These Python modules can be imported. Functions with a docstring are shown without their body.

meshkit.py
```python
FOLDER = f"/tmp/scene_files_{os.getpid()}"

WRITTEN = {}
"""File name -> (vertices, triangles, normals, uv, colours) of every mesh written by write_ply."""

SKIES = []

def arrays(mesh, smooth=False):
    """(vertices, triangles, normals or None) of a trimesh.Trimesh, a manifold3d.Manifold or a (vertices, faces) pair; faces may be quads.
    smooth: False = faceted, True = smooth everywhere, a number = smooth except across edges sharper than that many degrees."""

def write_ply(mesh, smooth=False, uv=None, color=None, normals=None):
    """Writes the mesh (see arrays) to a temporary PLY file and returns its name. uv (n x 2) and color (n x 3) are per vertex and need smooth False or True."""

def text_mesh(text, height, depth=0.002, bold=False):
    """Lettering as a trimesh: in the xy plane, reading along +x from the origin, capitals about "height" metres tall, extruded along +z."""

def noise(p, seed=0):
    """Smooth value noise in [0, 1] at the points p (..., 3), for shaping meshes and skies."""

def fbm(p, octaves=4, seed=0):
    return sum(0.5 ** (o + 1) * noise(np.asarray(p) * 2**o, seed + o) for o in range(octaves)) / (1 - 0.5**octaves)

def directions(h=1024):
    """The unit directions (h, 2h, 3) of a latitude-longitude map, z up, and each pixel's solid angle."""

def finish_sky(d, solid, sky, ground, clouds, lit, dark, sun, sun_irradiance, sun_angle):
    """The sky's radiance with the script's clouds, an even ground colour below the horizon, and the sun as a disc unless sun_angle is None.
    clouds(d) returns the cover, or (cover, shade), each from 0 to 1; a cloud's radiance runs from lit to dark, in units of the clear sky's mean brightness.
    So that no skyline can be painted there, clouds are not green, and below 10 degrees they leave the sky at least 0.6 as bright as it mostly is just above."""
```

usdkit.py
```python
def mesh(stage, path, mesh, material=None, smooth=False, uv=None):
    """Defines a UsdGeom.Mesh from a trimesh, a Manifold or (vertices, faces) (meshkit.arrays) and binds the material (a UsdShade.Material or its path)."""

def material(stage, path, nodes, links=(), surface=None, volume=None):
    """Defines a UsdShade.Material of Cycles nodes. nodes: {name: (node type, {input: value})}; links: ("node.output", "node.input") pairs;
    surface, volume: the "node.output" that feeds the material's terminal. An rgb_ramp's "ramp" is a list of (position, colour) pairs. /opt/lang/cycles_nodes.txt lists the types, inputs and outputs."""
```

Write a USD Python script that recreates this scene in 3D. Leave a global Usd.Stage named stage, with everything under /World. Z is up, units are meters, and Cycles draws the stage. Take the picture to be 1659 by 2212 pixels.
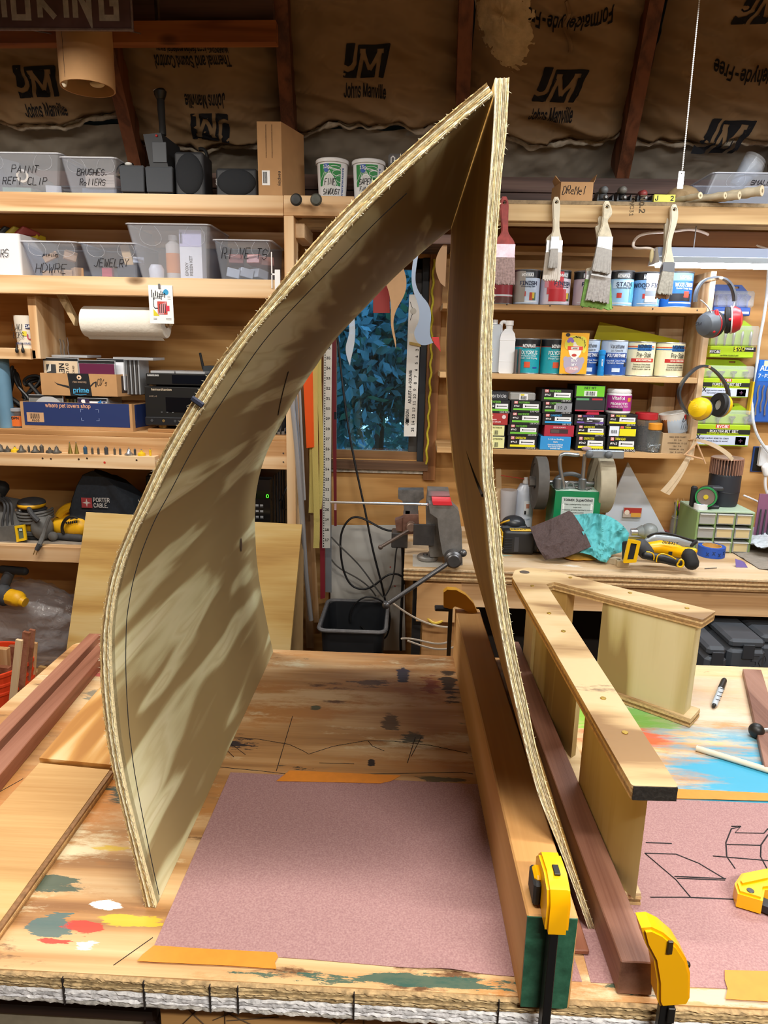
import math,random
import numpy as np,trimesh,usdkit,meshkit
from pxr import Usd,UsdGeom,UsdLux,UsdShade,Gf,Sdf
from shapely.geometry import Polygon,Point,LineString,box as sbox
from shapely import affinity
from shapely.ops import unary_union
from manifold3d import Manifold
stage=Usd.Stage.CreateInMemory()
UsdGeom.SetStageUpAxis(stage,UsdGeom.Tokens.z);UsdGeom.SetStageMetersPerUnit(stage,1.0)
UsdGeom.Xform.Define(stage,'/World');UsdGeom.Scope.Define(stage,'/World/Looks')
sn,cs=math.sin,math.cos
# ---------------------------------------------------------------- camera
FPX,W,H,CZ=1500.0,1659,2212,1.60
yaw,pitch,roll=math.radians(2.0),math.radians(13.3),math.radians(1.25)
FWD=np.array([-sn(yaw)*cs(pitch),cs(yaw)*cs(pitch),-sn(pitch)])
_r0=np.array([cs(yaw),sn(yaw),0.0]);_u0=np.cross(_r0,FWD)
RGT=cs(roll)*_r0+sn(roll)*_u0;UPV=cs(roll)*_u0-sn(roll)*_r0
EYE=np.array([0,0,CZ])
cam=UsdGeom.Camera.Define(stage,'/World/camera')
cam.CreateHorizontalApertureAttr(36.0);cam.CreateVerticalApertureAttr(36.0*H/W)
cam.CreateFocalLengthAttr(36.0*FPX/W);cam.CreateClippingRangeAttr(Gf.Vec2f(0.05,60))
cam.CreateExposureAttr(0.0)
_m=np.eye(4);_m[0,:3],_m[1,:3],_m[2,:3],_m[3,:3]=RGT,UPV,-FWD,EYE
UsdGeom.Xformable(cam).AddTransformOp().Set(Gf.Matrix4d(_m.tolist()))
# ---------------------------------------------------------------- lights
def lamp(name,loc,size,power,color,rot=(0,0,0)):
 l=UsdLux.RectLight.Define(stage,'/World/'+name)
 l.CreateWidthAttr(size[0]);l.CreateHeightAttr(size[1]);l.CreateIntensityAttr(power);l.CreateColorAttr(Gf.Vec3f(*color))
 x=UsdGeom.Xformable(l);x.AddTranslateOp().Set(Gf.Vec3d(*loc));x.AddRotateXYZOp().Set(Gf.Vec3f(*rot))
WARM,COOL=(1.0,0.945,0.86),(0.93,0.97,1.0)
lamp('shop_light_over_table',(0.0,0.635,2.48),(1.2,0.07),108,WARM)
lamp('shop_light_by_left_shelves',(-1.35,1.72,2.42),(1.2,0.06),125,WARM)
lamp('shop_light_by_right_bench',(1.20,1.72,2.42),(1.2,0.06),115,COOL)
lamp('shop_light_behind',(0.85,-0.55,2.5),(1.2,0.1),190,WARM)
dome=UsdLux.DomeLight.Define(stage,'/World/sky')
dome.CreateColorAttr(Gf.Vec3f(0.2,0.5,0.85));dome.CreateIntensityAttr(1.3)
# ---------------------------------------------------------------- pixel -> point, on planes of the place
def ray(px,py):return FWD+RGT*((px-W/2)/FPX)+UPV*((H/2-py)/FPX)
def Yp(px,py,y):d=ray(px,py);return EYE+d*(y/d[1])
def Zp(px,py,z):d=ray(px,py);return EYE+d*((z-CZ)/d[2])
def fr(px0,py0,px1,py1,y):
 my,mx=(py0+py1)/2,(px0+px1)/2
 return Yp(px0,my,y)[0],Yp(px1,my,y)[0],Yp(mx,py1,y)[2],Yp(mx,py0,y)[2]
# ---------------------------------------------------------------- objects
used={}
def uniq(parent,name):
 k=parent+'/'+name;n=used.get(k,0);used[k]=n+1
 return k if n==0 else f'{k}_{n:03d}'
class Node:
 def __init__(s,path,loc):s.path,s.loc=path,np.asarray(loc,float)
def meta(prim,label=None,cat=None,group=None,kind=None):
 for k,v in(('label',label),('category',cat),('group',group),('kind',kind)):
  if v:prim.SetCustomDataByKey(k,v)
def thing(name,label,cat,loc=(0,0,0),rz=0.0,group=None,kind=None,rx=0.0,ry=0.0):
 p=uniq('/World',name);x=UsdGeom.Xform.Define(stage,p)
 x.AddTranslateOp().Set(Gf.Vec3d(*map(float,loc)))
 if rz or rx or ry:x.AddRotateXYZOp().Set(Gf.Vec3f(rx,ry,rz))
 meta(x.GetPrim(),label,cat,group,kind)
 return Node(p,(0,0,0)if(rz or rx or ry)else loc)
def part(t,name,mesh,mat,label=None,smooth=35,uv=None,kind=None):
 m=mesh.copy();m.apply_translation(-t.loc);p=uniq(t.path,name)
 g=usdkit.mesh(stage,p,m,mat,smooth=smooth,uv=uv);meta(g.GetPrim(),label,kind=kind)
 return Node(p,t.loc)
def solo(name,mesh,mat,label,cat,group=None,kind=None,smooth=35,uv=None):
 b=mesh.bounds;loc=np.array([(b[0][0]+b[1][0])/2,(b[0][1]+b[1][1])/2,b[0][2]])
 m=mesh.copy();m.apply_translation(-loc);p=uniq('/World',name)
 g=usdkit.mesh(stage,p,m,mat,smooth=smooth,uv=uv);g.AddTranslateOp().Set(Gf.Vec3d(*map(float,loc)))
 meta(g.GetPrim(),label,cat,group,kind);return Node(p,loc)
def struct(name,mesh,mat,smooth=35):return solo(name,mesh,mat,None,None,kind='structure',smooth=smooth)
def copyof(src,name,label,loc,rz=0.0,group=None,rx=0.0,ry=0.0):
 p=uniq('/World',name);x=UsdGeom.Xform.Define(stage,p);pr=x.GetPrim()
 pr.GetReferences().AddInternalReference(src.path);pr.SetInstanceable(True)
 x.ClearXformOpOrder();x.AddTranslateOp(opSuffix='c').Set(Gf.Vec3d(*map(float,loc)));x.AddRotateXYZOp(opSuffix='c').Set(Gf.Vec3f(rx,ry,rz))
 meta(pr,label,group=group);return Node(p,loc)
# ---------------------------------------------------------------- shapes
def tm(v,f):return trimesh.Trimesh(np.asarray(v,float),np.asarray(f),process=False)
def cat(*ms):return trimesh.util.concatenate([m for m in ms if m is not None])
def hull(p):
 m=Manifold.hull_points(np.asarray(p,np.float64)).to_mesh();return tm(m.vert_properties[:,:3],m.tri_verts)
def bx(x0,x1,y0,y1,z0,z1,b=0.0008):
 x0,x1=sorted((x0,x1));y0,y1=sorted((y0,y1));z0,z1=sorted((z0,z1))
 b=min(b,(x1-x0)*.3,(y1-y0)*.3,(z1-z0)*.3)
 P=[]
 for X,sx in((x0,1),(x1,-1)):
  for Y,sy in((y0,1),(y1,-1)):
   for Z,sz in((z0,1),(z1,-1)):
    P+=[(X+sx*b,Y+sy*b,Z),(X+sx*b,Y,Z+sz*b),(X,Y+sy*b,Z+sz*b)]
 return hull(P)
def fbx(x0,x1,z0,z1,y,d=0.0006):return trimesh.creation.box(bounds=[[min(x0,x1),y-d,min(z0,z1)],[max(x0,x1),y,max(z0,z1)]])
def frust(c,a,b,z0,z1,bev=0.004):
 P=[]
 for(hx,hy),z in((a,z0),(b,z1)):
  for sx in(-1,1):
   for sy in(-1,1):
    for k in range(5):
     t=k/4*math.pi/2;P.append((c[0]+sx*(hx-bev+bev*cs(t)),c[1]+sy*(hy-bev+bev*sn(t)),z))
 return hull(P)
def rot(m,ax,deg,about=(0,0,0)):
 m=m.copy();m.apply_transform(trimesh.transformations.rotation_matrix(math.radians(deg),ax,about));return m
def mv(m,*d):m=m.copy();m.apply_translation(d);return m
def ext(poly,d):
 ms=[trimesh.creation.extrude_polygon(g,d,engine='earcut')for g in getattr(poly,'geoms',[poly])if not g.is_empty and g.area>1e-9]
 return cat(*ms)
def upright(m,y=0.0):
 v=m.vertices;return trimesh.Trimesh(np.stack([v[:,0],y-v[:,2],v[:,1]],1),m.faces,process=False)
def plate(pts,y0,y1):
 p=Polygon(pts)if not hasattr(pts,'geom_type')else pts
 return upright(ext(p,abs(y1-y0)),max(y0,y1))
def slab(pts,z0,z1):p=Polygon(pts)if not hasattr(pts,'geom_type')else pts;return mv(ext(p,z1-z0),0,0,z0)
def tube(path,r,n=8,cap=True):
 p=np.asarray(path,float);k=len(p);rr=np.broadcast_to(np.asarray(r,float),(k,))
 t=np.gradient(p,axis=0);t/=np.linalg.norm(t,axis=1,keepdims=True)+1e-12
 a=np.zeros_like(p);ref=np.array([0,0,1.0])if abs(t[0][2])<.9 else np.array([1.0,0,0])
 for i in range(k):
  v=ref-t[i]*(ref@t[i]);v/=np.linalg.norm(v)+1e-12;a[i]=v;ref=v
 b=np.cross(t,a);an=np.arange(n)*2*math.pi/n
 v=(p[:,None]+rr[:,None,None]*(np.cos(an)[None,:,None]*a[:,None]+np.sin(an)[None,:,None]*b[:,None])).reshape(-1,3)
 F=[(i*n+j,i*n+(j+1)%n,(i+1)*n+(j+1)%n,(i+1)*n+j)for i in range(k-1)for j in range(n)]
 F=np.array(F);f=np.vstack([F[:,[0,1,2]],F[:,[0,2,3]]])
 if cap:
  v=np.vstack([v,p[0],p[-1]]);c0,c1=k*n,k*n+1
  f=np.vstack([f,[(c0,(j+1)%n,j)for j in range(n)],[(c1,(k-1)*n+j,(k-1)*n+(j+1)%n)for j in range(n)]])
 m=tm(v,f);m.invert();return m
def spl(pts,n=8):
 from scipy.interpolate import CubicSpline
 p=np.asarray(pts,float);d=np.r_[0,np.cumsum(np.linalg.norm(np.diff(p,axis=0),axis=1))]
 return CubicSpline(d,p)(np.linspace(0,d[-1],n*(len(p)-1)+1))
def lathe(prof,c=(0,0,0),n=24,ax='z'):
 m=trimesh.creation.revolve(np.asarray(prof,float),sections=n)
 if m.volume<0:m.invert()
 if ax=='y':m=rot(m,(1,0,0),90)
 if ax=='x':m=rot(m,(0,1,0),90)
 return mv(m,*c)
def cyl(c,r,h,n=24,ax='z',b=.0008):
 b=min(b,r*.3,h*.3);return lathe([(0,0),(r-b,0),(r,b),(r,h-b),(r-b,h),(0,h)],c,n,ax)
def rod(a,b,r,n=10):return tube([a,b],r,n)
def ball(c,r,sc=(1,1,1),sub=2):
 m=trimesh.creation.icosphere(sub,r);m.apply_scale(sc);return mv(m,*c)
def rhull(pts,r,sub=1):
 s=trimesh.creation.icosphere(sub,1.0).vertices
 return hull(np.vstack([np.asarray(p[:3])+s*(p[3]if len(p)>3 else r)for p in pts]))
def ring(c,R,r,n=28,k=8,ax='z'):
 an=np.linspace(0,2*math.pi,k+1)
 return lathe([(R+r*cs(a),r*sn(a))for a in an],c,n,ax)
def bend(u0,u1,z0,z1,c,r,d=.0004,n=10):
 u=np.linspace(u0,u1,n+1)/r;V,F=[],[]
 for a in u:V+=[(c[0]+(r+d)*sn(a),c[1]-(r+d)*cs(a),z)for z in(z0,z1)]
 for i in range(n):F+=[(2*i,2*i+2,2*i+3),(2*i,2*i+3,2*i+1)]
 return tm(V,F)
_tc={}
def txt(s,h,bold=False,w=None,align='c',d=.0006):
 k=(s,bold)
 if k not in _tc:_tc[k]=meshkit.text_mesh(s,1.0,.01,bold)
 m=_tc[k].copy();b=m.bounds;cx=(b[0][0]+b[1][0])/2 if align=='c' else b[0][0]
 m.apply_translation((-cx,0,-b[0][2]));ww=(b[1][0]-b[0][0])*h
 m.apply_scale((h*(w/ww if w else 1),h,d/.01));return m
def tfront(s,h,x,z,y,bold=False,w=None,align='c',ang=0,d=.0006):
 m=txt(s,h,bold,w,align,d)
 if ang:m=rot(m,(0,0,1),ang)
 return mv(upright(m),x,y,z)
def tcan(s,h,u,z,c,r,bold=False,w=None,d=.0007):
 m=txt(s,h,bold,w);v=m.vertices;a=(v[:,0]+u)/r;R=r+v[:,2]/.0006*d+.0003
 return trimesh.Trimesh(np.stack([c[0]+R*np.sin(a),c[1]-R*np.cos(a),z+v[:,1]],1),m.faces,process=False)
GL=dict(A='00 26 40|12 32',B='00 06 36 45 34 03|34 42 40 00',C='45 36 16 05 01 10 30 41',D='00 06 26 44 42 20 00',E='46 06 00 40|03 33',F='46 06 00|03 33',G='45 26 05 01 20 41 43 23',H='00 06|40 46|03 43',I='20 26',J='46 31 20 01',K='00 06|46 03 40',L='06 00 40',M='00 06 23 46 40',N='00 06 40 46',O='16 01 10 30 41 45 36 16',P='00 06 36 44 33 03',R='00 06 36 44 33 03|23 40',S='45 26 05 03 43 41 20 01',T='06 46|26 20',U='06 01 20 41 46',V='06 20 46',W='06 10 24 30 46',X='00 46|06 40',Y='06 23 46|23 20',Z='06 46 00 40',a='43 23 01 20 41 44',c='43 23 01 20 40',e='02 42 33 13 01 20 40',h='00 06|03 24 40',i='20 23',l='26 20',o='23 02 10 30 42 23',p='0. 04 34 32 02',r='00 03|02 23 43',s='43 13 02 32 30 00',u='03 01 20 41 43',n='00 03|02 23 40')
GL.update({'0':'26 04 02 20 42 44 26','1':'05 26 20','3':'05 26 45 23 42 20 01','5':'46 06 03 33 41 20 00','.':'20 21',',':'21 10',"'":'26 24',' ':'','-':'13 33'})
def hand(s,h,x,z,y,r=.0007,slant=.08,sp=5.4,width=None,seed=1,face='y'):
 rg=random.Random(seed);out=[];u=h/6;cx=0.0
 kx=(width/((len(s)*sp-1.2)*u))if width else 1
 for ch in s:
  dz=rg.uniform(-.3,.3)
  for st in GL.get(ch,'').split('|'):
   pts=[(int(q[0]),-2 if q[1]=='.' else int(q[1]))for q in st.split()]
   if len(pts)<2:continue
   P=[((cx+a+slant*b*4+rg.uniform(-.12,.12))*u*kx,(b+dz+rg.uniform(-.12,.12))*u)for a,b in pts]
   out.append(tube([(x+a,y,z+b)if face=='y' else(x+a,y+b,z)for a,b in P],r,4,True))
  cx+=sp
 return cat(*out)
def barcode(x0,x1,z0,z1,y,n=16,seed=3):
 rg=random.Random(seed);ms=[];w=(x1-x0)/n
 for i in range(n):ms.append(fbx(x0+i*w,x0+i*w+w*rg.choice((.25,.4,.65)),z0,z1,y,.0003))
 return cat(*ms)
def grid(fn,nu,nv,closed_u=False):
 u,v=np.meshgrid(np.linspace(0,1,nu),np.linspace(0,1,nv),indexing='ij')
 P=fn(u.ravel(),v.ravel());i,j=np.meshgrid(np.arange(nu-1),np.arange(nv-1),indexing='ij')
 a=(i*nv+j).ravel();F=np.vstack([np.stack([a,a+nv,a+nv+1],1),np.stack([a,a+nv+1,a+1],1)])
 return tm(P,F),np.stack([u.ravel(),v.ravel()],1)
# ---------------------------------------------------------------- materials
def lin(c):
 if isinstance(c,str):
  c=[int(c[i:i+2],16)/255 for i in(0,2,4)]
  c=[x/12.92 if x<.04045 else((x+.055)/1.055)**2.4 for x in c]
 return tuple(c)
_n=[0]
def newmat(nodes,links,surface='p.BSDF',volume=None):
 _n[0]+=1;return usdkit.material(stage,f'/World/Looks/look_{_n[0]:03d}',nodes,links,surface=surface,volume=volume)
_cc={}
def C(c,rough=.5,metal=0.0,var=0.0,scale=30,bump=0.0,**k):
 key=(c,rough,metal,var,scale,bump,tuple(sorted(k.items())))
 if key in _cc:return _cc[key]
 col=lin(c);N={'p':('principled_bsdf',dict(base_color=col,roughness=rough,metallic=metal,**k))};L=[]
 if var or bump:
  N['t']=('texture_coordinate',{});N['n']=('noise_texture',dict(scale=scale,detail=4.0,roughness=.6));L+=[('t.object','n.vector')]
 if var:
  N['r']=('rgb_ramp',dict(ramp=[(.3,tuple(x*(1-var)for x in col)),(.5,col),(.72,tuple(min(1,x*(1+var)+.02*var)for x in col))]));L+=[('n.fac','r.fac'),('r.color','p.base_color')]
 if bump:
  N['b']=('bump',dict(strength=1.0,distance=bump));L+=[('n.fac','b.height'),('b.normal','p.normal')]
 _cc[key]=newmat(N,L);return _cc[key]
def wood(cols,ax='x',s=9.0,st=14.0,rings=26.0,fine=.45,rough=.6,bump=.0006,knots=None,blobs=(),uv=False,rotz=0.0,off=0.0,dirt=None,ringw=.55,spec=.35):
 k={'x':(1/st,1,1),'y':(1,1/st,1),'z':(1,1,1/st)}[ax]
 cl=[lin(c)for c in cols];m=len(cl)-1
 N={'t':('uvmap',dict(attribute='st'))if uv else('texture_coordinate',{}),'o':('object_info',{}),'om':('math',dict(math_type='multiply',value2=17.0)),'oa':('combine_xyz',{}),'ad':('vector_math',dict(math_type='add')),'mp':('mapping',dict(scale=k,rotation=(0,0,rotz),location=(off,off*.7,off*.3))),'n1':('noise_texture',dict(scale=s,detail=2.5,roughness=.5,distortion=.35)),'m1':('math',dict(math_type='multiply',value2=rings)),'m2':('math',dict(math_type='sine')),'m3':('math',dict(math_type='multiply_add',value2=.5*ringw,value3=.5-.0)),'mp2':('mapping',dict(scale=tuple(x if x==1 else x/4 for x in k),rotation=(0,0,rotz))),'n2':('noise_texture',dict(scale=s*16,detail=3.0,roughness=.65)),'m4':('math',dict(math_type='multiply_add',value2=fine,value3=-.5*fine)),'n3':('noise_texture',dict(scale=s*.55,detail=2.0)),'m6':('math',dict(math_type='multiply_add',value2=.9,value3=-.45)),'m5':('math',dict(math_type='add')),'m7':('math',dict(math_type='add')),'r':('rgb_ramp',dict(ramp=[(.1+.8*i/m,c)for i,c in enumerate(cl)])),'p':('principled_bsdf',dict(roughness=rough,specular_ior_level=spec)),'b':('bump',dict(strength=1.0,distance=bump))}
 src='t.UV' if uv else 't.object'
 L=[('o.random','om.value1'),('om.value','oa.x'),('om.value','oa.y'),('om.value','oa.z'),(src,'ad.vector1'),('oa.vector','ad.vector2'),('ad.vector','mp.vector'),('ad.vector','mp2.vector'),('mp.vector','n1.vector'),('mp2.vector','n2.vector'),('mp.vector','n3.vector'),('n1.fac','m1.value1'),('m1.value','m2.value1'),('m2.value','m3.value1'),('n2.fac','m4.value1'),('n3.fac','m6.value1'),('m3.value','m5.value1'),('m4.value','m5.value2'),('m5.value','m7.value1'),('m6.value','m7.value2'),('m7.value','r.fac'),('m5.value','b.height'),('b.normal','p.normal')]
 col='r.color'
 if knots:
  N['kv']=('voronoi_texture',dict(scale=knots,randomness=1.0));N['km']=('mapping',dict(scale=tuple(x*(2.5 if x!=1 else 1)**1 if x==1 else .45 for x in k)))
  N['kr']=('rgb_ramp',dict(ramp=[(0,(1,1,1)),(.05,(.75,)*3),(.10,(0,0,0)),(1,(0,0,0))]));N['kx']=('mix_color',dict(b=tuple(x*.35 for x in cl[0])))
  L+=[('ad.vector','km.vector'),('km.vector','kv.vector'),('kv.distance','kr.fac'),('kr.color','kx.fac'),(col,'kx.a')];col='kx.result'
 if dirt:
  for i,(dc,ds,a,b2)in enumerate(dirt):
   q=f'd{i}';N[q+'m']=('mapping',dict(scale=tuple(x if x==1 else .3 for x in k),location=(3.1*i,1.7*i,0)))
   N[q+'n']=('noise_texture',dict(scale=ds,detail=9.0,roughness=.72));N[q+'r']=('map_range',dict(from_min=a,from_max=b2,clamp=True));N[q+'x']=('mix_color',dict(b=lin(dc)))
   L+=[('t.object',q+'m.vector'),(q+'m.vector',q+'n.vector'),(q+'n.fac',q+'r.value'),(q+'r.result',q+'x.fac'),(col,q+'x.a')];col=q+'x.result'
 for i,(c,rad,colr,sc,th)in enumerate(blobs):
  q=f'z{i}'
  N[q+'d']=('vector_math',dict(math_type='distance',vector2=c));N[q+'s']=('mapping',dict(scale=rad,location=(0,0,0)))
  N[q+'sc']=('vector_math',dict(math_type='subtract',vector2=c));N[q+'l']=('vector_math',dict(math_type='length'))
  N[q+'n']=('noise_texture',dict(scale=sc*1.5,detail=7.0,roughness=.74));N[q+'m']=('math',dict(math_type='subtract'));N[q+'k']=('math',dict(math_type='multiply_add',value2=3.4,value3=-1.1));N[q+'w']=('mapping',dict(scale=(.3,1.6,1)))
  N[q+'r']=('map_range',dict(from_min=th[0],from_max=th[1],to_min=0.0,to_max=th[2],clamp=True));N[q+'x']=('mix_color',dict(b=lin(colr)))
  L+=[('t.object',q+'sc.vector1'),(q+'sc.vector',q+'s.vector'),(q+'s.vector',q+'l.vector1'),('t.object',q+'w.vector'),(q+'w.vector',q+'n.vector'),(q+'n.fac',q+'k.value1'),(q+'k.value',q+'m.value1'),(q+'l.value',q+'m.value2'),(q+'m.value',q+'r.value'),(q+'r.result',q+'x.fac'),(col,q+'x.a')];col=q+'x.result'
  del N[q+'d']
 L.append((col,'p.base_color'));return newmat(N,L)
def clear(col=(.85,.88,.9),op=.35,rough=.25):
 return newmat({'a':('transparent_bsdf',dict(color=col)),'p':('principled_bsdf',dict(base_color=col,roughness=rough)),'m':('mix_closure',dict(fac=op))},[('a.BSDF','m.closure1'),('p.BSDF','m.closure2')],surface='m.closure')
PANE=newmat({'a':('transparent_bsdf',dict(color=(.93,.97,.97))),'g':('glossy_bsdf',dict(roughness=.02,color=(1,1,1))),'f':('fresnel',dict(IOR=1.5)),'m':('mix_closure',{})},[('a.BSDF','m.closure1'),('g.BSDF','m.closure2'),('f.fac','m.fac')],surface='m.closure')
def glow(c,st):return newmat({'e':('emission',dict(color=lin(c),strength=float(st)))},[],surface='e.emission')
PINE=wood(['b58656','d2aa7c','dfbe94','e6caa4'],'x',10,16,22,.3,knots=5.5)
PINEZ=wood(['b58656','d2aa7c','dfbe94','e6caa4'],'z',10,16,22,.3)
PINEY=wood(['b58656','d2aa7c','dfbe94','e6caa4'],'y',10,16,22,.3)
WALLPLY=wood(['9c6e3a','ba8a50','c6975c','cfa268'],'x',7,7,26,.3,rough=.5,knots=2.6)
SHELFPLY=wood(['8f6238','b98a58','cfa676'],'x',8,12,24,.4)
SHELFEDGE=wood(['94683c','b98b5a','c79b6b'],'x',10,18,20,.4,knots=6)
RAFTER=wood(['4a2a18','6e4028','7d4b30'],'z',12,14,26,.5)
BEAMRED=wood(['74401f','97592f','a86a3a'],'x',10,14,24,.4,knots=5)
DARKBEAM=wood(['3a2a22','57413a','6b5147'],'x',10,14,30,.5)
TRIM=wood(['6d4526','946338','a8754a'],'z',10,14,26,.4)
SAPELE=wood(['7a4a34','94604a','a5715a'],'y',14,22,20,.6,rough=.5)
SAPELE2=wood(['6a4638','86604f','967060'],'y',14,22,18,.6,rough=.5)
PLYE=[C('b89e6c',.8,var=.4,scale=260),C('e4d7aa',.8,var=.25,scale=260),C('f3ecd0',.8,var=.2,scale=260)]
PLYD=[C('6b5238',.85,var=.4,scale=200),C('a58a60',.85,var=.3,scale=200),C('8a7250',.85,var=.35,scale=200)]
BLACK=C('151515',.45);BLACKM=C('1c1c1d',.75);GREY=C('6f7276',.5);DGREY=C('37393d',.6,var=.15);STEEL=C('b9bcc0',.32,.9);OLDSTEEL=C('7d7a77',.5,.8,var=.25,scale=40)
WHITE=C('ececec',.45);WHITEM=C('e6e4df',.8);YELLOW=C('f2b705',.38);CARD=C('b58a5c',.8,var=.08,scale=14);RED=C('c22a28',.5);INK=C('1b1b20',.8)
BLUE=C('1f6fb8',.45);GREENP=C('4bb24a',.45)
# ---------------------------------------------------------------- the room
YW,TB=2.75,0.90
wx0,wx1,wz0,wz1=-.33,.055,1.165,1.93
ZE=2.19
struct('wall_back',cat(*[trimesh.creation.box(bounds=b)for b in([(-3,YW,0),(wx0,YW+.1,ZE)],[(wx1,YW,0),(2.6,YW+.1,ZE)],[(wx0,YW,0),(wx1,YW+.1,wz0)],[(wx0,YW,wz1),(wx1,YW+.1,ZE)])]),WALLPLY,smooth=False)
PAINTW=C('8c7a66',.9)
struct('wall_left',trimesh.creation.box(bounds=[(-3.1,-3.5,0),(-3,YW+.1,3.3)]),WALLPLY,smooth=False)
struct('wall_right',trimesh.creation.box(bounds=[(2.6,-3.5,0),(2.7,YW+.1,3.3)]),WALLPLY,smooth=False)
struct('wall_front',trimesh.creation.box(bounds=[(-3.1,-3.6,0),(2.7,-3.5,3.3)]),PAINTW,smooth=False)
struct('floor',trimesh.creation.box(bounds=[(-3.1,-3.6,-.08),(2.7,YW+.1,0)]),C('4d4640',.85,var=.2,scale=5),smooth=False)
SL=math.radians(54)
rd,rn=np.array([0,-cs(SL),sn(SL)]),np.array([0,-sn(SL),-cs(SL)])
RO=np.array([0,YW+.12,ZE-.02])
def rp(u,w,n=0.0):return RO+np.outer(np.atleast_1d(u),(1,0,0))+np.outer(np.atleast_1d(w),rd)+np.outer(np.broadcast_to(n,np.shape(np.atleast_1d(u))),rn)
def rpx(px,py,n=0.0):
 d=ray(px,py);o=RO+rn*n;t=((o-EYE)@rn)/(d@rn);q=EYE+d*t-o;return q[0],q@rd
struct('ceiling',cat(tm(np.vstack([rp([-3.1,2.7,2.7,-3.1],[-.05,-.05,1.38,1.38],-.12),rp([-3.1,2.7,2.7,-3.1],[-.05,-.05,1.38,1.38],-.14)]),[(0,2,1),(0,3,2),(4,5,6),(4,6,7)])),C('5a4634',.9),smooth=False)
struct('ceiling',trimesh.creation.box(bounds=[(-3.1,-3.6,3.2),(2.7,2.1,3.25)]),C('5a4634',.9),smooth=False)
rng=np.random.default_rng(5)
def rafter(p0,p1,wpx,nm='rafter'):
 (u0,w0),(u1,w1)=rpx(*p0,.10),rpx(*p1,.10);w=.045
 k=(u1-u0)/(w1-w0);w0,w1=w0-.02,1.3;a=u0-.02*k;b=a+k*(w1-w0)
 return cat(hull(np.vstack([rp([a-w/2,a+w/2,b-w/2,b+w/2],[w0,w0,w1,w1],n)for n in(-.06,.10)])))
ce='ceiling'
RAF=[((-70,380),(-120,90)),((292,360),(228,90)),((628,380),(605,0)),((1000,215),(1008,0)),((1347,375),(1420,0)),((1700,380),(1800,60))]
for k,(a,b)in enumerate(RAF):struct(f'trim_{10+k}',rafter(a,b,40),RAFTER)
PAPER=C('8a6f4e',.75,var=.12,scale=7,bump=.002)
PAPER2=C('8d8272',.75,var=.15,scale=7,bump=.002)
PRINT=C('2a2a30',.8)
ul=[rpx(p[0],300,.02)[0]for p in((-75,0),(285,0),(622,0),(1000,0),(1362,0),(1720,0))]
def bay_fn(i,seed):
 def f(u,w):
  t=np.clip((u-ul[i])/(ul[i+1]-ul[i]),0,1);P=np.stack([u*5,w*5,np.full_like(u,seed)],-1)
  wr=1-2*np.abs(meshkit.fbm(np.stack([u*3.5+seed+w*1.5,w*13+u*3.5,np.full_like(u,seed)],-1),4,seed)-.5)
  return .005+.075*np.sin(np.pi*t)**.7+.045*(meshkit.fbm(P,3,seed)-.5)+.075*(wr-.8)*(1.2-np.clip(w*1.2,0,1)*.75)
 return f
BAYS=[]
def edge(U,i):return .09*(meshkit.fbm(np.stack([U*7,U*0+i,U*0],-1),4,60+i)-.5)
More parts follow.
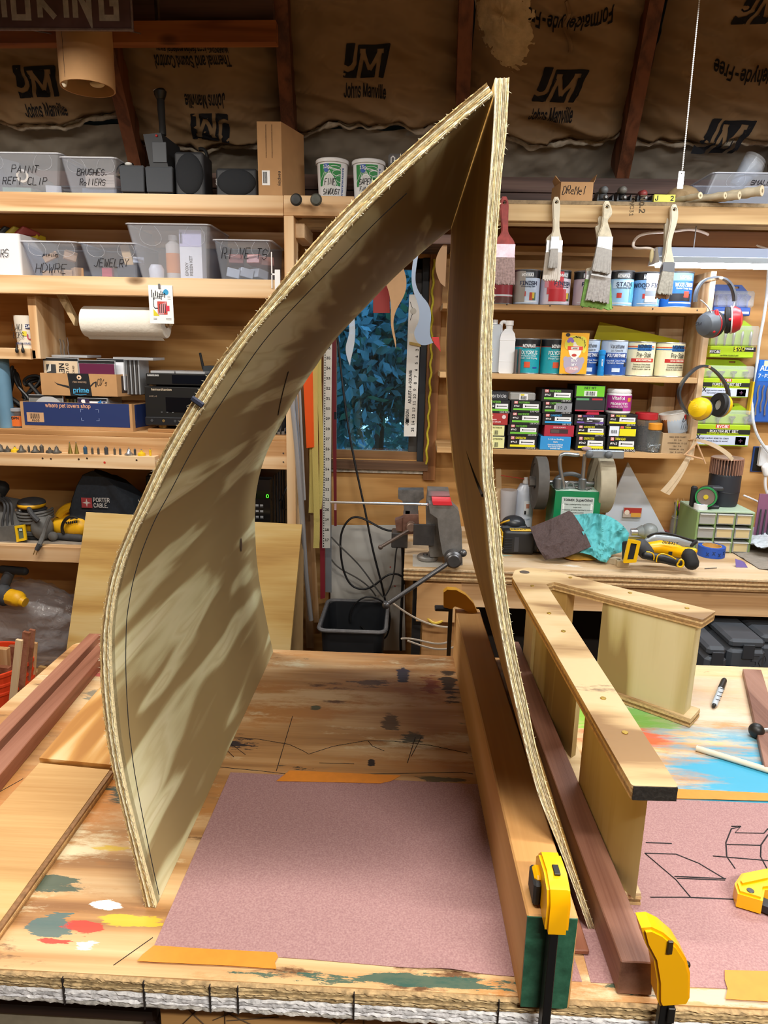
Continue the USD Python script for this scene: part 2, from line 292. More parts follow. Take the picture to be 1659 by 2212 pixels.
for i in range(5):
 f=bay_fn(i,11+i);BAYS.append(f)
 lo,hi=rpx(*((100,262),(450,335),(800,288),(1200,312),(1560,318))[i],.05)[1],1.25
 def S(u,v,i=i,f=f,lo=lo):
  U=ul[i]+.01+(ul[i+1]-ul[i]-.02)*u;low=lo+edge(U,i)
  Wv=low+(hi-low)*v;return rp(U,Wv,np.where(v<.015,f(U,Wv)-.05,f(U,Wv)))
 m,_=grid(S,60,110)
 side=['beside the cardboard tube','behind the small grey speakers','behind the two white sawdust tubs','right of the raised plywood tip, with torn fluff above','behind the hanging pull chain'][i]
 B=solo('insulation_batt',m,PAPER,'brown kraft-faced insulation batt between rafters, '+side,'insulation','kraft insulation batts in the roof',smooth=True)
 def S2(u,v,i=i):
  U=ul[i]+.005+(ul[i+1]-ul[i]-.01)*u;Wv=-.06+.30*v;P=np.stack([U*9,Wv*14,np.full_like(U,3.0+i)],-1)
  return rp(U,Wv,-.05+.06*meshkit.fbm(P,4,40+i)+.03*np.sin(np.pi*u))
 m2,_=grid(S2,50,24);part(B,'old_batt',m2,PAPER2,'crumpled grey lower layer of paper',smooth=True)
 def S3(u,v,i=i,f=f,lo=lo):
  U=ul[i]+.02+(ul[i+1]-ul[i]-.04)*u;low=lo+edge(U,i);q=meshkit.fbm(np.stack([U*22,v*5,U*0+i],-1),4,i)
  a=v*2*np.pi;r=.002+.024*np.clip(q-.28,0,1);return rp(U,low-.002+r*np.cos(a),f(U,low)-.03+r*np.sin(a))
 m3,_=grid(S3,90,9);part(B,'fluff',m3,C('b5a894',.95,var=.2,scale=60,bump=.003),'pale fibreglass fluff at the torn edge',smooth=True)
 BAYS[i]=(f,B)
def on_bay(mesh,i,off=.003,size=.02):
 v,F=trimesh.remesh.subdivide_to_size(mesh.vertices,mesh.faces,size,max_iter=8)
 P=rp(v[:,0],v[:,1],BAYS[i][0](v[:,0],v[:,1])+off);return tm(P,F)
_J=unary_union([LineString([(.80,2.0),(.62,.62),(.45,.42),(.22,.42),(.05,.62)]).buffer(.13,cap_style=2)])
def jm_shape():
 a=Polygon([(.25,2),(.88,2),(.7,0),(0,0)]).buffer(.08);b=Polygon([(1.05,1.9),(3.1,1.9),(2.72,0),(.86,0)]).buffer(.08)
 J=LineString([(.95,2.1),(.72,.75),(.55,.5),(.25,.42),(-.1,.6)]).buffer(.16)
 M=unary_union([LineString(q).buffer(.14,cap_style=2)for q in([(1.0,-.1),(1.32,1.55)],[(1.32,1.62),(1.78,.35)],[(1.78,.35),(2.5,1.62)],[(2.5,1.62),(2.28,-.1)],[(1.1,1.6),(1.5,1.6)],[(2.3,1.6),(2.75,1.6)])])
 return unary_union([a.difference(J),b.difference(M)])
JM=jm_shape()
def jm(i,px,py,wid,flip=False,name=True,slant=0.0,only_name=False):
 u,w=rpx(px,py,.07);k=wid/3.1;g=affinity.translate(JM,-1.5,-1);g=affinity.scale(g,k,k,origin=(0,0));ms=[]if only_name else[ext(g,.0005)]
 if name:ms.append(mv(txt('Johns Manville',.040,True,w=wid*.98),0,-1.0*k-.062,0))
 m=cat(*ms)
 if slant:m.vertices[:,0]+=slant*m.vertices[:,1]
 if flip:m=rot(m,(0,0,1),180)
 part(BAYS[i][1],'printed_logo',on_bay(mv(m,u,w,0),i),PRINT,smooth=True)
def jtext(i,s,h,px,py,wid,flip=True,curve=0.0):
 u,w=rpx(px,py,.07);m=txt(s,h,True,w=wid)
 if flip:m=rot(m,(0,0,1),180)
 v,F=trimesh.remesh.subdivide_to_size(m.vertices,m.faces,.02,max_iter=8);v=v.copy();v[:,1]+=curve*(v[:,0]/wid*2)**2
 part(BAYS[i][1],'printed_text',on_bay(mv(tm(v,F),u,w,0),i),PRINT,smooth=True)
jm(0,82,172,.14,slant=.0);jm(1,455,275,.14,flip=True);jm(2,790,130,.145,slant=.05);jm(3,1208,182,.15,slant=.12);jm(4,1560,292,.155,slant=.3,name=False);jm(4,1655,6,.15,slant=.3,name=False)
jtext(1,'Thermal and Sound Control',.036,413,120,.25);jtext(1,'WARNING keep facing material away',.018,413,100,.24)
jtext(3,'Formaldehyde-Free',.04,1225,36,.28,curve=.03);jtext(4,'Formaldehyde-Free',.04,1640,148,.30,curve=.03)
u0,w0=rpx(1085,34,.07);f3=BAYS[3][0]
an=np.linspace(0,2*np.pi,40);
def S4(u,v):
 a=u*2*np.pi;R=.5+.5*np.sin(1.0*a+.6);q=meshkit.fbm(np.stack([np.cos(a)*2,np.sin(a)*2,v*5],-1),3,9)
 U=u0+v*np.cos(a)*(.09+.02*q)+v*.012;Wv=w0+v*np.sin(a)*(.13+.03*q)-v*np.cos(a)*.06;return rp(U,Wv,f3(U,Wv)-.002+.010*(1-v**2)+.014*q*(1-v))
m,_=grid(S4,40,12);part(BAYS[3][1],'torn_fluff',m,C('c9b48e',.95,var=.2,scale=30,bump=.004),'patch of pale exposed fibreglass',smooth=True)
u1,w1=rpx(1222,0,.07);u2,w2=rpx(1228,110,.07)
pts=[(u1+(u2-u1)*t+.006*math.sin(9*t),w1+(w2-w1)*t)for t in np.linspace(0,1,14)]
pl=np.array([rp(a,b,f3(np.array([a]),np.array([b]))+.002)[0]for a,b in pts]);part(BAYS[3][1],'torn_seam',tube(pl,.006,6),PAPER)
def hbeam(name,x0,y0,x1,y1,yy,hz,dep,mt,lab):
 a,b=Yp(x0,y0,yy),Yp(x1,y1,yy);P=[]
 for q in(a,b):
  for dz in(0,hz):
   for dy in(0,dep):P.append((q[0],q[1]+dy,q[2]+dz))
 return struct(name,hull(P),mt)
hbeam('trim_1',-40,93,596,90,2.36,.058,.04,BEAMRED,'')
hbeam('trim_2',346,53,590,51,2.40,.075,.03,DARKBEAM,'')
hbeam('trim_3',210,60,335,51,2.41,.20,.03,DARKBEAM,'')
a=Yp(1300,395,2.70)
for k,(za,zb,mt)in enumerate(((2.135,2.172,DARKBEAM),(2.175,2.225,wood(['4b352c','6d5248','7d6255'],'x',10,14,30,.5)))):
 struct(f'trim_{4+k}',bx(-2.95,2.55,2.71-.0*k,2.752+.03*k,za-.02,zb-.02),mt)
# ---------------------------------------------------------------- window
wn=thing('window_1',None,None,(0,YW,wz0),kind='structure')
FRM=wood(['5d4026','86623f','9a764e'],'x',10,14,24,.4);FRZ=wood(['5d4026','7d5a3a','8e6a46'],'z',10,14,24,.4)
part(wn,'bottom_rail',bx(wx0,wx1-.02,YW+.012,YW+.045,1.165,1.197),FRM);part(wn,'sill',bx(wx0-.01,wx1+.02,YW-.03,YW+.06,1.128,1.162),wood(['4a3526','6b4e38','7b5d45'],'x',10,14,24,.4))
part(wn,'stool',bx(wx0-.01,wx1+.02,YW-.012,YW+.05,1.112,1.127),C('c9c2b4',.7,var=.4,scale=40))
part(wn,'stile',bx(wx0,wx0+.035,YW+.012,YW+.045,1.197,wz1),FRZ);part(wn,'stile',bx(-.005,.03,YW+.012,YW+.045,1.197,wz1),C('3b3733',.6));part(wn,'top_rail',bx(wx0,wx1,YW+.012,YW+.045,wz1-.04,wz1),FRM)
part(wn,'jamb',bx(.03,.055,YW-.005,YW+.1,1.14,wz1),C('20242a',.6))
part(wn,'pane',bx(wx0+.035,-.005,YW+.026,YW+.030,1.197,wz1-.04,.0002),PANE,'dark glass pane with blue dusk leaves behind')
part(wn,'casing',bx(.057,.105,YW-.022,YW-.001,1.09,2.02),TRIM);part(wn,'casing',bx(wx0-.06,wx0-.005,YW-.022,YW-.001,1.09,2.02),TRIM)
strap=spl([Yp(x,y,2.722)for x,y in((938,560),(934,640),(931,780),(927,880),(921,1003))],14)
strap[:,0]+=.003*np.sin(np.arange(len(strap))*1.3)
solo('yellow_rope',tube(strap,.0045,6),C('c9b932',.8,var=.2),'yellow rope running down the window casing','rope')
for k,(bx_,by_,bz_,R_)in enumerate(((-.55,4.2,1.5,.55),(.1,4.5,1.7,.6),(-.25,5.2,2.1,.8),(-.9,5.4,1.6,.8),(.5,5.5,1.2,.8),(-.4,7.5,1.6,1.9))):
 rg=np.random.default_rng(70+k);n=3600;d=rg.normal(size=(n,3));d/=np.linalg.norm(d,axis=1)[:,None];c=np.array([bx_,by_,bz_])+d*R_*rg.uniform(.55,1,(n,1))
 a=rg.normal(size=(n,3));a/=np.linalg.norm(a,axis=1)[:,None];b=np.cross(a,d);b/=np.linalg.norm(b,axis=1)[:,None]+1e-9;s=rg.uniform(.03,.055,(n,1))*(2.2 if k==5 else 1)
 V=np.stack([c-a*s,c+b*s*.45,c+a*s,c-b*s*.45],1).reshape(-1,3);i4=np.arange(n)[:,None]*4;F=np.vstack([i4+[0,1,2],i4+[0,2,3]])
 t=thing('bush',f'leafy bush in blue dusk outside the window, {["lower left", "right side", "tall middle one", "far left one", "far right one", "large one farthest back"][k]}','bush',(bx_,by_,0),group='bushes outside the window')
 part(t,'foliage',tm(V,F),newmat({'p':('principled_bsdf',dict(base_color=lin(('4f7f92','3f6f82','5a8aa0','447385','3c6a80','4f80a0')[k]),roughness=.6)),'t':('translucent_bsdf',dict(color=lin('5f8f60'))),'m':('mix_closure',dict(fac=.3))},[('p.BSDF','m.closure1'),('t.BSDF','m.closure2')],surface='m.closure'),smooth=False,kind='stuff')
 part(t,'stem',tube([(bx_,by_,0),(bx_+.03,by_,bz_*.5),(bx_,by_,bz_)],[.035,.028,.012],7),C('4a3a2c',.9))
struct('outdoor_ground',trimesh.creation.box(bounds=[(-8,YW+.12,-.1),(8,14,0)]),C('35402f',.95,var=.3,scale=3))
# ---------------------------------------------------------------- the work table and the bent plywood arch
def ply(A,B,dr,back,rough,seed,lean=0.0):
 A,B=np.asarray(A,float),np.asarray(B,float);n=len(A);dr=np.asarray(dr,float)
 s=np.r_[0,np.cumsum(np.linalg.norm(np.diff(A,axis=0),axis=1))]
 def ns(k,f):return meshkit.fbm(np.stack([s*f,s*0+k,s*0+seed],-1),3,seed+k)-.35
 rows=[A-dr*back,A+dr[None]*(rough*ns(1,190))[:,None],A+(B-A)*.3+dr*(rough*(.5+ns(2,150)))[:,None],A+(B-A)*.7+dr*(rough*(.5+ns(3,170)))[:,None],B+dr*(rough*ns(4,190))[:,None],B-dr*back]
 P=np.stack(rows,1).reshape(-1,3);k=6
 i,j=np.meshgrid(np.arange(n-1),np.arange(k-1),indexing='ij');a=(i*k+j).ravel()
 return tm(P,np.vstack([np.stack([a,a+k,a+k+1],1),np.stack([a,a+k+1,a+1],1)]))
def lerp(A,B,t):return np.asarray(A)*(1-t)+np.asarray(B)*t
tb=thing('workbench','wide plywood work table splashed with paint, in the foreground under the plywood arch','workbench')
TX0,TX1,TY0,TY1=-.783,1.25,.632,1.513
TOPW=wood(['8a5f38','b78a58','cfa777','dabb8e'],'x',7,9,26,.45,rough=.55,bump=.0005,dirt=[('b9824a',8,.52,.62),('e2d2ac',10,.56,.64),('6b4a30',11,.60,.66),('3c3a30',26,.66,.70),('b8452f',19,.675,.70),('ece6da',15,.66,.70),('3f6660',12,.70,.73),('d2ae2c',14,.715,.74)],blobs=[((.62,1.10,.9),(4.2,5.5,1),'2f9fc4',6,(-.25,.25,.95)),((.52,1.30,.9),(4,9,1),'d8cfc0',5,(-.2,.3,.7)),((.42,1.20,.9),(9.45,13.5,1),'e0582f',7,(-.15,.2,.85)),((.47,1.26,.9),(9.45,18.9,1),'5fae4a',8,(-.15,.2,.85)),((.36,1.27,.9),(18.9,12.2,1),'8fd04a',9,(-.15,.2,.9)),((.78,1.36,.9),(2.2,5,1),'c9b39a',6,(-.2,.4,.7)),((-.50,.93,.9),(5,9,1),'c07a35',5,(-.15,.2,.7)),((-.43,.945,.9),(18.9,21.6,1),'34453a',12,(-.1,.12,.95)),((-.47,.77,.9),(12.2,40.5,1),'3d5a50',14,(0,.06,.9)),((-.40,.835,.9),(12.2,60.8,1),'d9b52a',10,(0,.12,.8)),((-.41,.675,.9),(17.6,81,1),'c8322c',11,(0,.06,.9)),((-.37,.672,.9),(32.4,81,1),'efeae0',11,(0,.06,.95)),((-.42,.70,.9),(29.7,37.8,1),'4a6a6a',14,(0,.05,.9)),((-.33,.71,.9),(18.9,81,1),'dcb92e',10,(0,.1,.8)),((-.37,.735,.9),(40.5,81,1),'f0ece2',11,(0,.05,.95)),((-.38,.70,.9),(24.3,81,1),'cc3a30',12,(0,.07,.9)),((0,.648,.9),(4.73,81,1),'2f5a50',22,(.0,.06,.9)),((.36,.65,.9),(4.73,67.5,1),'c9bba5',16,(-.1,.1,.8)),((.27,.655,.9),(14.9,54,1),'2f5648',16,(0,.06,.9)),((-.3,1.115,.9),(18.9,35.1,1),'26242c',30,(0,.06,.95)),((-.62,1.36,.9),(18.9,18.9,1),'c24a55',18,(-.05,.1,.8)),((-.57,1.22,.9),(24.3,21.6,1),'bb3a3a',20,(0,.08,.8)),((-.60,1.27,.9),(13.5,27,1),'5a6a66',22,(0,.08,.7)),((.0,1.41,.9),(54,18.9,1),'27304a',16,(0,.1,.9)),((.06,1.37,.9),(27,18.9,1),'8a2a24',12,(0,.1,.7)),((.10,1.37,.9),(35.1,10.8,1),'24221f',14,(0,.12,.9)),((-.02,1.21,.9),(35.1,21.6,1),'4a3a26',16,(0,.08,.8)),((.02,1.15,.9),(29.7,29.7,1),'2d3a36',20,(0,.07,.85)),((-.05,1.07,.9),(81,40.5,1),'18181a',14,(0,.1,.95)),((-.06,1.36,.9),(13.5,40.5,1),'33343c',26,(0,.06,.7)),((.07,1.03,.9),(16.2,108,1),'2c3a2c',26,(0,.06,.8)),((-.17,1.25,.9),(67.5,81,1),'1f4a3e',10,(-.1,.1,.8))])
corner=Polygon([(TX0,TY0+.003),(TX1,TY0+.003),(TX1,TY1),(TX0,TY1)]).buffer(-.02).buffer(.02)
part(tb,'tabletop',slab(corner,.8805,.9),TOPW,smooth=False)
part(tb,'lower_sheet',slab(affinity.translate(corner,.0,.002),.861,.8798),wood(['8f8574','a89f90','c2bbaf'],'x',9,16,22,.5),smooth=False)
xs=np.arange(TX0+.02,TX1-.02,.0035)
EDT=[C(c,.85,var=.45,scale=s)for c,s in(('a58a62',120),('c6ad80',150),('97805a',120),('cdb68c',150),('937a54',130))]
EDB=[C(c,.55,var=.5,scale=s)for c,s in(('e6e6e8',90),('bdbcbe',110),('e0e0e4',90),('aca8a2',120))]
for k in range(5):
 z1,z0=.8988-k*.0037,.8988-(k+1)*.0037+.0003
 o=.0015*math.sin(k*2.1);A=np.stack([xs,xs*0+TY0+o,xs*0+z1+.0005*np.sin(xs*31+k)],1);B=np.stack([xs,xs*0+TY0+o,xs*0+z0+.0005*np.sin(xs*27+k)],1)
 part(tb,'ply',ply(A,B,(0,-1,0),.02,.0035,3+k),EDT[k],smooth=False)
for k in range(4):
 z1,z0=.8795-k*.0048,.8795-(k+1)*.0048+.0004
 A=np.stack([xs,xs*0+TY0+.001,xs*0+z1],1);B=np.stack([xs,xs*0+TY0+.001,xs*0+z0],1)
 part(tb,'ply',ply(A,B,(0,-1,0),.02,.0045,13+k),EDB[k],smooth=False)
APR=wood(['8a6236','b08550','c19660'],'x',6,8,26,.4)
part(tb,'apron',bx(-.28,1.2,.665,.69,.55,.860),APR)
part(tb,'rear_apron',bx(-.76,1.2,1.46,1.49,.76,.860),APR)
for lx,ly in((-.74,.70),(-.74,1.42),(1.15,.70),(1.15,1.42)):part(tb,'leg',bx(lx-.02,lx+.07,ly-.005,ly+.04,0,.858),PINEZ)
g=[]
for(a,b,c,d)in((395,2170,440,2212),(440,2168,395,2212),(485,2165,486,2212),(490,2188,540,2212),(540,2172,490,2192),(490,2205,560,2200),(690,2185,730,2212),(770,2185,735,2212),(785,2190,786,2212),(905,2195,906,2212)):
 p,q=Yp(a,b,.664),Yp(c,d,.664);g.append(tube([p,q+(q-p)*.6],.0007,4))
for q in g:part(tb,'pencil_line',q,C('4a3826',.8))
g=[]
for px in(128,308,454,515,766,1072):a=Zp(px,2120,.9)[0];g.append(trimesh.creation.box(bounds=[(a,TY0-.0045,.862),(a+.0012,TY0-.001,.899)]))
for q in g:part(tb,'saw_kerf',q,C('1e1612',.9))
def onT(pts,r=.0006,z=.9003):return tube([Zp(x,y,z)for x,y in pts],r,4)
st_=[[(632,1547),(597,1665)],[(480,1590),(560,1597),(625,1608),(655,1622),(667,1629)],[(667,1629),(720,1612),(790,1600),(850,1601),(930,1610),(1010,1627)],[(880,1648),(897,1593)],[(888,1634),(910,1592)],[(478,1591),(530,1630)],[(474,1605),(505,1635)],[(455,1655),(560,1665),(620,1672)],[(640,1668),(800,1672),(1000,1668),(1022,1672)],[(795,1600),(805,1612),(830,1622)],[(690,1648),(765,1650)],[(245,2085),(330,2025)],[(110,1495),(68,1510)],[(0,1710),(50,1682)]]
for s_ in st_:part(tb,'pencil_line',onT(s_),C('2a1f1a',.8),smooth=True)
un=thing('framed_panel','dark brown framed panel with a grey printed face, under the front left table edge','frame')
x0,x1,zA,zB=fr(-120,2156,345,2330,.70);FB=C('2d1c14',.5)
part(un,'top_rail',bx(x0,x1,.692,.715,zB-.022,zB,.004),FB);part(un,'side_rail',bx(x1-.018,x1,.692,.715,zA,zB-.0225,.004),FB);part(un,'side_rail',bx(x0,x0+.018,.692,.715,zA,zB-.0225,.004),FB);part(un,'bottom_rail',bx(x0+.0185,x1-.0185,.692,.715,zA,zA+.02,.004),FB)
part(un,'face',bx(x0+.0185,x1-.0185,.704,.712,zA+.0205,zB-.0225),C('8f8672',.7,var=.2,scale=22),'grey weathered face with brown stains')
part(un,'stand',bx(x0,x1,.72,.76,0,zA+.05),FB)
# ------------------------------------------- arch
def trace(pts,n,y=.735):
 P=np.array([Yp(a,b,y)for a,b in pts]);d=np.r_[0,np.cumsum(np.linalg.norm(np.diff(P,axis=0),axis=1))]
 from scipy.interpolate import PchipInterpolator
 q=np.linspace(0,d[-1],n);return np.stack([PchipInterpolator(d,P[:,k])(q)for k in range(3)],1)
LO=[(315,1958),(271,1773),(246,1670),(229,1575),(220,1492),(217,1408),(224,1321),(243,1226),(273,1150),(307,1072),(347,986),(406,882),(460,796),(519,720),(578,647),(680,521),(759,438),(900,307),(1050,180)]
LI=[(338,1956),(294,1792),(266,1670),(251,1575),(243,1492),(239,1385),(246,1310),(263,1234),(294,1150),(322,1095),(374,991),(415,919),(469,833),(533,738),(578,683),(680,572),(803,440),(900,347),(1066,205)]
RI=[(1069,170),(1065,281),(1055,428),(1045,588),(1039,707),(1037,826),(1039,906),(1042,1030),(1049,1100),(1064,1258),(1089,1407),(1121,1557),(1157,1701),(1211,1841),(1275,2020)]
RO_=[(1100,169),(1095,269),(1083,389),(1073,528),(1065,687),(1062,826),(1064,926),(1066,1030),(1076,1100),(1091,1258),(1118,1425),(1139,1520),(1161,1624),(1211,1790),(1290,2018)]
NA=840;Y0,Y1=.738,1.497
def fixz(P,bot):P=P.copy();P[bot,2]=TB+.0005;P[:,2]=np.maximum(P[:,2],TB+.0005);return P
LOc,LIc=fixz(trace(LO,NA),0),fixz(trace(LI,NA),0);RIc,ROc=fixz(trace(RI,NA),-1),fixz(trace(RO_,NA),-1)
def face(curve,y0,y1,nv=24,flip=False):
 n=len(curve);v=np.linspace(0,1,nv);P=np.repeat(curve[:,None],nv,1).copy();P[:,:,1]=y0+(y1-y0)*v
 s=np.r_[0,np.cumsum(np.linalg.norm(np.diff(curve,axis=0),axis=1))];uv=np.stack([np.repeat(s[:,None],nv,1),P[:,:,1]],-1).reshape(-1,2)
 i,j=np.meshgrid(np.arange(n-1),np.arange(nv-1),indexing='ij');a=(i*nv+j).ravel();F=np.vstack([np.stack([a,a+nv,a+nv+1],1),np.stack([a,a+nv+1,a+1],1)])
 return P.reshape(-1,3),(F[:,::-1]if flip else F),uv
def strip(A,B,flip=False):
 n=len(A);P=np.stack([A,B],1).reshape(-1,3);i=np.arange(n-1)*2;F=np.vstack([np.stack([i,i+2,i+3],1),np.stack([i,i+3,i+1],1)])
 return P,(F[:,::-1]if flip else F),np.stack([np.repeat(np.linspace(0,1,n),2),np.tile([0,.02],n)],-1)
def panel(I,O,flip):
 at=lambda c,y:np.c_[c[:,0],np.full(len(c),y),c[:,2]]
 fs=[face(I,Y0,Y1,flip=flip),face(O,Y0,Y1,flip=not flip),strip(at(I,Y1),at(O,Y1),flip),strip(at(I,Y0),at(O,Y0),not flip)]
 for e,fl in((0,flip),(-1,not flip)):fs.append(strip(np.array([[I[e,0],Y0,I[e,2]],[I[e,0],Y1,I[e,2]]]),np.array([[O[e,0],Y0,O[e,2]],[O[e,0],Y1,O[e,2]]]),fl))
 V,F,U,n=[],[],[],0
 for p,f,u in fs:V.append(p);F.append(f+n);U.append(u);n+=len(p)
 return tm(np.vstack(V),np.vstack(F)),np.vstack(U)
TREAT=wood(['9c8a60','a99a70','c4bf94','d2d0a6','d9d7b0','cfca9e','dfddb8'],'y',13.0,6.5,11.0,.12,rough=.55,uv=True,ringw=1.1,rotz=.16,bump=.0006)
TANPLY=wood(['9a7434','b48c48','c29a54','cca660'],'x',5,6,9,.25,rough=.55,uv=True,ringw=.5)
rg=np.random.default_rng(8)
def arch(name,lab,I,O,flip,mt,tones,fuzz):
 t=thing(name,lab,'bent plywood panel',(O[:,0].mean(),1.1,TB))
 m,uv=panel(I,O,flip);part(t,'body',m,mt,smooth=True,uv=uv)
 k=len(tones);cuts=np.linspace(0,1,k+1)
 for q in range(k):
  g=.0;m=ply(lerp(I,O,cuts[q]+(g if q else 0)),lerp(I,O,cuts[q+1]-(g if q<k-1 else 0)),(0,-1,0),.012,.0032 if q in fuzz else .002,20+q)
  m.vertices[:,1]+=.0006*(q%2)-.0005;part(t,'ply',m,tones[q],smooth=False)
 return t
al=arch('arch_panel','left half of the bent plywood arch, curving over from the left to the top',LIc,LOc,True,TREAT,[PLYE[1],PLYE[2],PLYE[0],PLYE[1],PLYE[2],PLYD[1],PLYE[0]],(0,1,6))
ar=arch('arch_panel','right half of the bent plywood arch, standing nearly upright behind the long clamped beam',RIc,ROc,True,TANPLY,[PLYE[2],C('cdc3aa',.6,var=.3,scale=160),PLYE[1],PLYE[2],C('c0b292',.6,var=.3,scale=160),PLYE[2],PLYE[1]],(0,6))
sp=[]
for c,up,n in((LIc,1,420),(LOc,0,160),(ROc,0,120)):
 for _ in range(n):
  i=rg.integers(3,NA-3);p=c[i]+[0,-.001-.0012*rg.random(),0];tng=c[i+3]-c[i-3];tng/=np.linalg.norm(tng);nrm=np.array([tng[2],0,-tng[0]]);nrm*=np.sign((LIc-LOc)[i]@nrm)if c is not ROc else np.sign((ROc-RIc)[i]@nrm)
  if c is LOc:nrm=-nrm
  L=rg.uniform(.0012,.0038);q=p+nrm*L*rg.uniform(.3,1)+tng*L*rg.uniform(-.8,.8)+[0,-L*rg.uniform(-.1,.5),0]
  a=tng*.0004;sp.append(tm([p-a,p+a,q],[(0,1,2)]))
part(al,'splinters',cat(*sp[:580]),PLYE[2],smooth=False,kind='stuff');part(ar,'splinters',cat(*sp[580:]),PLYE[2],smooth=False,kind='stuff')
def onI(c,off,i0,i1,ya,yb,r=.0006):
 idx=np.arange(i0,i1,3);tt=np.linspace(0,1,len(idx));P=c[idx].copy();P[:,1]=ya+(yb-ya)*tt;P[:,0]+=off;return tube(P,r,4)
part(al,'pencil_line',onI(LIc,.0003,4,760,.747,.835),INK,'long pencil line drawn down the inner face',smooth=True)
i=536;P=[LIc[i-int(12*k)]*[1,0,1]+[.0004,1.16+.03*k,0]for k in range(8)];part(al,'marker_line',tube(P,.0013,4),INK)
i=516;part(al,'marker_line',tube([lerp(LIc[i],LOc[i],k)+[0,-.006,.001*k]for k in np.linspace(0,1,6)],.0032,6),C('1c2238',.8),'dark blue tick across the sawn edge')
i=344;P=[RIc[i]*[1,0,1]+[-.0006,.745+.09*k,.006*k+.0025*math.sin(k*5)]for k in range(9)];part(ar,'crack',tube(spl(P,4),.0022,5),C('1d1209',.9),'dark ragged crack across the inner face')
kn=[Yp(517,1255,1.42)];part(al,'knot',ball((LIc[260][0]+.001,1.36,1.20),.009,(.12,.8,1.6)),C('5a4a3c',.8))
# ------------------------------------------- pieces on the table
bm=thing('beam','long square pine beam with a green painted end, clamped along the right arch panel','beam',(.15,1.05,TB))
def skew(x0f,x1f,x0b,x1b,yf,yb,z0,z1,b=.0012):
 P=[]
 for(y,xa,xb)in((yf,x0f,x1f),(yb,x0b,x1b)):
  s_=b if y==yf else-b
  for xx,sx in((xa,b),(xb,-b)):
   for zz,sz in((z0,b),(z1,-b)):P+=[(xx+sx,y+s_,zz),(xx+sx,y,zz+sz),(xx,y+s_,zz+sz)]
 return hull(P)
part(bm,'timber',skew(.139,.193,.116,.172,.622,1.512,TB+.0003,1.02,.002),wood(['a87540','c4935a','d0a168','d9ad76'],'y',8,18,12,.3))
part(bm,'painted_end',hull([(.1395,.6212,.9015),(.1390,.6212,1.0185),(.192,.6212,1.0185),(.190,.6212,.903),(.186,.6212,.9015),(.1395,.6232,.9015),(.1390,.6232,1.0185),(.192,.6232,1.0185),(.190,.6232,.903)]),C('2d5e48',.35,var=.35,scale=60,bump=.0006),'end grain painted dark green',smooth=False)
def strip_board(name,lab,cat_,xf,xb,yf,yb,z0,z1,mt,**k):
 return solo(name,skew(xf[0],xf[1],xb[0],xb[1],yf,yb,z0,z1),mt,lab,cat_,**k)
strip_board('hardwood_strip','long reddish-brown hardwood strip lying right of the arch, under the plywood former','wood strip',(.2505,.2885),(.229,.2655),.643,1.505,TB+.0015,.946,SAPELE2)
strip_board('hardwood_strip','thin flat brown strip showing between the green-ended beam and the right arch panel','wood strip',(.2130,.2315),(.198,.2140),.693,1.48,TB+.0015,.908,SAPELE)
strip_board('hardwood_strip','outer of two long reddish strips at the left table edge','wood strip',(-.690,-.662),(-.742,-.714),.62,1.50,TB+.0003,.930,SAPELE)
strip_board('hardwood_strip','inner of two long reddish strips at the left table edge','wood strip',(-.648,-.612),(-.700,-.668),.62,1.46,TB+.0003,.928,SAPELE)
solo('pine_board',hull([(x,y,z)for x,y in((-.603,1.012),(-.455,1.000),(-.455,1.32),(-.612,1.33))for z in(TB+.0003,.9205)]),wood(['b9803f','d29c55','e8c288','efcf9c'],'y',8,9,30,.15,ringw=1.0),'short pine board with bold stripes, left of the arch','board')
solo('plywood_offcut',hull([(x,y,z)for x,y in((-.602,1.009),(-.478,.998),(-.479,.60),(-.602,.60))for z in(TB+.0003,.9135)]),wood(['b98a50','d2a86e','dcb580'],'x',9,10,10,.6),'pale plywood offcut at the front left of the table','board')
e=thing('plywood_edging','layered brown plywood underside strip along the pale offcut at front left','board',(-.4765,.8,TB))
for k,(z0,z1,c)in enumerate(((.9005,.9045,'a07a4c'),(.905,.909,'c39c68'),(.9094,.913,'8a6440'))):part(e,'ply',skew(-.4785,-.472+.001*(k%2),-.4775,-.471,.602,.997,z0,z1,.0004),C(c,.8,var=.3,scale=150))
PAP=newmat({'t':('texture_coordinate',{}),'n':('noise_texture',dict(scale=420.0,detail=3.0)),'r':('rgb_ramp',dict(ramp=[(.3,lin('967072')),(.5,lin('a47e7e')),(.7,lin('b08c8a'))])),'n2':('noise_texture',dict(scale=150.0,detail=6.0,roughness=.75)),'n3':('noise_texture',dict(scale=4.5,detail=3.0)),'a':('math',dict(math_type='multiply_add',value2=.55)),'q':('map_range',dict(from_min=.96,from_max=1.10,to_max=.45,clamp=True)),'x':('mix_color',dict(b=lin('e0d2c8'))),'p':('principled_bsdf',dict(roughness=.85))},[('t.object','n.vector'),('t.object','n2.vector'),('t.object','n3.vector'),('n.fac','r.fac'),('n3.fac','a.value1'),('n2.fac','a.value3'),('a.value','q.value'),('q.result','x.fac'),('r.color','x.a'),('x.result','p.base_color')])
def sheet(name,lab,pts,seed,z=.9004,curl=None):
 poly=Polygon(pts);m=slab(poly,0,.0004);v,F=trimesh.remesh.subdivide_to_size(m.vertices,m.faces,.03,max_iter=8);v=v.copy()
 v[:,2]+=z+.0004*meshkit.fbm(np.c_[v[:,:2]*6,v[:,0]*0+seed],3,seed)
 if curl is not None:v[:,2]+=curl(v[:,0],v[:,1])
 return solo(name,tm(v,F),PAP,lab,'paper',smooth=30)
curl=lambda x,y:.004*np.exp(-((x-.06)/.03)**2)*np.exp(-np.maximum(0,y-.664)/.008)
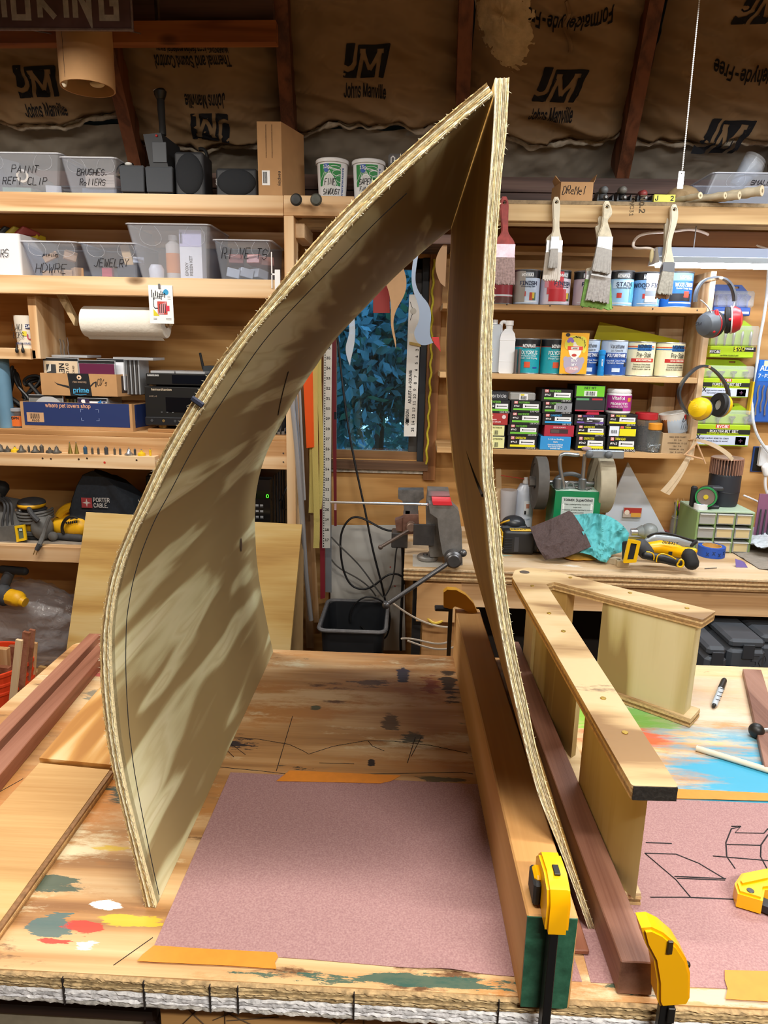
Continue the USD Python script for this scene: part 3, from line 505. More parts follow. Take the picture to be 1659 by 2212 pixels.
s1_=sheet('paper_sheet','dusty pink paper sheet taped down under the arch',[(-.2865,.672),(-.284,1.024),(.195,1.020),(.215,.657),(.05,.662),(-.1,.668)],3,curl=curl)
s2_=sheet('paper_sheet','pink paper sheet with marker sketches, right side of the table',[(.225,.657),(.228,1.0),(.70,1.004),(.70,.66)],5,z=.9002)
s_=[[(1395,1820),(1451,1822)],[(1393,1843),(1460,1845),(1510,1865),(1565,1898)],[(1393,1843),(1460,1900),(1491,1937)],[(1457,1893),(1568,1898)],[(1462,1897),(1566,1901)],[(1405,1938),(1480,1938),(1600,1943)],[(1598,1786),(1580,1790),(1568,1820),(1570,1850),(1588,1876)],[(1580,1785),(1600,1785),(1588,1799),(1650,1800),(1659,1790)],[(1570,1824),(1642,1826)],[(1540,1849),(1659,1859)],[(1659,1803),(1644,1825),(1643,1850),(1659,1880)]]
for q in s_:part(s2_,'marker_line',tube([Zp(x,y,.9012)for x,y in q],.0009,4),INK,smooth=True)
TAPE=C('e08a2c',.55,var=.06,scale=60)
def tapep(lab,pts,z=.9024):return solo('tape_strip',slab([tuple(Zp(x,y,.9)[:2])for x,y in pts],z,z+.0003),TAPE,lab,'tape',group=None,smooth=False)
tapep('wide strip of orange tape at the front left corner of the pink sheet',[(333,2046),(440,2053),(596,2061),(601,2070),(594,2082),(597,2097),(500,2090),(372,2084),(296,2080),(308,2066)])
tapep('long strip of orange tape at the back edge of the pink sheet under the arch',[(626,1667),(866,1678),(845,1690),(822,1695),(700,1692),(597,1690)])
tapep('strip of orange tape along the back edge of the sketched pink sheet',[(1440,1706),(1700,1718),(1700,1734),(1440,1727)])
tapep('orange tape patch at the lower right of the sketched pink sheet',[(1565,2099),(1700,2103),(1700,2170),(1566,2162),(1571,2140),(1565,2120)])
mk=thing('marker_pen','grey marker pen with a black cap on the right of the table','pen',(0,0,0));a,b=Zp(1543,1523,TB+.006),Zp(1565,1468,TB+.006);d=b-a
def seg(p0,p1,prof,n=14):
 return tube([p0+(p1-p0)*t for t,r in prof],[max(r,1e-4)for t,r in prof],n)
part(mk,'barrel',seg(a,b,[(0,.0045),(.02,.0058),(.6,.006)]),C('b9c3cc',.4));part(mk,'cap',seg(a,b,[(.60,.0064),(.95,.006),(1,.0045)]),BLACK,'black cap');part(mk,'tip',seg(a,b,[(-.06,.003),(-.005,.0042)]),BLACK)
g=[onT([(1546+k*3.0,1510-k*8),(1556+k*3,1513-k*8)],.0007,TB+.0125)for k in range(4)];part(mk,'print',cat(*g),INK)
solo('dowel',tube([Zp(1504,1616,TB+.006),Zp(1690,1673,TB+.006)],.0052,12),C('d8cdb6',.6),'thin pale wooden dowel on the blue painted patch','dowel')
rb=strip_board('hardwood_strip','short brown hardwood board at the right edge of the picture','wood strip',(.628,.672),(.765,.806),1.09,1.474,TB+.001,.913,SAPELE2)
kb=thing('clamp_knob','small black ball knob against the brown board at the right edge','knob',(0,0,0));c=Zp(1634,1578,TB+.014);part(kb,'ball',ball(c,.014),BLACK);part(kb,'stem',rod(c+[.012,0,0],c+[.035,.004,0],.005),STEEL)
fm=thing('bending_former','V-shaped plywood bending former on treated lumber posts, right of the arch','former',(.4,1.2,TB))
ZT=1.120
A=lambda x,y,z=ZT:tuple(Zp(x,y,z)[:2])
FPL=wood(['8a6c48','b0946a','bda47a','c8b088'],'x',7,3,16,.45,ringw=.9,dirt=[('6e5a48',16,.60,.67)],blobs=[((.29,.74,1.12),(11,8,1),'5a4836',14,(-.2,.3,.6))]);
top=Polygon([A(1365,1697),A(1466,1700),A(1180,1262),A(1197,1257),A(1518,1339),A(1547,1320),A(1190,1232),A(1140,1226),A(1112,1232),A(1106,1246)]).buffer(-.004).buffer(.004)
for k in range(4):
 z1=ZT-k*.0046;part(fm,'top_ply',slab(top.buffer(-.0006*(k%2)),z1-.0044,z1),FPL if k==0 else C(('7c6038','c3a878','8d6f45','b89a68')[k],.8,var=.3,scale=150),smooth=False)
zu=ZT-.0184
pf,pr_=A(1365,1697),A(1466,1700)
part(fm,'burnt_end',hull([(p[0]+o,p[1]-dy,z)for p,o in((pf,.002),(pr_,-.001))for dy in(-.0015,.0012)for z in(ZT-.018,ZT-.0006)]),C('1b1815',.9,var=.5,scale=200,bump=.001),'end blackened',smooth=False)
PT=[wood(c,'z',7,9,20,.3,ringw=.9)for c in(['8f7c50','b0a470','bdb384','c8c096'],['96793f','ae9a60','bfb07c'],['9a7a44','bb9a60','c9ab72'])]
dl=(np.array(A(1140,1226))-np.array(pf));dl/=np.linalg.norm(dl)
b0=np.array(Zp(1330,1830,TB+.018)[:2])
def along(s,o=0.0):return np.array([.3085,.760])+dl*s+np.array([-dl[1],dl[0]])*o
def lp(s0,s1,o0,o1,mt,nm='post'):
 P=[(*along(s,o),z)for s in(s0,s1)for o in(o0,o1)for z in(TB+.0185,zu-.0003)];part(fm,nm,hull(P),mt)
LX_=lambda y,d=.0012:.2885-.0267*(y-.643)+d
for pl_,mt in(([(LX_(.80),.80),(.306,.764),(.3125,.80),(.307,.975),(LX_(.975),.975)],PT[1]),([(LX_(1.165),1.165),(.294,1.08),(.304,1.09),(.298,1.345),(LX_(1.345),1.345)],PT[0]),([(LX_(1.375),1.375),(.297,1.372),(.294,1.455),(LX_(1.455),1.455)],C('d8cfae',.7,var=.06,scale=30))):part(fm,'post',slab(pl_,TB+.0185,zu-.0003),mt)
p0,p1=np.array(Zp(1315,1300,1.1)[:2]),np.array(Zp(1532,1360,1.1)[:2])
q0,q1=np.array(Zp(1307,1440,TB+.12)[:2]),np.array(Zp(1512,1566,TB+.018)[:2])
dr=np.array(A(1518,1339))-np.array(A(1197,1257));dr/=np.linalg.norm(dr);nr=np.array([-dr[1],dr[0]]);tip=np.array(A(1518,1339))
def rpst(s0,s1,o0,o1,mt):part(fm,'post',hull([(*(tip-dr*s+nr*o),z)for s in(s0,s1)for o in(o0,o1)for z in(TB+.0185,zu-.0003)]),mt)
rpst(.012,.195,.004,.042,PT[0]);rpst(.275,.335,.004,.042,PT[2])
low=Polygon([tuple(tip-dr*-.004+nr*-.004),tuple(tip-dr*-.004+nr*.052),tuple(tip-dr*.36+nr*.052),tuple(tip-dr*.36+nr*-.004)])
lowl=Polygon([(LX_(.775),.775),(.318,.775),(.31,1.49),(LX_(1.49),1.49)])
lowp=unary_union([low,lowl]);lowp=lowp if lowp.geom_type=='Polygon' else unary_union([low.buffer(.03),lowl.buffer(.03)]).buffer(-.03)
for k in range(4):
 z0=TB+.0012+k*.0044;part(fm,'base_ply',slab(lowp.buffer(-.0006*(k%2)),z0,z0+.0042),FPL if k==3 else C(('b89a68','7c6038','c3a878')[k],.8,var=.3,scale=150),smooth=False)
for px,py in((1150,1266),(1186,1325),(1217,1364),(1303,1509),(1350,1583),(1232,1248),(1361,1281),(1484,1314)):
 c=Zp(px,py,ZT);part(fm,'screw',cyl((c[0],c[1],ZT+.0002),.0042,.0012,12,b=.0004),C('c0a04a',.35,.8))
c=Zp(1133,1236,ZT);part(fm,'knot',cyl((c[0],c[1],ZT+.0001),.011,.0006,14),C('4a4038',.8))
P=hand('3',.035,c[0]+.012,c[1]+.004,ZT+.0005,r=.0009,face='z');part(fm,'pencil_mark',P,INK)
def hex_clamp():
 pass
YEL=C('f0b000',.32,var=.04,scale=8)
ck=thing('bar_clamp','yellow bar clamp gripping the green painted end of the beam','clamp',(.165,.62,.9))
x0,x1,z0,z1=fr(1166,1890,1222,1996,.608);zc=1.0215
jaw=[(.601,zc-.004),(.601,zc+.030),(.608,zc+.044),(.628,zc+.050),(.660,zc+.046),(.672,zc+.034),(.672,zc+.012),(.655,zc+.006),(.640,zc+.004),(.622,zc-.004)]
def side(pts,x0,x1,b=.003):
 p=Polygon(pts);lay=[(x0,p.buffer(-b)),(x0+b,p),(x1-b,p),(x1,p.buffer(-b))];a=ext(p,x1-x0-2*b);v=a.vertices
 m=trimesh.Trimesh(np.stack([v[:,2]+x0+b,v[:,0],v[:,1]],1),a.faces,process=False)
 c_=ext(p.buffer(-b),x1-x0);v=c_.vertices;m2=trimesh.Trimesh(np.stack([v[:,2]+x0,v[:,0],v[:,1]],1),c_.faces,process=False)
 return cat(m,m2)
part(ck,'jaw',side(jaw,.154,.178),YEL);part(ck,'pad',bx(.146,.1545,.632,.664,zc,zc+.028,.004),C('2b2d30',.6));part(ck,'insert',bx(.1475,.158,.638,.660,zc+.016,zc+.032,.003),YEL)
part(ck,'bar',bx(.1595,.1685,.603,.6195,.50,zc+.01),C('17181a',.4,.3));part(ck,'slot',bx(.1635,.170,.622,.636,zc+.0485,zc+.0512,.0005),BLACK);part(ck,'lower_jaw',side([(.603,.84),(.66,.835),(.672,.8585),(.650,.8595),(.62,.82),(.603,.80)],.152,.176),YEL)
ck=thing('bar_clamp','yellow bar clamp at the far end of the beam, behind the arch','clamp',(.115,1.5,1.02))
a=Zp(975,1300,1.05);xb=.098
part(ck,'jaw',plate(Polygon([tuple(Yp(x,y,1.50)[[0,2]])for x,y in((958,1308),(958,1276),(966,1270),(985,1271),(1005,1282),(1022,1300),(1030,1318),(1028,1326),(1016,1322),(1000,1312),(982,1306),(975,1312))]),1.488,1.508),C('c8901c',.4))
part(ck,'pad',bx(Yp(992,0,1.5)[0],Yp(1030,0,1.5)[0],1.485,1.511,1.0205,1.027,.002),BLACK);x0=Yp(969,1340,1.50)[0];x1=Yp(978,1340,1.50)[0];part(ck,'bar',bx(x0,x1,1.514,1.520,.80,1.046),BLACK)
part(ck,'back_plate',bx(x0-.004,x1+.004,1.509,1.5215,1.03,1.048),C('c8901c',.4))
ck=thing('bar_clamp','yellow bar clamp at the near end of the long brown strip, front right','clamp',(.31,.63,.9))
jaw=[tuple(Yp(x,y,.617)[[0,2]])for x,y in((1378,1986),(1400,1984),(1425,1996),(1455,2022),(1474,2052),(1482,2082),(1481,2135),(1474,2148),(1418,2152),(1412,2140),(1412,2100),(1404,2052),(1386,2018))]
part(ck,'jaw',cat(plate(Polygon(jaw),.606,.626),plate(Polygon(jaw).buffer(-.003),.603,.629)),YEL)
x0,x1,zA,zB=fr(1416,2150,1446,2290,.615);part(ck,'bar',bx(x0,x1,.610,.6185,zA-.1,zB),C('17181a',.4,.3));x0,x1,zA,zB=fr(1440,2030,1452,2058,.6035);part(ck,'slot',bx(x0,x1,.6005,.6035,zA,zB),C('3a2c10',.5));c=Yp(1484,2083,.615);part(ck,'rivet',ball(c,.0035),BLACK)
part(ck,'foot',bx(.292,.300,.607,.626,.905,.925),BLACK)
ck=thing('bar_clamp','yellow clamp jaw lying on the sketched paper at the right edge','clamp',(.5,.8,TB))
pp=[tuple(Zp(x,y,.915)[:2])for x,y in((1585,1920),(1600,1898),(1659,1886),(1700,1890),(1700,1930),(1650,1934),(1646,1958),(1592,1942))]
part(ck,'jaw',cat(slab(pp,.9035,.923),slab(Polygon(pp).buffer(-.003),.902,.926)),YEL);c=Zp(1621,1924,.926);part(ck,'rivet',cyl((c[0],c[1],.9255),.0045,.0015,14),C('3a3a3c',.4));part(ck,'bar',hull([(*Zp(x,y,.91)[:2],z)for x,y in((1645,1944),(1700,1968),(1700,1985),(1645,1962))for z in(.905,.915)]),BLACK)
part(ck,'rib',slab([tuple(Zp(x,y,.928)[:2])for x,y in((1600,1903),(1659,1893),(1659,1897),(1604,1909))],.925,.929),YEL)
# ---------------------------------------------------------------- left shelf unit
YL=2.45
ZT1,ZL2,ZL3,ZL4=2.076,1.815,1.287,.862
px_,_,_,_=fr(617,440,640,460,YL);pxr=fr(617,700,640,720,YL)[1]
LX=-2.2
un=thing('shelf_unit','pine shelving along the back wall, left of the window','shelves',(-1.2,YL,0))
part(un,'top_shelf',bx(LX,px_+.01,YL+.002,YW-.005,ZT1-.016,ZT1),SHELFPLY);part(un,'top_rail',bx(LX,px_-.001,YL-.036,YL+.001,ZT1-.063,ZT1-.002,.0015),PINE)
part(un,'shelf',bx(LX,px_-.001,YL+.002,YW-.005,ZL2-.016,ZL2),SHELFPLY);part(un,'shelf_rail',bx(LX,px_-.03,YL-.036,YL+.001,ZL2-.062,ZL2-.002,.0015),PINE)
part(un,'shelf',bx(LX,px_-.001,YL+.002,YW-.005,ZL3-.016,ZL3),SHELFPLY)
part(un,'shelf_rail',bx(LX,px_-.001,YL-.018,YL+.001,ZL3-.118,ZL3-.017,.0015),PINE);part(un,'bit_ledge',bx(LX,-.895,YL-.060,YL-.019,ZL3-.125,ZL3-.077,.0015),PINE)
part(un,'shelf_edge',bx(LX,px_-.001,YL-.016,YL+.001,ZL3-.0165,ZL3+.001,.0006),SHELFPLY)
part(un,'shelf',bx(LX,px_-.001,YL+.002,YW-.005,ZL4-.016,ZL4),C('8b8074',.85,var=.15,scale=30));part(un,'shelf_rail',bx(LX,px_-.001,YL-.036,YL+.001,ZL4-.062,ZL4-.002,.0015),PINE)
part(un,'post',bx(px_,pxr,YL-.036,YL+.05,0,ZT1-.063,.0015),PINEZ);part(un,'post_cap',bx(px_,px_+.23,YL-.036,YL+.001,ZT1-.0625,ZT1-.001,.0015),PINE)
d0,d1,zz0,zz1=fr(66,634,84,775,YL+.01)
part(un,'divider',bx(d0,d1,YL+.003,YW-.1,zz0,ZL2-.064,.001),PINEZ);part(un,'back_batten',bx(LX,px_,YW-.045,YW-.003,ZL2+.13,ZL2+.19),PINE)
t0,t1,q0,q1=fr(0,752,76,776,YL+.0);part(un,'small_shelf',bx(LX,t1,YL+.003,YW-.12,q0+.002,q1-.006),PINE);part(un,'small_rail',bx(LX,t1-.01,YL-.012,YL+.002,q0,q1,.001),PINE)
br=rot(bx(px_+.03,px_+.05,YL+.02,YL+.055,-.14,.14),(0,1,0),-28,(px_+.04,YL,0));part(un,'corner_brace',bx(px_+.0235,px_+.062,YL+.002,YL+.2,ZT1-.125,ZT1-.08),PINEY)
for(x,y)in((550,985),(612,979),(612,998)):part(un,'screw',cyl(Yp(x,y,YL-.0185),.0028,.0012,8,'y',.0003),DGREY)
for(x,y)in((92,990),(110,991),(170,992),(188,990),(295,994)):part(un,'hole',cyl(Yp(x,y,YL-.0602),.0035,.0006,8,'y',.0001),C('3a2616',.9))
part(un,'red_dot',cyl(Yp(226,999,YL-.0602),.0042,.0006,12,'y',.0001),C('c8352c',.6))
zb=ZL3-.0765
def bitz(px,prof,mt,lab,n=12,cut=None):
 x=Yp(px,978,YL-.045)[0];t=thing('router_bit',lab,'router bit',(x,YL-.042,zb),group='router bits along the ledge');c=(x,YL-.042,zb)
 part(t,'cutter',lathe(prof,c,n),mt,smooth=40)
 r,h=prof[-2];part(t,'shank',cyl((x,YL-.042,zb+h),max(.002,r*.55),cut or .004,8),STEEL)
CB=OLDSTEEL;BT=C('58534c',.5,.4);YB=C('e0b818',.5)
PR=dict(cove=[(0,0),(.016,0),(.016,.004),(.008,.01),(.005,.022),(.003,.023),(0,.023)],cone=[(0,0),(.008,0),(.0075,.003),(.0015,.038),(0,.039)],strt=[(0,0),(.004,0),(.004,.020),(.003,.021),(0,.021)],flat=[(0,0),(.014,0),(.013,.008),(.005,.012),(.004,.018),(0,.018)],tall=[(0,0),(.0065,0),(.007,.022),(.004,.026),(0,.027)])
BITS=[(2,'cove',BT,'first at the left edge, dark and flared'),(16,'flat',BT,'second from the left, low and flat'),(32,'flat',YB,'yellow one near the left end'),(46,'cove',BT,'wide grey one after the yellow one at left'),(62,'strt',BT,'thin short one near the left'),(76,'cove',BT,'flared one with a thin top, sixth from left'),(90,'tall',BT,'tall tilted one, seventh from left'),(107,'flat',BT,'squat one left of the wide fan-shaped bit'),(122,'cove',BT,'wide fan-shaped one before the gap'),(151,'cone',C('8a7a3a',.4,.6),'left of two tall tapering step cones'),(165,'cone',C('8a7a3a',.4,.6),'right of two tall tapering step cones'),(184,'tall',C('274a63',.5),'dark blue one right of the step cones'),(199,'strt',BT,'straight grey one right of the blue one'),(212,'strt',BT,'thin straight one in the middle of the row'),(229,'tall',DGREY,'thick dark one in the middle right'),(247,'strt',BT,'short one with a red tip mark above'),(259,'strt',BT,'straight dark one left of the silver-topped bit'),(278,'cove',STEEL,'silver-topped wide one near the right end'),(291,'strt',DGREY,'dark thin one left of the yellow cutter'),(305,'flat',YB,'yellow cutter near the right end'),(324,'strt',YB,'thin yellow one at the right end')]
for px,k,mt,lab in BITS:bitz(px,PR[k],mt,'router bit on the ledge, '+lab)
# ------------------------------------------- tubs
MILK=clear((.90,.92,.97),.13,.2);MILKD=clear((.86,.89,.95),.09,.2);RIM=clear((.85,.87,.92),.45,.25)
def tub(name,lab,rim,bot,pt,pb,y,dep,zs,mt=MILK,cat_='bin',writing=(),lip=True,tabs=True):
 a0,a1,_,zt=fr(rim[0],pt,rim[1],pb,y);b0,b1,_,_=fr(bot[0],pt,bot[1],pb,y);cx,bxm=(a0+a1)/2,(b0+b1)/2
 t=thing(name,lab,cat_,(cx,y+dep/2,zs));z0=zs+.0005;ht=zt-z0
 ins=((a1-a0)-(b1-b0))/2;P=lambda h,z,m,sh=0:[(h[0]+sx*(h[1]-m),y+dep/2+sy*(dep/2-m-h[2]),z)for sx in(-1,1)for sy in(-1,1)]
 def ro(cx_,hx,hy,z,r):
  return[(cx_+sx*(hx-r+r*cs(q)),y+dep/2+sy*(hy-r+r*sn(q)),z)for sx in(-1,1)for sy in(-1,1)for q in(0,.5,1.05,1.57)]
 o=hull(ro(bxm,(b1-b0)/2,dep/2-ins*.5,z0,.012)+ro(cx,(a1-a0)/2-.004,dep/2-.004,zt-.003,.016))
 i=hull(ro(bxm,(b1-b0)/2-.002,dep/2-ins*.5-.002,z0+.002,.011)+ro(cx,(a1-a0)/2-.006,dep/2-.006,zt,.014))
 mo,mi=[Manifold.hull_points(np.asarray(q.vertices,float))for q in(o,i)]
 s=(mo-mi).to_mesh();part(t,'body',tm(s.vert_properties[:,:3],s.tri_verts),mt,smooth=30)
 if lip:
  ro_=Polygon([(q[0],q[1])for q in ro(cx,(a1-a0)/2,dep/2,0,.016)]).convex_hull;ri=Polygon([(q[0],q[1])for q in ro(cx,(a1-a0)/2-.006,dep/2-.006,0,.014)]).convex_hull
  part(t,'rim',slab(ro_.difference(ri),zt-.004,zt),RIM,smooth=False)
 t.k=lambda fz:(bxm+(cx-bxm)*fz,y+ins*.5*(1-fz)+.004*fz,z0+ht*fz,((b1-b0)+((a1-a0)-(b1-b0))*fz)/2)
 for(s_,h,fx,fz,w,sd)in writing:
  c,yf,z,hw=t.k(fz);part(t,'handwriting',hand(s_,h,c+fx*hw,z,yf-.0022,width=w,seed=sd,r=.0011),INK)
 if tabs:
  for fx in(-.45,.62):
   c,yf,z,hw=t.k(.62);c2,yf2,z2,hw2=t.k(.95);part(t,'moulded_line',tube(spl([(c2+fx*hw2-.02,yf2-.0008,z2),(c+fx*hw-.02,yf-.0008,z),(c+fx*hw+.02,yf-.0008,z),(c2+fx*hw2+.02,yf2-.0008,z2)],5),.0005,5),RIM)
 return t,dict(x=bxm,y=y+dep/2,z=z0+.003,hw=(b1-b0)/2,hy=dep/2-ins,h=ht)
def stuffbox(nm,lab,cat_,c,size,mt,rz=0,tilt=0,grp=None):
 m=bx(-size[0]/2,size[0]/2,-size[1]/2,size[1]/2,0,size[2],.0015)
 m=rot(rot(m,(0,1,0),tilt),(0,0,1),rz);m=mv(m,c[0],c[1],c[2]-m.bounds[0][2]);return solo(nm,m,mt,lab,cat_,grp)
t,b=tub('plastic_bin','clear bin of paint rollers at the far left of the top shelf',(-70,134),(-55,118),328,417,YL+.01,.26,ZT1,writing=[('PAINT',.022,-.1,.52,.09,2),('REFI CLIP',.022,-.35,.24,.15,3)])
rl=thing('paint_roller','hollow white paint roller sleeve in the far left clear bin','paint roller',(b['x']+.03,b['y'],b['z']+.06));part(rl,'sleeve',lathe([(.014,0),(.021,0),(.021,.18),(.014,.18),(.014,0)],(b['x']+.02,b['y']+.06,b['z']+.055),20,'y'),C('d9cfc0',.9))
stuffbox('cloth_bundle','pale green bundle in the bottom of the far left clear bin','cloth',(b['x']-.02,b['y']-.03,b['z']),(.1,.12,.025),C('93ad9c',.9));stuffbox('white_roll','white roll lying at the right in the far left clear bin','roll',(b['x']+.085,b['y']-.03,b['z']),(.05,.1,.035),C('d8d8d8',.8),20)
t,b=tub('plastic_bin','clear bin with handwriting about brushes and rollers, left top shelf',(127,253),(146,245),338,417,YL+.01,.26,ZT1,writing=[('BRUSHES,',.020,-.50,.52,.105,5),('RollERS',.020,-.48,.26,.085,6)])
stuffbox('paper_label','cream card inside the clear bin for brushes','card',(b['x']+.01,b['y']-.08,b['z']+.03),(.10,.002,.04),C('cdbba8',.8));stuffbox('blue_cloth','blue-grey bundle low inside the bin for brushes','cloth',(b['x'],b['y'],b['z']),(.12,.14,.03),C('6a7688',.9))
stuffbox('grey_case','grey case edge behind the far left bin in the roof space','case',(fr(0,300,32,330,2.66)[0]-.03,2.7,ZT1),(.11,.06,.15),GREY,0,14)
SPK=C('2b2d31',.6,var=.06,scale=40);GRL=C('1f2227',.9,bump=.0006,scale=900)
def satellite(px0,px1,pt,lab):
 x0,x1,_,zt=fr(px0,pt,px1,417,YL+.01);t=thing('speaker',lab,'speaker',((x0+x1)/2,YL+.05,ZT1),group='small satellite speakers on the top shelf');z0=ZT1+.0005
 part(t,'cabinet',hull([(x0+.004,YL+.03,z0),(x1-.004,YL+.03,z0),(x0+.012,YL+.12,z0),(x1-.012,YL+.12,z0),(x0,YL+.03,zt-.006),(x1,YL+.03,zt-.006),(x0+.005,YL+.03,zt),(x1-.005,YL+.03,zt),(x0+.012,YL+.12,zt-.02),(x1-.012,YL+.12,zt-.02)]),SPK)
 part(t,'grille',rhull([(x0+.007,YL+.026,z0+.018),(x1-.007,YL+.026,z0+.018),(x0+.005,YL+.026,zt-.008),(x1-.005,YL+.026,zt-.008)],.005),GREY if False else C('45494f',.85,bump=.0005,scale=800));return x0,x1,zt
satellite(255,309,354,'small grey satellite speaker, left of the pair beside the clear bin');x0,x1,zt=satellite(311,371,356,'small grey satellite speaker under the grey dustpan-like charger')
lamp_=thing('wire_guard','small wire lamp guard with white fluff on top of the left satellite speaker','wire guard',(Yp(275,350,YL+.05)[0],YL+.06,ZT1+.066))
c=Yp(274,340,YL+.07);part(lamp_,'base',bx(c[0]-.035,c[0]+.035,YL+.04,YL+.1,ZT1+.0665,ZT1+.074),C('6b5c48',.8))
for k in range(5):a=k*.6;part(lamp_,'wire',tube(spl([(c[0]-.034+.014*k,YL+.05,ZT1+.074),(c[0]-.02+.01*k,YL+.06+.01*math.sin(a),ZT1+.105+.006*math.sin(k*2)),(c[0]+.03-.012*k,YL+.09,ZT1+.078+.004*k)],5),.0022,5),BLACK)
part(lamp_,'fluff',ball((c[0]+.008,YL+.06,ZT1+.108),.009,(1.4,1,.7)),WHITEM)
vt=thing('vacuum_charger','dark grey tapered housing with a black upright tube, on a satellite speaker','vacuum part',(Yp(345,350,YL+.05)[0],YL+.06,ZT1+.066))
p=lambda x,y,yy=YL+.04:tuple(Yp(x,y,yy));zz=ZT1+.0672
part(vt,'housing',hull([p(309,290),p(348,287),(p(309,0)[0],YL+.04,zz),(p(350,0)[0],YL+.04,zz),(*p(388,318,YL+.16)[:2],p(388,318,YL+.16)[2]),(p(388,0,YL+.16)[0],YL+.16,zz),p(325,300,YL+.16),(p(315,0)[0],YL+.16,zz)]),SPK)
part(vt,'face',bx(p(313,0)[0],p(345,0)[0],YL+.036,YL+.0405,p(0,347)[2],p(0,303)[2],.002),C('4a4e54',.6));part(vt,'tube',tube([p(352,292,YL+.07),p(350,262,YL+.07),p(348,235,YL+.07),p(347,215,YL+.07)],[.011,.011,.0125,.012],14),BLACKM);part(vt,'nozzle',tube([p(347,215,YL+.07),p(346,206,YL+.07),p(346,198,YL+.07),p(345,194,YL+.07)],[.013,.019,.021,.016],14),BLACK);part(vt,'fluff',ball(p(340,196,YL+.065),.010,(1.3,.8,.6)),WHITEM);part(vt,'red_clip',ball(p(338,293,YL+.038),.004),RED)
def oval_speaker(px0,px1,pt,lab,nm=True):
 x0,x1,_,zt=fr(px0,pt,px1,417,YL+.01);z0=ZT1+.0005;t=thing('speaker',lab,'speaker',((x0+x1)/2,YL+.08,ZT1));cx,cz=(x0+x1)/2,(z0+zt)/2;hx,hz=(x1-x0)/2,(zt-z0)/2
 part(t,'cabinet',rhull([(cx+sx*(hx-.012),yy,cz+sz*(hz-.012))for sx in(-1,1)for sz in(-1,1)for yy in(YL+.045,YL+.13)],.0115),SPK)
 g=ball((0,0,0),1,(hx*.92,.016,hz*.90),3);part(t,'grille',mv(g,cx,YL+.036,cz+.002),GRL)
 part(t,'badge',tfront('polkaudio',.0055,cx,z0+.003,YL+.032,w=.026)if nm else tfront('polkaudio',.004,x0+.008,cz,YL+.022,w=.02,ang=90),C('c9c9c9',.5));return t
t=oval_speaker(371,437,322,'upright black speaker with an oval grille on the top shelf');a,b_=Yp(430,322,YL+.14),Yp(446,352,YL+.15)
part(t,'bracket',tube(spl([a,a+[.02,0,-.004],b_,b_+[-.01,0,-.012]],5),.006,8),BLACK)
oval_speaker(461,553,358,'black speaker lying on its side, with a wide oval grille, left of the tall box',False)
x0,x1,_,zt=fr(557,262,609,416,YL+.01);t=thing('cardboard_box','tall narrow brown cardboard box standing on the top shelf','box',((x0+x1)/2,YL+.06,ZT1))
part(t,'carton',hull([(x0,YL+.012,ZT1+.0005),(x1,YL+.012,ZT1+.0005),(x0+.014,YL+.16,ZT1+.0005),(x1+.055,YL+.15,ZT1+.0005),(x0-.002,YL+.012,zt),(x1-.002,YL+.012,zt),(x0+.012,YL+.16,zt-.002),(x1+.05,YL+.15,zt-.002)]),CARD)
a=fr(566,368,583,400,YL+.011);part(t,'label',fbx(*a,YL+.0118),WHITE);part(t,'barcode',rot(barcode(a[0]+.003,a[1]-.008,a[2]+.006,a[3]-.004,YL+.0112,12),(0,1,0),0),INK)
part(t,'print',tfront('nexplay',.009,Yp(600,378,YL)[0],Yp(600,400,YL+.011)[2]+.02,YL+.0118,ang=-90),INK)
for k in range(2):part(t,'print',tfront('recycled packaging text block for this box',.004,Yp(572+k*13,310,YL)[0],Yp(575,305,YL+.011)[2],YL+.0118,w=.10,ang=-90),C('6a4c34',.8))
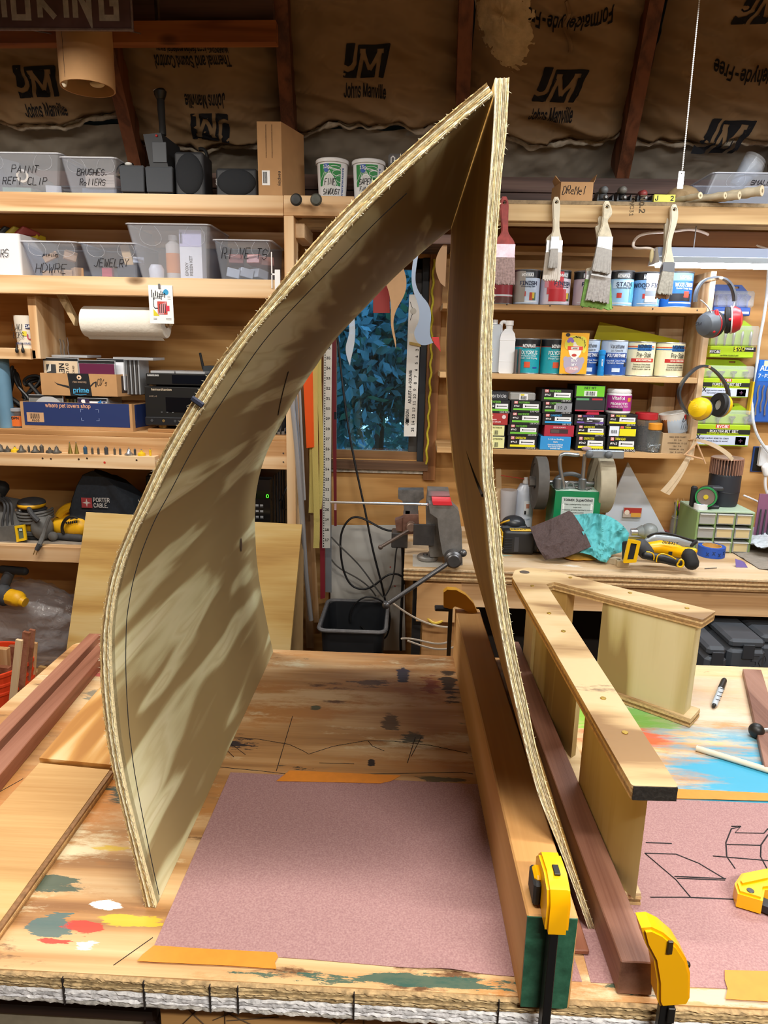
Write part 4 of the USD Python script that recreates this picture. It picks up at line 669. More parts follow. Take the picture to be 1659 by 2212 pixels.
def yog(px0,px1,pt,pb,lab,lines,y=YL+.06):
 x0,x1,_,zt=fr(px0,pt,px1,pb,y);cx=(x0+x1)/2;R=(x1-x0)/2-.002;t=thing('yogurt_tub',lab,'tub',(cx,y+R,ZT1));c=(cx,y+R);z0=ZT1+.0005;H_=zt-z0;r0=R*.80;rr=lambda z:r0+(R*.94-r0)*(z/H_)
 part(t,'body',lathe([(0,0),(r0-.002,0),(r0,.002),(rr(H_-.006),H_-.006),(0,H_-.006)],(*c,z0),36),WHITE);part(t,'lid',lathe([(0,H_-.004),(R-.002,H_-.004),(R,H_-.007),(R,H_-.016),(R*.965,H_-.017),(R*.95,H_-.009),(0,H_-.008)][::-1],(*c,z0),36),WHITE,smooth=30)
 def cone(mesh):
  v,F=trimesh.remesh.subdivide_to_size(mesh.vertices,mesh.faces,.008,max_iter=6);r=r0+(R*.94-r0)*(v[:,1]/H_)+.0004+v[:,2];a=v[:,0]/R;return tm(np.stack([c[0]+r*np.sin(a),c[1]-r*np.cos(a),z0+v[:,1]],1),F)
 w=R*.95;top=H_*.84;k=w/.055
 for A_ in((-.9,-.55,.45),(-.5,-.1,.40),(.2,.55,.30),(.5,.85,.22),(.05,.9,.62)):
  leaf=Polygon([(-.35*w+.25*w,top-.008)]+[(A_[0]*w,top-.002),((A_[0]-.1)*w if A_[0]<0 else(A_[1]+.05)*w,top*.8),(A_[1]*w,A_[2]*H_+.01),(A_[1]*w-.006,A_[2]*H_+.012)]).convex_hull
 sh=sbox(-.85*w,H_*.36,.72*w,top).difference(affinity.scale(Point(-.12*w,H_*.28).buffer(1,24),.52*w,H_*.36));
 cuts=[LineString([(-.25*w,top-.01),(-.25*w+math.cos(a)*w*.9,top-.01-abs(math.sin(a))*H_*.42-(.25*H_ if abs(math.cos(a))<.95 else 0))]).buffer(.0012)for a in(.15,.45,.8,1.2,1.75,2.3,2.75)]
 curls=[affinity.scale(Point(.30*w+q*.22*w,top-.012-q*.016).buffer(1,20),w*.4,.006+.003*q).boundary.buffer(.001)for q in range(3)]
 g=sh.difference(unary_union(cuts+curls));part(t,'leaf_print',cone(ext(g,.0003)),C('1f8a3c',.5),'green leaf pattern',smooth=True)
 part(t,'badge',cone(mv(ext(unary_union([sbox(-.5*w,top-.016,-.13*w,top),Point(-.315*w,top-.016).buffer(.185*w)]),.0004),0,0,.0003)),C('2456a8',.5),smooth=True);part(t,'badge_text',cone(mv(txt('13g',.010,True),-.315*w,top-.014,.0008)),WHITE,smooth=True)
 part(t,'side_print',cone(mv(rot(txt('NUTRITION FACTS',.007,True,w=H_*.7),(0,0,1),90),.98*w,H_*.42,0)),C('2a4f9a',.6),smooth=True)
 part(t,'oval',cone(mv(ext(affinity.scale(Point(-.12*w,H_*.28).buffer(1,24),.48*w,H_*.33),.0002),0,0,.0001)),C('d9d9d6',.7,var=.05,scale=300),smooth=True)
 for q,(s_,u,fz,h,wd)in enumerate(lines):
  m=hand(s_,h,0,0,0,r=.0010,width=wd,seed=q+4);v=m.vertices;m=tm(np.stack([v[:,0]+u*w,v[:,2]+fz*H_,v[:,1]+.001],1),m.faces);part(t,'handwriting',cone(m),INK)
yog(676,752,336,419,'white and green yogurt tub lettered for fine sawdust',[('FINE',-.48,.38,.020,.042),('SAWDUST',-.62,.17,.018,.068)])
yog(755,832,338,421,'white and green yogurt tub lettered for sapele sawdust, right of the other tub',[('SAPELE',-.62,.40,.018,.062),('FiNe',-.58,.26,.013,.03),('SAWD',-.60,.07,.018,.052)])
x0,x1,_,zt=fr(838,331,880,420,YL+.12);t=thing('clear_canister','clear canister with a black clasp behind the sapele sawdust tub','canister',((x0+x1)/2,YL+.15,ZT1));part(t,'body',bx(x0,x1,YL+.12,YL+.18,ZT1+.0005,zt,.006),MILKD);part(t,'clasp',plate(LineString([(x0+.01,zt-.03),(x0+.01,zt-.015),(x0+.016,zt-.010),(x0+.022,zt-.015),(x0+.022,zt-.03)]).buffer(.0018),YL+.117,YL+.1195),WHITE)
solo('dark_cloth',rhull([(-.42,2.66,ZT1+.02),(-.30,2.66,ZT1+.02),(-.42,2.70,ZT1+.035),(-.3,2.70,ZT1+.03)],.02),C('23283a',.9),'dark navy cloth behind the tubs on the top shelf','cloth')
for px,lab in((641,'left of two round dark knobs on the front of the top shelf'),(684,'right of two round dark knobs on the front of the top shelf')):
 c=Yp(px,433,YL-.07);t=thing('cabinet_knob',lab,'knob',tuple(c));part(t,'ball',lathe([(0,0),(.014,.001),(.019,.008),(.018,.016),(.012,.020),(0,.021)][::-1]if False else[(0,0),(.012,.001),(.018,.007),(.019,.012),(.014,.02),(0,.022)],c,22,'y'),C('2c2d2c' if px==641 else '4a4c44',.5,var=.2,scale=60));part(t,'stem',cyl((c[0],YL-.0365,c[2]),.006,.034,12,'y'),STEEL);part(t,'rim',ring((c[0],c[1]-.013,c[2]),.0165,.0016,20,6,'y'),C('6a6a66',.5))
x0,x1,_,zt=fr(-60,503,40,594,YL+.0);t=thing('white_bin','white plastic bin of tools at the far left of the second shelf','bin',(-1.35,2.55,ZL2));z0=ZL2+.0005
part(t,'body',hull([(q[0],q[1],z0)for q in Polygon([(x0,2.46),(x1,2.46),(x1+.012,2.70),(x0,2.70)]).buffer(-.01).buffer(.01).exterior.coords]+[(q[0],q[1],zt)for q in Polygon([(x0,2.455),(x1+.004,2.455),(x1+.016,2.705),(x0,2.705)]).buffer(-.012).buffer(.012).exterior.coords]),C('dfe0e4',.35));part(t,'handwriting',hand('RS',.026,Yp(2,555,YL)[0]-.004,Yp(2,555,YL)[2],2.454,width=.026,r=.0011),INK)
for q,(a,c_,lab)in enumerate(((8,'20201f','black-handled'),(28,'a08a2a','olive-handled'),(48,'8e3a34','dark red-handled'))):p0=Yp(a,502,2.52);solo('pliers',rhull([p0+[-.02,0,-.004],p0+[0,.01,.016],p0+[.03,.05,.002]],.007),C(c_,.5),f'{lab} pliers sticking out of the white bin','pliers')
p0=Yp(68,506,2.56);solo('yellow_box',bx(p0[0]-.012,p0[0]+.02,2.56,2.62,zt-.002,zt+.014),C('d8bd2a',.5),'small yellow box end sticking out of the white bin','box')
KB=C('c49a72',.8)
t,b=tub('plastic_bin','clear bin of small boxes with scrawled hardware label, second shelf',(42,167),(66,160),520,595,YL+.006,.24,ZL2,MILKD,writing=[('HDWRE',.030,-.85,.10,.105,7),('PIPING',.009,-.32,.55,.052,8)])
for k,(dx,dz,sz,tl)in enumerate(((-.045,0,(.03,.04,.018),0),(-.01,0,(.03,.04,.02),0),(.025,0,(.028,.04,.022),0),(-.03,.045,(.05,.03,.02),-28),(.03,.05,(.04,.04,.03),15),(.055,.0,(.03,.05,.03),0))):stuffbox('small_box',f'tan {["leftmost lower", "second lower", "third lower", "tilted upper left", "upper right", "rightmost"][k]} small box inside the hardware bin','box',(b['x']+dx,b['y']-.06,b['z']+dz),sz,KB,8*k,tl)
t,b=tub('plastic_bin','clear bin lettered for jewelry, second shelf',(168,296),(190,292),523,597,YL+.006,.24,ZL2,MILKD,writing=[('JEWELRY',.026,-.70,.30,.118,9)])
stuffbox('pink_case','small pink case inside the jewelry bin','case',(b['x']-.032,b['y']-.08,b['z']),(.036,.02,.030),C('cf4a5c',.4));stuffbox('dark_case','dark grey case inside the jewelry bin','case',(b['x']+.035,b['y']-.04,b['z']),(.07,.08,.042),C('4a4a50',.6));stuffbox('card_box','upright tan box leaning in the jewelry bin','box',(b['x']+.01,b['y']+.02,b['z']+.045),(.032,.02,.075),C('c8a67c',.8),0,-14);stuffbox('white_box','white box in the right of the jewelry bin','box',(b['x']+.055,b['y']-.02,b['z']+.052),(.036,.06,.02),WHITE,20)
t,b=tub('plastic_bin','large clear bin with an epoxy kit inside, second shelf',(270,456),(298,446),482,598,YL+.004,.27,ZL2,MILK,writing=[])
ep=thing('epoxy_box','white boxed epoxy kit standing inside the large clear bin','box',(b['x']+.055,b['y']-.07,b['z']));yb_=YL+.045;e0,e1,_,ez=fr(388,496,436,596,yb_)
part(ep,'carton',bx(e0,e1,yb_,yb_+.05,b['z'],ez),WHITE);part(ep,'upper_panel',fbx(e0+.001,e1-.001,ez-.055,ez-.002,yb_-.0002),C('c9c4e0',.6));part(ep,'barcode',barcode(e0+.003,e0+.012,ez-.045,ez-.01,yb_-.001,6),INK);part(ep,'print',tfront('EPOXY',.0095,e0+.028,b['z']+.010,yb_-.0004,True,align='l',ang=90),INK);part(ep,'print',tfront('RESIN KIT',.0095,e0+.043,b['z']+.010,yb_-.0004,True,align='l',ang=90),INK)
bo=thing('epoxy_bottle','bottle with an orange label inside the large clear bin','bottle',(b['x']-.005,b['y'],b['z']));cx=Yp(374,540,YL+.09)[0];part(bo,'bottle',lathe([(0,0),(.024,0),(.025,.01),(.025,.115),(.013,.125),(.013,.13),(0,.13)],(cx,YL+.09,b['z']),22),C('cfc6bc',.4));part(bo,'label',lathe([(.0251,.02),(.0256,.021),(.0256,.085),(.0251,.086)],(cx,YL+.09,b['z']),22),C('d8823a',.5),'orange label');part(bo,'cap',cyl((cx,YL+.09,b['z']+.13),.015,.016,16),WHITE)
solo('plastic_cup',lathe([(0,0),(.024,0),(.026,.03),(.018,.045),(0,.046)],(Yp(338,580,YL+.06)[0],YL+.06,b['z']),18),C('d9dbe0',.3),'small pale round cup low inside the large clear bin','cup')
t,b=tub('plastic_bin','clear bin lettered for rivets, right end of the second shelf',(458,588),(474,580),517,594,YL+.006,.24,ZL2,MILKD,writing=[('RI VE TS',.034,-.80,.52,.152,10)])
x0,x1,_,_=fr(464,592,600,597,YL);solo('bin_lid',bx(x0,x1,YL+.004,YL+.23,ZL2+.0003,ZL2+.0004+.0002,.0001),MILKD,'flat plastic lid under the rivets bin','lid')
for k,(dx,dz,c_)in enumerate(((-.05,.002,'cfd2d4'),(-.015,.004,'d6d8da'),(.03,.002,'c6c8ca'),(.02,.05,'c9604a'),(-.05,.05,'b06a60'),(.05,.045,'c98a7a'))):stuffbox('rivet_packet',f'{["left clear", "middle clear", "right clear", "upper orange-red", "upper left reddish", "upper right pinkish"][k]} packet inside the rivets bin','packet',(b['x']+dx,b['y']-.06+.01*k,b['z']+dz),(.045,.05,.030),C(c_,.25),25*k,12)
x0,x1,zb_,zt=fr(588,546,599,606,YL-.02);solo('white_bracket',cat(bx(x0,x0+.004,YL-.0405,YL-.037,ZL2-.03,zt),bx(x0,x0+.014,YL-.0405,YL-.037,ZL2+.012,ZL2+.018),bx(x0+.012,x0+.03,YL-.041,YL-.038,ZL2-.035,ZL2+.03)),WHITE,'white plastic bracket beside the rivets bin','bracket')
cd=thing('event_card','white printed card with red, blue and yellow shapes clipped to the second shelf','card',(Yp(348,660,YL-.04)[0],YL-.04,ZL2-.14));yc=YL-.0385
x0,x1,z0,z1=fr(322,616,374,699,yc);part(cd,'card',bx(x0,x1,yc,yc+.0008,z0,z1,.0002),WHITE);w,h=x1-x0,z1-z0
def onc(poly,c_,d=.0004,nm='print'):part(cd,nm,mv(upright(ext(affinity.scale(poly,w,h,origin=(0,0)),d),yc-.0001),x0,0,z0),C(c_,.6),smooth=False)
onc(affinity.scale(Point(.72,.82).buffer(1),.11,.075),'2a93c4');onc(Polygon([(.17,.20),(.17,.38),(.42,.20)]),'d3c424');onc(sbox(.35,.24,.75,.58),'c2453c');onc(sbox(.55,.33,.84,.47),'cf2f4a',.0005);onc(Polygon([(.35,.24),(.6,.24),(.75,.58),(.45,.5)]),'c98a90',.0006)
for k in range(4):onc(sbox(.42+.08*k,.28,.45+.08*k,.52),'3a2a2a',.0007)
for k in range(7):onc(sbox(.2+.075*k,.62+.03*((k*3)%4),.235+.075*k,.80+.03*((k*5)%3)),'2a2a2c');
for k in range(3):onc(sbox(.24+.1*k,.66+.05*k,.52+.1*k,.675+.05*k),'2a2a2c',.0005)
onc(LineString([(.2,.66),(.2,.44),(.24,.40),(.36,.40)]).buffer(.012),'2a2a2c');onc(sbox(.12,.68,.15,.88),'2a2a2c')
for k in range(3):onc(sbox(.78,.72-.04*k,.9,.728-.04*k),'8a8a8a');onc(sbox(.16,.14-.02*k,.3,.147-.02*k),'8a8a8a');onc(sbox(.68,.14-.02*k,.9,.147-.02*k),'8a8a8a')
part(cd,'clip',bx(x0+w*.42,x0+w*.52,yc-.003,yc,z1-.012,z1+.004),STEEL)
pt_=thing('paper_towel_roll','white paper towel roll on wooden arms under the second shelf','paper towel',(-1.0,YL+.03,ZL2-.2));yr=YL+.045;x0,x1,z0,z1=fr(172,661,350,729,yr-.045);R=(z1-z0)/2;zc=(z0+z1)/2
part(pt_,'roll',lathe([(.018,0),(R-.002,0),(R,.003),(R,x1-x0-.003),(R-.002,x1-x0),(.018,x1-x0),(.018,0)],(x0,yr,zc),40,'x'),C('e9e4d8',.9,bump=.0012,scale=90));part(pt_,'sheet_end',hull([(x,yr+a,zc-R*.8-b)for x in(x0+.01,x1-.012)for a,b in((-R*.55,.0),(-R*.5,.0),(.0,R*.35),(.004,R*.35))]),C('e9e4d8',.9,bump=.0012,scale=90))
ah=thing('towel_holder','pair of pale wooden arms holding the paper towel roll','holder',(-1.0,YL+.05,ZL2-.07))
for px,q in((120,1),(330,-1)):
 a,b_=Yp(px,634,YL+.012),Yp(170 if q>0 else 372,695,yr);part(ah,'arm',hull([a+[0,0,0],a+[.024,0,0],a+[0,.03,0],a+[.024,.03,0],b_+[-.012 if q>0 else-.004,-.012,-.014],b_+[-.006 if q>0 else .004,.016,.01],b_+[-.012 if q>0 else-.004,.016,-.014],b_+[-.006 if q>0 else .004,-.012,.01]]),wood(['a98f68','c4ab82','d0b892'],'z',20,4,40,.2))
part(ah,'dowel',rod((x0-.008,yr,zc),(x1+.006,yr,zc),.012),PINE)
zs=fr(0,752,76,776,YL)[3]-.0055
x0,x1,_,zt=fr(16,681,72,755,YL+.02);cx,R=(x0+x1)/2,(x1-x0)/2;t=thing('spackle_tub','white printed tub with scribbled pen letters on the small left shelf','tub',(cx,YL+.02+R,zs));c=(cx,YL+.03+R);part(t,'body',lathe([(0,0),(R*.82,0),(R*.84,.003),(R,zt-zs),(R-.002,zt-zs),(R*.8,.005),(0,.005)],(*c,zs+.0005),30),C('ddd6c8',.5))
part(t,'logo',bend(.012,.036,zs+.072,zs+.088,c,R*.96,.001),C('1e2a5a',.5));part(t,'logo_text',tcan('DAP',.010,.024,zs+.075,c,R*.965+.001,True),WHITE);part(t,'handwriting',mv(hand('LAU',.022,0,0,0,width=.034,r=.001),cx-.036,c[1]-R*.93-.003,zs+.066),INK);part(t,'handwriting',mv(hand('ECES',.02,0,0,0,width=.036,r=.001,seed=3),cx-.034,c[1]-R*.93-.002,zs+.04),INK)
part(t,'round_badge',bend(.0,.014,zs+.048,zs+.064,c,R*.93,.001),C('d8c640',.5));part(t,'print',tcan('YOUR HOME',.007,-.006,zs+.018,c,R*.90),C('2a4a8a',.6));part(t,'print',tcan('UL',.018,.03,zs+.036,c,R*.93,True),C('b0304a',.6))
for k,px in enumerate((37,50)):c=Yp(px,763,YL-.02);solo('drill_chuck_bit',cat(mv(lathe([(0,0),(.004,0),(.006,.006),(.005,.012),(.002,.02),(.0015,.034),(0,.035)],(0,0,0),12),c[0],YL-.02,zs-.010)),BLACK,f'{"left" if k == 0 else "right"} of two small black driver bits on the small left shelf edge','driver bit')
for k,px in enumerate((105,118,132,139,148)):
 a=Yp(px,760,YL+.12);zt_=Yp(px,(725,724,732,735,729)[k],YL+.12)[2];h=np.linspace(ZL3+.115,zt_,26);t_=np.linspace(0,9*math.pi,26)
 solo('drill_bit',tube(np.stack([a[0]+.0014*np.cos(t_),YL+.12+.0014*np.sin(t_),h],1),.0022,5),STEEL,f'twist drill bit standing behind the CD cases, {["first", "second", "third", "fourth", "fifth"][k]} from left','drill bit','drill bits behind the CDs')
solo('drill_rack',bx(Yp(98,0,YL+.1)[0],Yp(156,0,YL+.1)[0],YL+.1,YL+.14,ZL3+.0005,ZL3+.115),PINE,'wooden block holding drill bits behind the CD boxes','rack')
yb=YL+.01;bl=thing('pet_supply_box','blue printed cardboard box of CDs on the third shelf','box',(-1.25,YL+.08,ZL3));z0=ZL3+.0005
x0,x1,_,zt=fr(46,868,286,938,yb);zt=z0+.098;xr=Yp(314,900,YL+.13)[0]
def openbox(t,x0,x1,y0,y1,z0,z1,mt,shx=0.0,nm='side'):
 th=.003;P=lambda x,y:(x+(y-y0)/(y1-y0)*shx,y)
 part(t,'front',hull([(*P(x,y),z)for x in(x0,x1)for y in(y0,y0+th)for z in(z0,z1)]),mt);part(t,'back',hull([(*P(x,y),z)for x in(x0,x1)for y in(y1-th,y1)for z in(z0,z1)]),mt)
 part(t,nm,hull([(*P(x,y),z)for x in(x0,x0+th)for y in(y0+th,y1-th)for z in(z0,z1)]),mt);part(t,nm,hull([(*P(x,y),z)for x in(x1-th,x1)for y in(y0+th,y1-th)for z in(z0,z1)]),mt);part(t,'bottom',hull([(*P(x,y),z)for x in(x0+th,x1-th)for y in(y0+th,y1-th)for z in(z0,z0+th)]),mt)
openbox(bl,x0,x1,yb,yb+.17,z0,zt,CARD,.04);NAVY=C('1c2f63',.6)
part(bl,'blue_panel',fbx(x0+.012,x1-.010,z0+.014,zt-.0005,yb-.0002),NAVY,'navy blue printed panel');part(bl,'blue_side',hull([(x1+.0004+a*.04/.17,yb+a,z)for a in(.015,.16)for z in(z0+.012,zt-.004)]+[(x1+.0009+a*.04/.17,yb+a,z)for a in(.015,.16)for z in(z0+.012,zt-.004)]),NAVY)
ORG=C('d9a080',.7);part(bl,'slogan',tfront('where pet lovers shop',.0135,x0+.175,zt-.018,yb-.0009,True,w=.165),ORG);a=(x0+.022,x0+.084,z0+.026,z0+.060);part(bl,'label',fbx(*a,yb-.0008),C('c49a72',.8));part(bl,'barcode',barcode(a[0]+.012,a[1]-.014,a[2]+.012,a[3]-.004,yb-.0013,16),INK);part(bl,'print',tfront('#605',.008,(a[0]+a[1])/2,a[2]+.002,yb-.0014),INK)
for q in((.22,.075),(.285,.075),(.22,.035),(.285,.035)):sx=1 if q[0]<.25 else-1;sz=-1 if q[1]>.05 else 1;part(bl,'corner_mark',cat(fbx(x0+q[0],x0+q[0]+sx*.010,z0+q[1],z0+q[1]+.0012,yb-.0008),fbx(x0+q[0],x0+q[0]+.0012,z0+q[1],z0+q[1]+sz*.010,yb-.0008)),C('8fa0c8',.7))
CDC=clear((.75,.77,.8),.45,.12)
def cdcase(x,y,z,w,h,d,c_,lab,kind=None,rz=0.0,tl=0.0):
 t=thing('cd_case',lab,'CD case',(x,y,z),group=None);part(t,'case',bx(x-w/2,x+w/2,y,y+d,z,z+h,.001),CDC if kind!='dark' else C('3a3836',.3));part(t,'sleeve',fbx(x-w/2+.003,x+w/2-.003,z+.003,z+h-.012,y-.0001),c_);part(t,'hinge',fbx(x-w/2+.001,x+w/2-.001,z+h-.011,z+h-.002,y-.0001),C('26282a',.35));return t
zc2=z0+.012
cdcase(x0+.085,yb+.02,z0+.004,.125,.118,.010,C('7a7a78',.5),'grey CD case with a white disc showing, left in the blue box');solo('compact_disc',lathe([(.0075,0),(.058,0),(.058,.0012),(.0075,.0012),(.0075,0)],(x0+.095,yb+.018,z0+.060),40,'y'),C('cfd4da',.2,.3),'silver-white compact disc leaning in the blue box','compact disc')
t=cdcase(x0+.20,yb+.055,z0+.004,.12,.115,.010,C('5a4a30',.5),'brown striped CD case, middle of the blue box')
for k in range(8):part(t,'stripe',fbx(x0+.145+.014*k,x0+.152+.014*k,z0+.09,z0+.106,yb+.0545),C(('c9a24a','8a7a50','a9c0b0','3a3a2a')[k%4],.5))
t=cdcase(x0+.262,yb+.006,z0+.02,.108,.096,.010,C('e8eaf0',.5),'white and navy CD case with a small figure, right in the blue box');part(t,'picture',fbx(x0+.211,x0+.252,z0+.085,z0+.112,yb+.0045),C('2a2244',.5));part(t,'picture',plate(Polygon([(x0+.222,z0+.104),(x0+.228,z0+.096),(x0+.238,z0+.098),(x0+.236,z0+.11),(x0+.226,z0+.11)]),yb+.003,yb+.004),WHITE);part(t,'picture',plate(Polygon([(x0+.282,z0+.10),(x0+.296,z0+.094),(x0+.296,z0+.11)]),yb+.003,yb+.004),BLUE)
for k in range(3):part(t,'print',fbx(x0+.3,x0+.311,z0+.095+.005*k,z0+.097+.005*k,yb+.004),NAVY)
for k in range(8):solo('cd_case',bx(x0+.245+.008*k-.0,x0+.2505+.008*k,yb+.045,yb+.16,z0+.005,z0+.114,.0006),CDC if k%3 else C('5a4038',.4),f'CD case on edge at the right of the blue box, {["first", "second", "third", "fourth", "fifth", "sixth", "seventh", "eighth"][k]} of the row','CD case','CD cases on edge in the blue box')
az=z0+.122;am=thing('shipping_box','brown shipping box of CDs with black tape, stacked on the blue box','box',(-1.2,YL+.08,az));ya=YL+.022
x0,x1,_,_=fr(88,800,252,850,ya);zt=az+.078
openbox(am,x0,x1,ya,ya+.15,az,zt,CARD,.06)
w=x1-x0;t0,t1=x0+w*.36,x0+w*.665;TPE=C('1d2024',.45);part(am,'tape',plate([(t0,zt+.0005),(t1-.008,zt+.0005),(t1,az-.0005),(t0+.006,az-.0005)],ya-.0012,ya-.0002),TPE,'black printed tape')
cx=(t0+t1)/2;part(am,'tape_badge',cyl((cx,ya-.0012,zt-.013),.0085,.0006,20,'y',.0002),C('e0c0a0',.6));part(am,'tape_badge',plate([(cx-.003,zt-.017),(cx-.003,zt-.009),(cx+.004,zt-.013)],ya-.0024,ya-.0018),TPE);part(am,'tape_text',tfront('video streaming',.0065,cx,zt-.032,ya-.0013,w=.05),C('b89a80',.6));part(am,'tape_text',tfront('prime',.016,cx+.004,az+.012,ya-.0013,True),C('4aa8d8',.5));part(am,'tape_smile',plate(LineString([(cx-.02,az+.006),(cx,az+.003),(cx+.022,az+.006)]).buffer(.001),ya-.0018,ya-.0013),C('4aa8d8',.5))
part(am,'smile_mark',plate(Polygon([(x0+.05,zt-.03),(x0+.06,zt-.036),(t0+.002,zt-.044),(t0+.003,zt-.052),(x0+.06,zt-.04)]),ya-.0008,ya-.0003),INK);part(am,'smile_mark',plate(LineString([(t1-.002,zt-.042),(t1+.008,zt-.032),(t1+.018,zt-.028),(t1+.016,zt-.044)]).buffer(.002),ya-.0008,ya-.0003),INK);part(am,'handwriting',hand("CD's",.024,t1+.022,zt-.04,ya-.0008,width=.034,r=.0008),INK)
sxp=lambda a,z:(x1+.0006+a*.06/.15,ya+a,z)
part(am,'side_mark',hull([sxp(a,z)for a in(.02,.045)for z in(az+.012,zt-.006)]+[np.add(sxp(a,z),(.0006,0,0))for a in(.02,.045)for z in(az+.012,zt-.006)]),C('3a2a22',.7))
for q in(.06,.075):part(am,'arrow',tube([sxp(q,zt-.03),sxp(q,zt-.008),sxp(q-.005,zt-.014)],.0012,4),INK)
t=cdcase(x0+.07,ya+.016,az+.02,.128,.112,.010,C('d8c2a4',.5),'cream CD case with black lettering, front left in the shipping box');xx=x0+.07;part(t,'picture',fbx(xx-.052,xx-.018,az+.065,az+.108,ya+.0145),C('3a3c3e',.5));part(t,'picture',plate(Polygon([(xx-.052,az+.08),(xx-.04,az+.108),(xx-.034,az+.108),(xx-.036,az+.085)]),ya+.013,ya+.0141),C('d0cec6',.5));part(t,'print',tfront('NEW',.018,xx-.006,az+.112,ya+.0152,True,align='l',ang=-90),INK);part(t,'print',tfront('D V O',.010,xx+.018,az+.112,ya+.0152,True,align='l',ang=-90),INK);part(t,'print',tfront('direct',.008,xx+.042,az+.105,ya+.0152,False,align='l',ang=-90),C('4a3a2a',.6))
cdcase(x0+.205,ya+.006,az+.02,.132,.106,.010,C('5e1a3e',.5),'dark magenta CD case, front middle in the shipping box');cdcase(x0+.245,ya+.03,az+.02,.10,.112,.010,C('e2e6ee',.5),'white and pale blue CD case behind the magenta one')
for k in range(12):solo('cd_case',bx(x0+.255+.0075*k,x0+.260+.0075*k,ya+.045,ya+.14,az+.006,az+.128,.0006),CDC if k%2 else C('4a4644',.3),f'CD case on edge at the right of the shipping box, {["first", "second", "third", "fourth", "fifth", "sixth", "seventh", "eighth", "ninth", "tenth", "eleventh", "twelfth"][k]} of the row','CD case','CD cases on edge in the shipping box')
solo('cd_case',bx(x0+.255,x0+.40,ya+.03,ya+.15,az+.1285,az+.138),CDC,'clear CD case lying flat on the row of cases in the shipping box','CD case');solo('cd_case',bx(x0+.03,x0+.16,ya+.034,ya+.15,az+.1325,az+.141),CDC,'clear CD case lying flat at the left of the shipping box','CD case')
x0,x1,_,zt=fr(-8,765,17,934,YL+.01);solo('blue_cylinder',cyl(((x0+x1)/2-.01,YL+.04,ZL3+.0005),.026,zt-ZL3,22),C('5f86a0',.6,var=.06,scale=20),'tall pale blue cylinder at the left edge of the third shelf','cylinder')
x0,x1,_,zt=fr(22,876,46,926,YL+.03);t=thing('glue_tub','small orange and clear tub between the blue cylinder and the blue box','tub',((x0+x1)/2,YL+.05,ZL3));c=((x0+x1)/2-.01,YL+.06);part(t,'body',cyl((*c,ZL3+.0005),.030,.058,22),MILKD);part(t,'label',lathe([(.0302,.006),(.0306,.007),(.0306,.042),(.0302,.043)],(*c,ZL3),22),C('d86a28',.5));part(t,'lid',cyl((*c,ZL3+.0587),.032,.012,22),C('9a9ca2',.4));part(t,'print',tcan('OPN',.009,.006,ZL3+.032,c,.031,True),INK)
for k,(a,lab)in enumerate((((14,862,28,800,40,835,62,862),'loop of black strap standing up between the blue cylinder and the shipping box'),((55,832,70,812,86,815,60,850),'coil of black cable left of the shipping box'))):
 t=thing('cable_coil',lab,'cable',tuple(Yp(a[0],870,YL+.08)),group=None)
 for q in range(3):part(t,'loop',tube(spl([Yp(a[0]+q*4,a[1]-q*3,YL+.06+.012*q),Yp(a[2]+q*5,a[3]+q*5,YL+.07+.012*q),Yp(a[4]+q*3,a[5]+q*2,YL+.075+.012*q),Yp(a[6]-q*5,a[7]+q*4,YL+.06+.012*q),Yp(a[0]+12,a[1]+8+q,YL+.08+.01*q),Yp(a[0]+q*4,a[1]-q*3,YL+.09+.01*q)],6),.0055,7),BLACK)
 part(t,'plug',tube([Yp(a[0]+8,a[1]-4,YL+.06),(Yp(a[0]+8,0,YL+.06)[0],YL+.06,ZL3+.012)],.008,8),BLACK)
zr=ZL3+.0135;x0,x1,_,zt=fr(314,840,470,925,YL+.015);solo('wood_scrap',bx(x0+.01,x0+.2,YL+.0,YL+.2,ZL3+.0012,ZL3+.013),SHELFEDGE,'thin board under the black stereo receiver','board')
t=thing('receiver','black stereo receiver with faint lettering on the third shelf, behind the arch edge','receiver',((x0+x1)/2,YL+.12,zr));part(t,'cabinet',bx(x0,x0+.33,YL+.016,YL+.27,zr+.012,zr+.148,.002),BLACK);part(t,'face_step',bx(x0,x0+.33,YL+.006,YL+.0158,zr+.012,zr+.042,.004),C('222326',.3));part(t,'display',fbx(x0+.075,x0+.2,zr+.06,zr+.112,YL+.0155),C('0b0d12',.15));part(t,'brand',tfront('harman/kardon',.0075,x0+.025,zr+.135,YL+.0155,True,align='l'),C('c8b8a0',.5));part(t,'print',tfront('AVR 145',.005,x0+.016,zr+.112,YL+.0155,align='l'),C('9a8a78',.5))
for k in range(3):part(t,'button',fbx(x0+.056+.02*k,x0+.062+.02*k,zr+.058,zr+.060,YL+.0152),GREY);part(t,'jack',cyl((x0+.025+.042*k,YL+.0058,zr+.029),.005,.001,14,'y'),C('b89a60',.3,.7)if k==1 else DGREY)
for fx in(.05,.27):part(t,'foot',cyl((x0+fx,YL+.05,zr),.018,.0118,16),C('a8905a',.3,.7))
z1_=zr+.1485;t=thing('disc_player','slim black disc player stacked on the stereo receiver','disc player',(x0+.17,YL+.12,z1_));part(t,'cabinet',bx(x0+.006,x0+.33,YL+.02,YL+.24,z1_+.006,z1_+.046,.002),BLACK);part(t,'window',fbx(x0+.10,x0+.22,z1_+.012,z1_+.042,YL+.0195),C('0c1018',.12));part(t,'brand',tfront('SAMSUNG',.006,x0+.012,z1_+.036,YL+.0195,True,align='l'),C('d8d8d8',.4))
for fx in(.04,.28):part(t,'foot',cyl((x0+fx,YL+.06,z1_),.012,.0059,14),BLACKM)
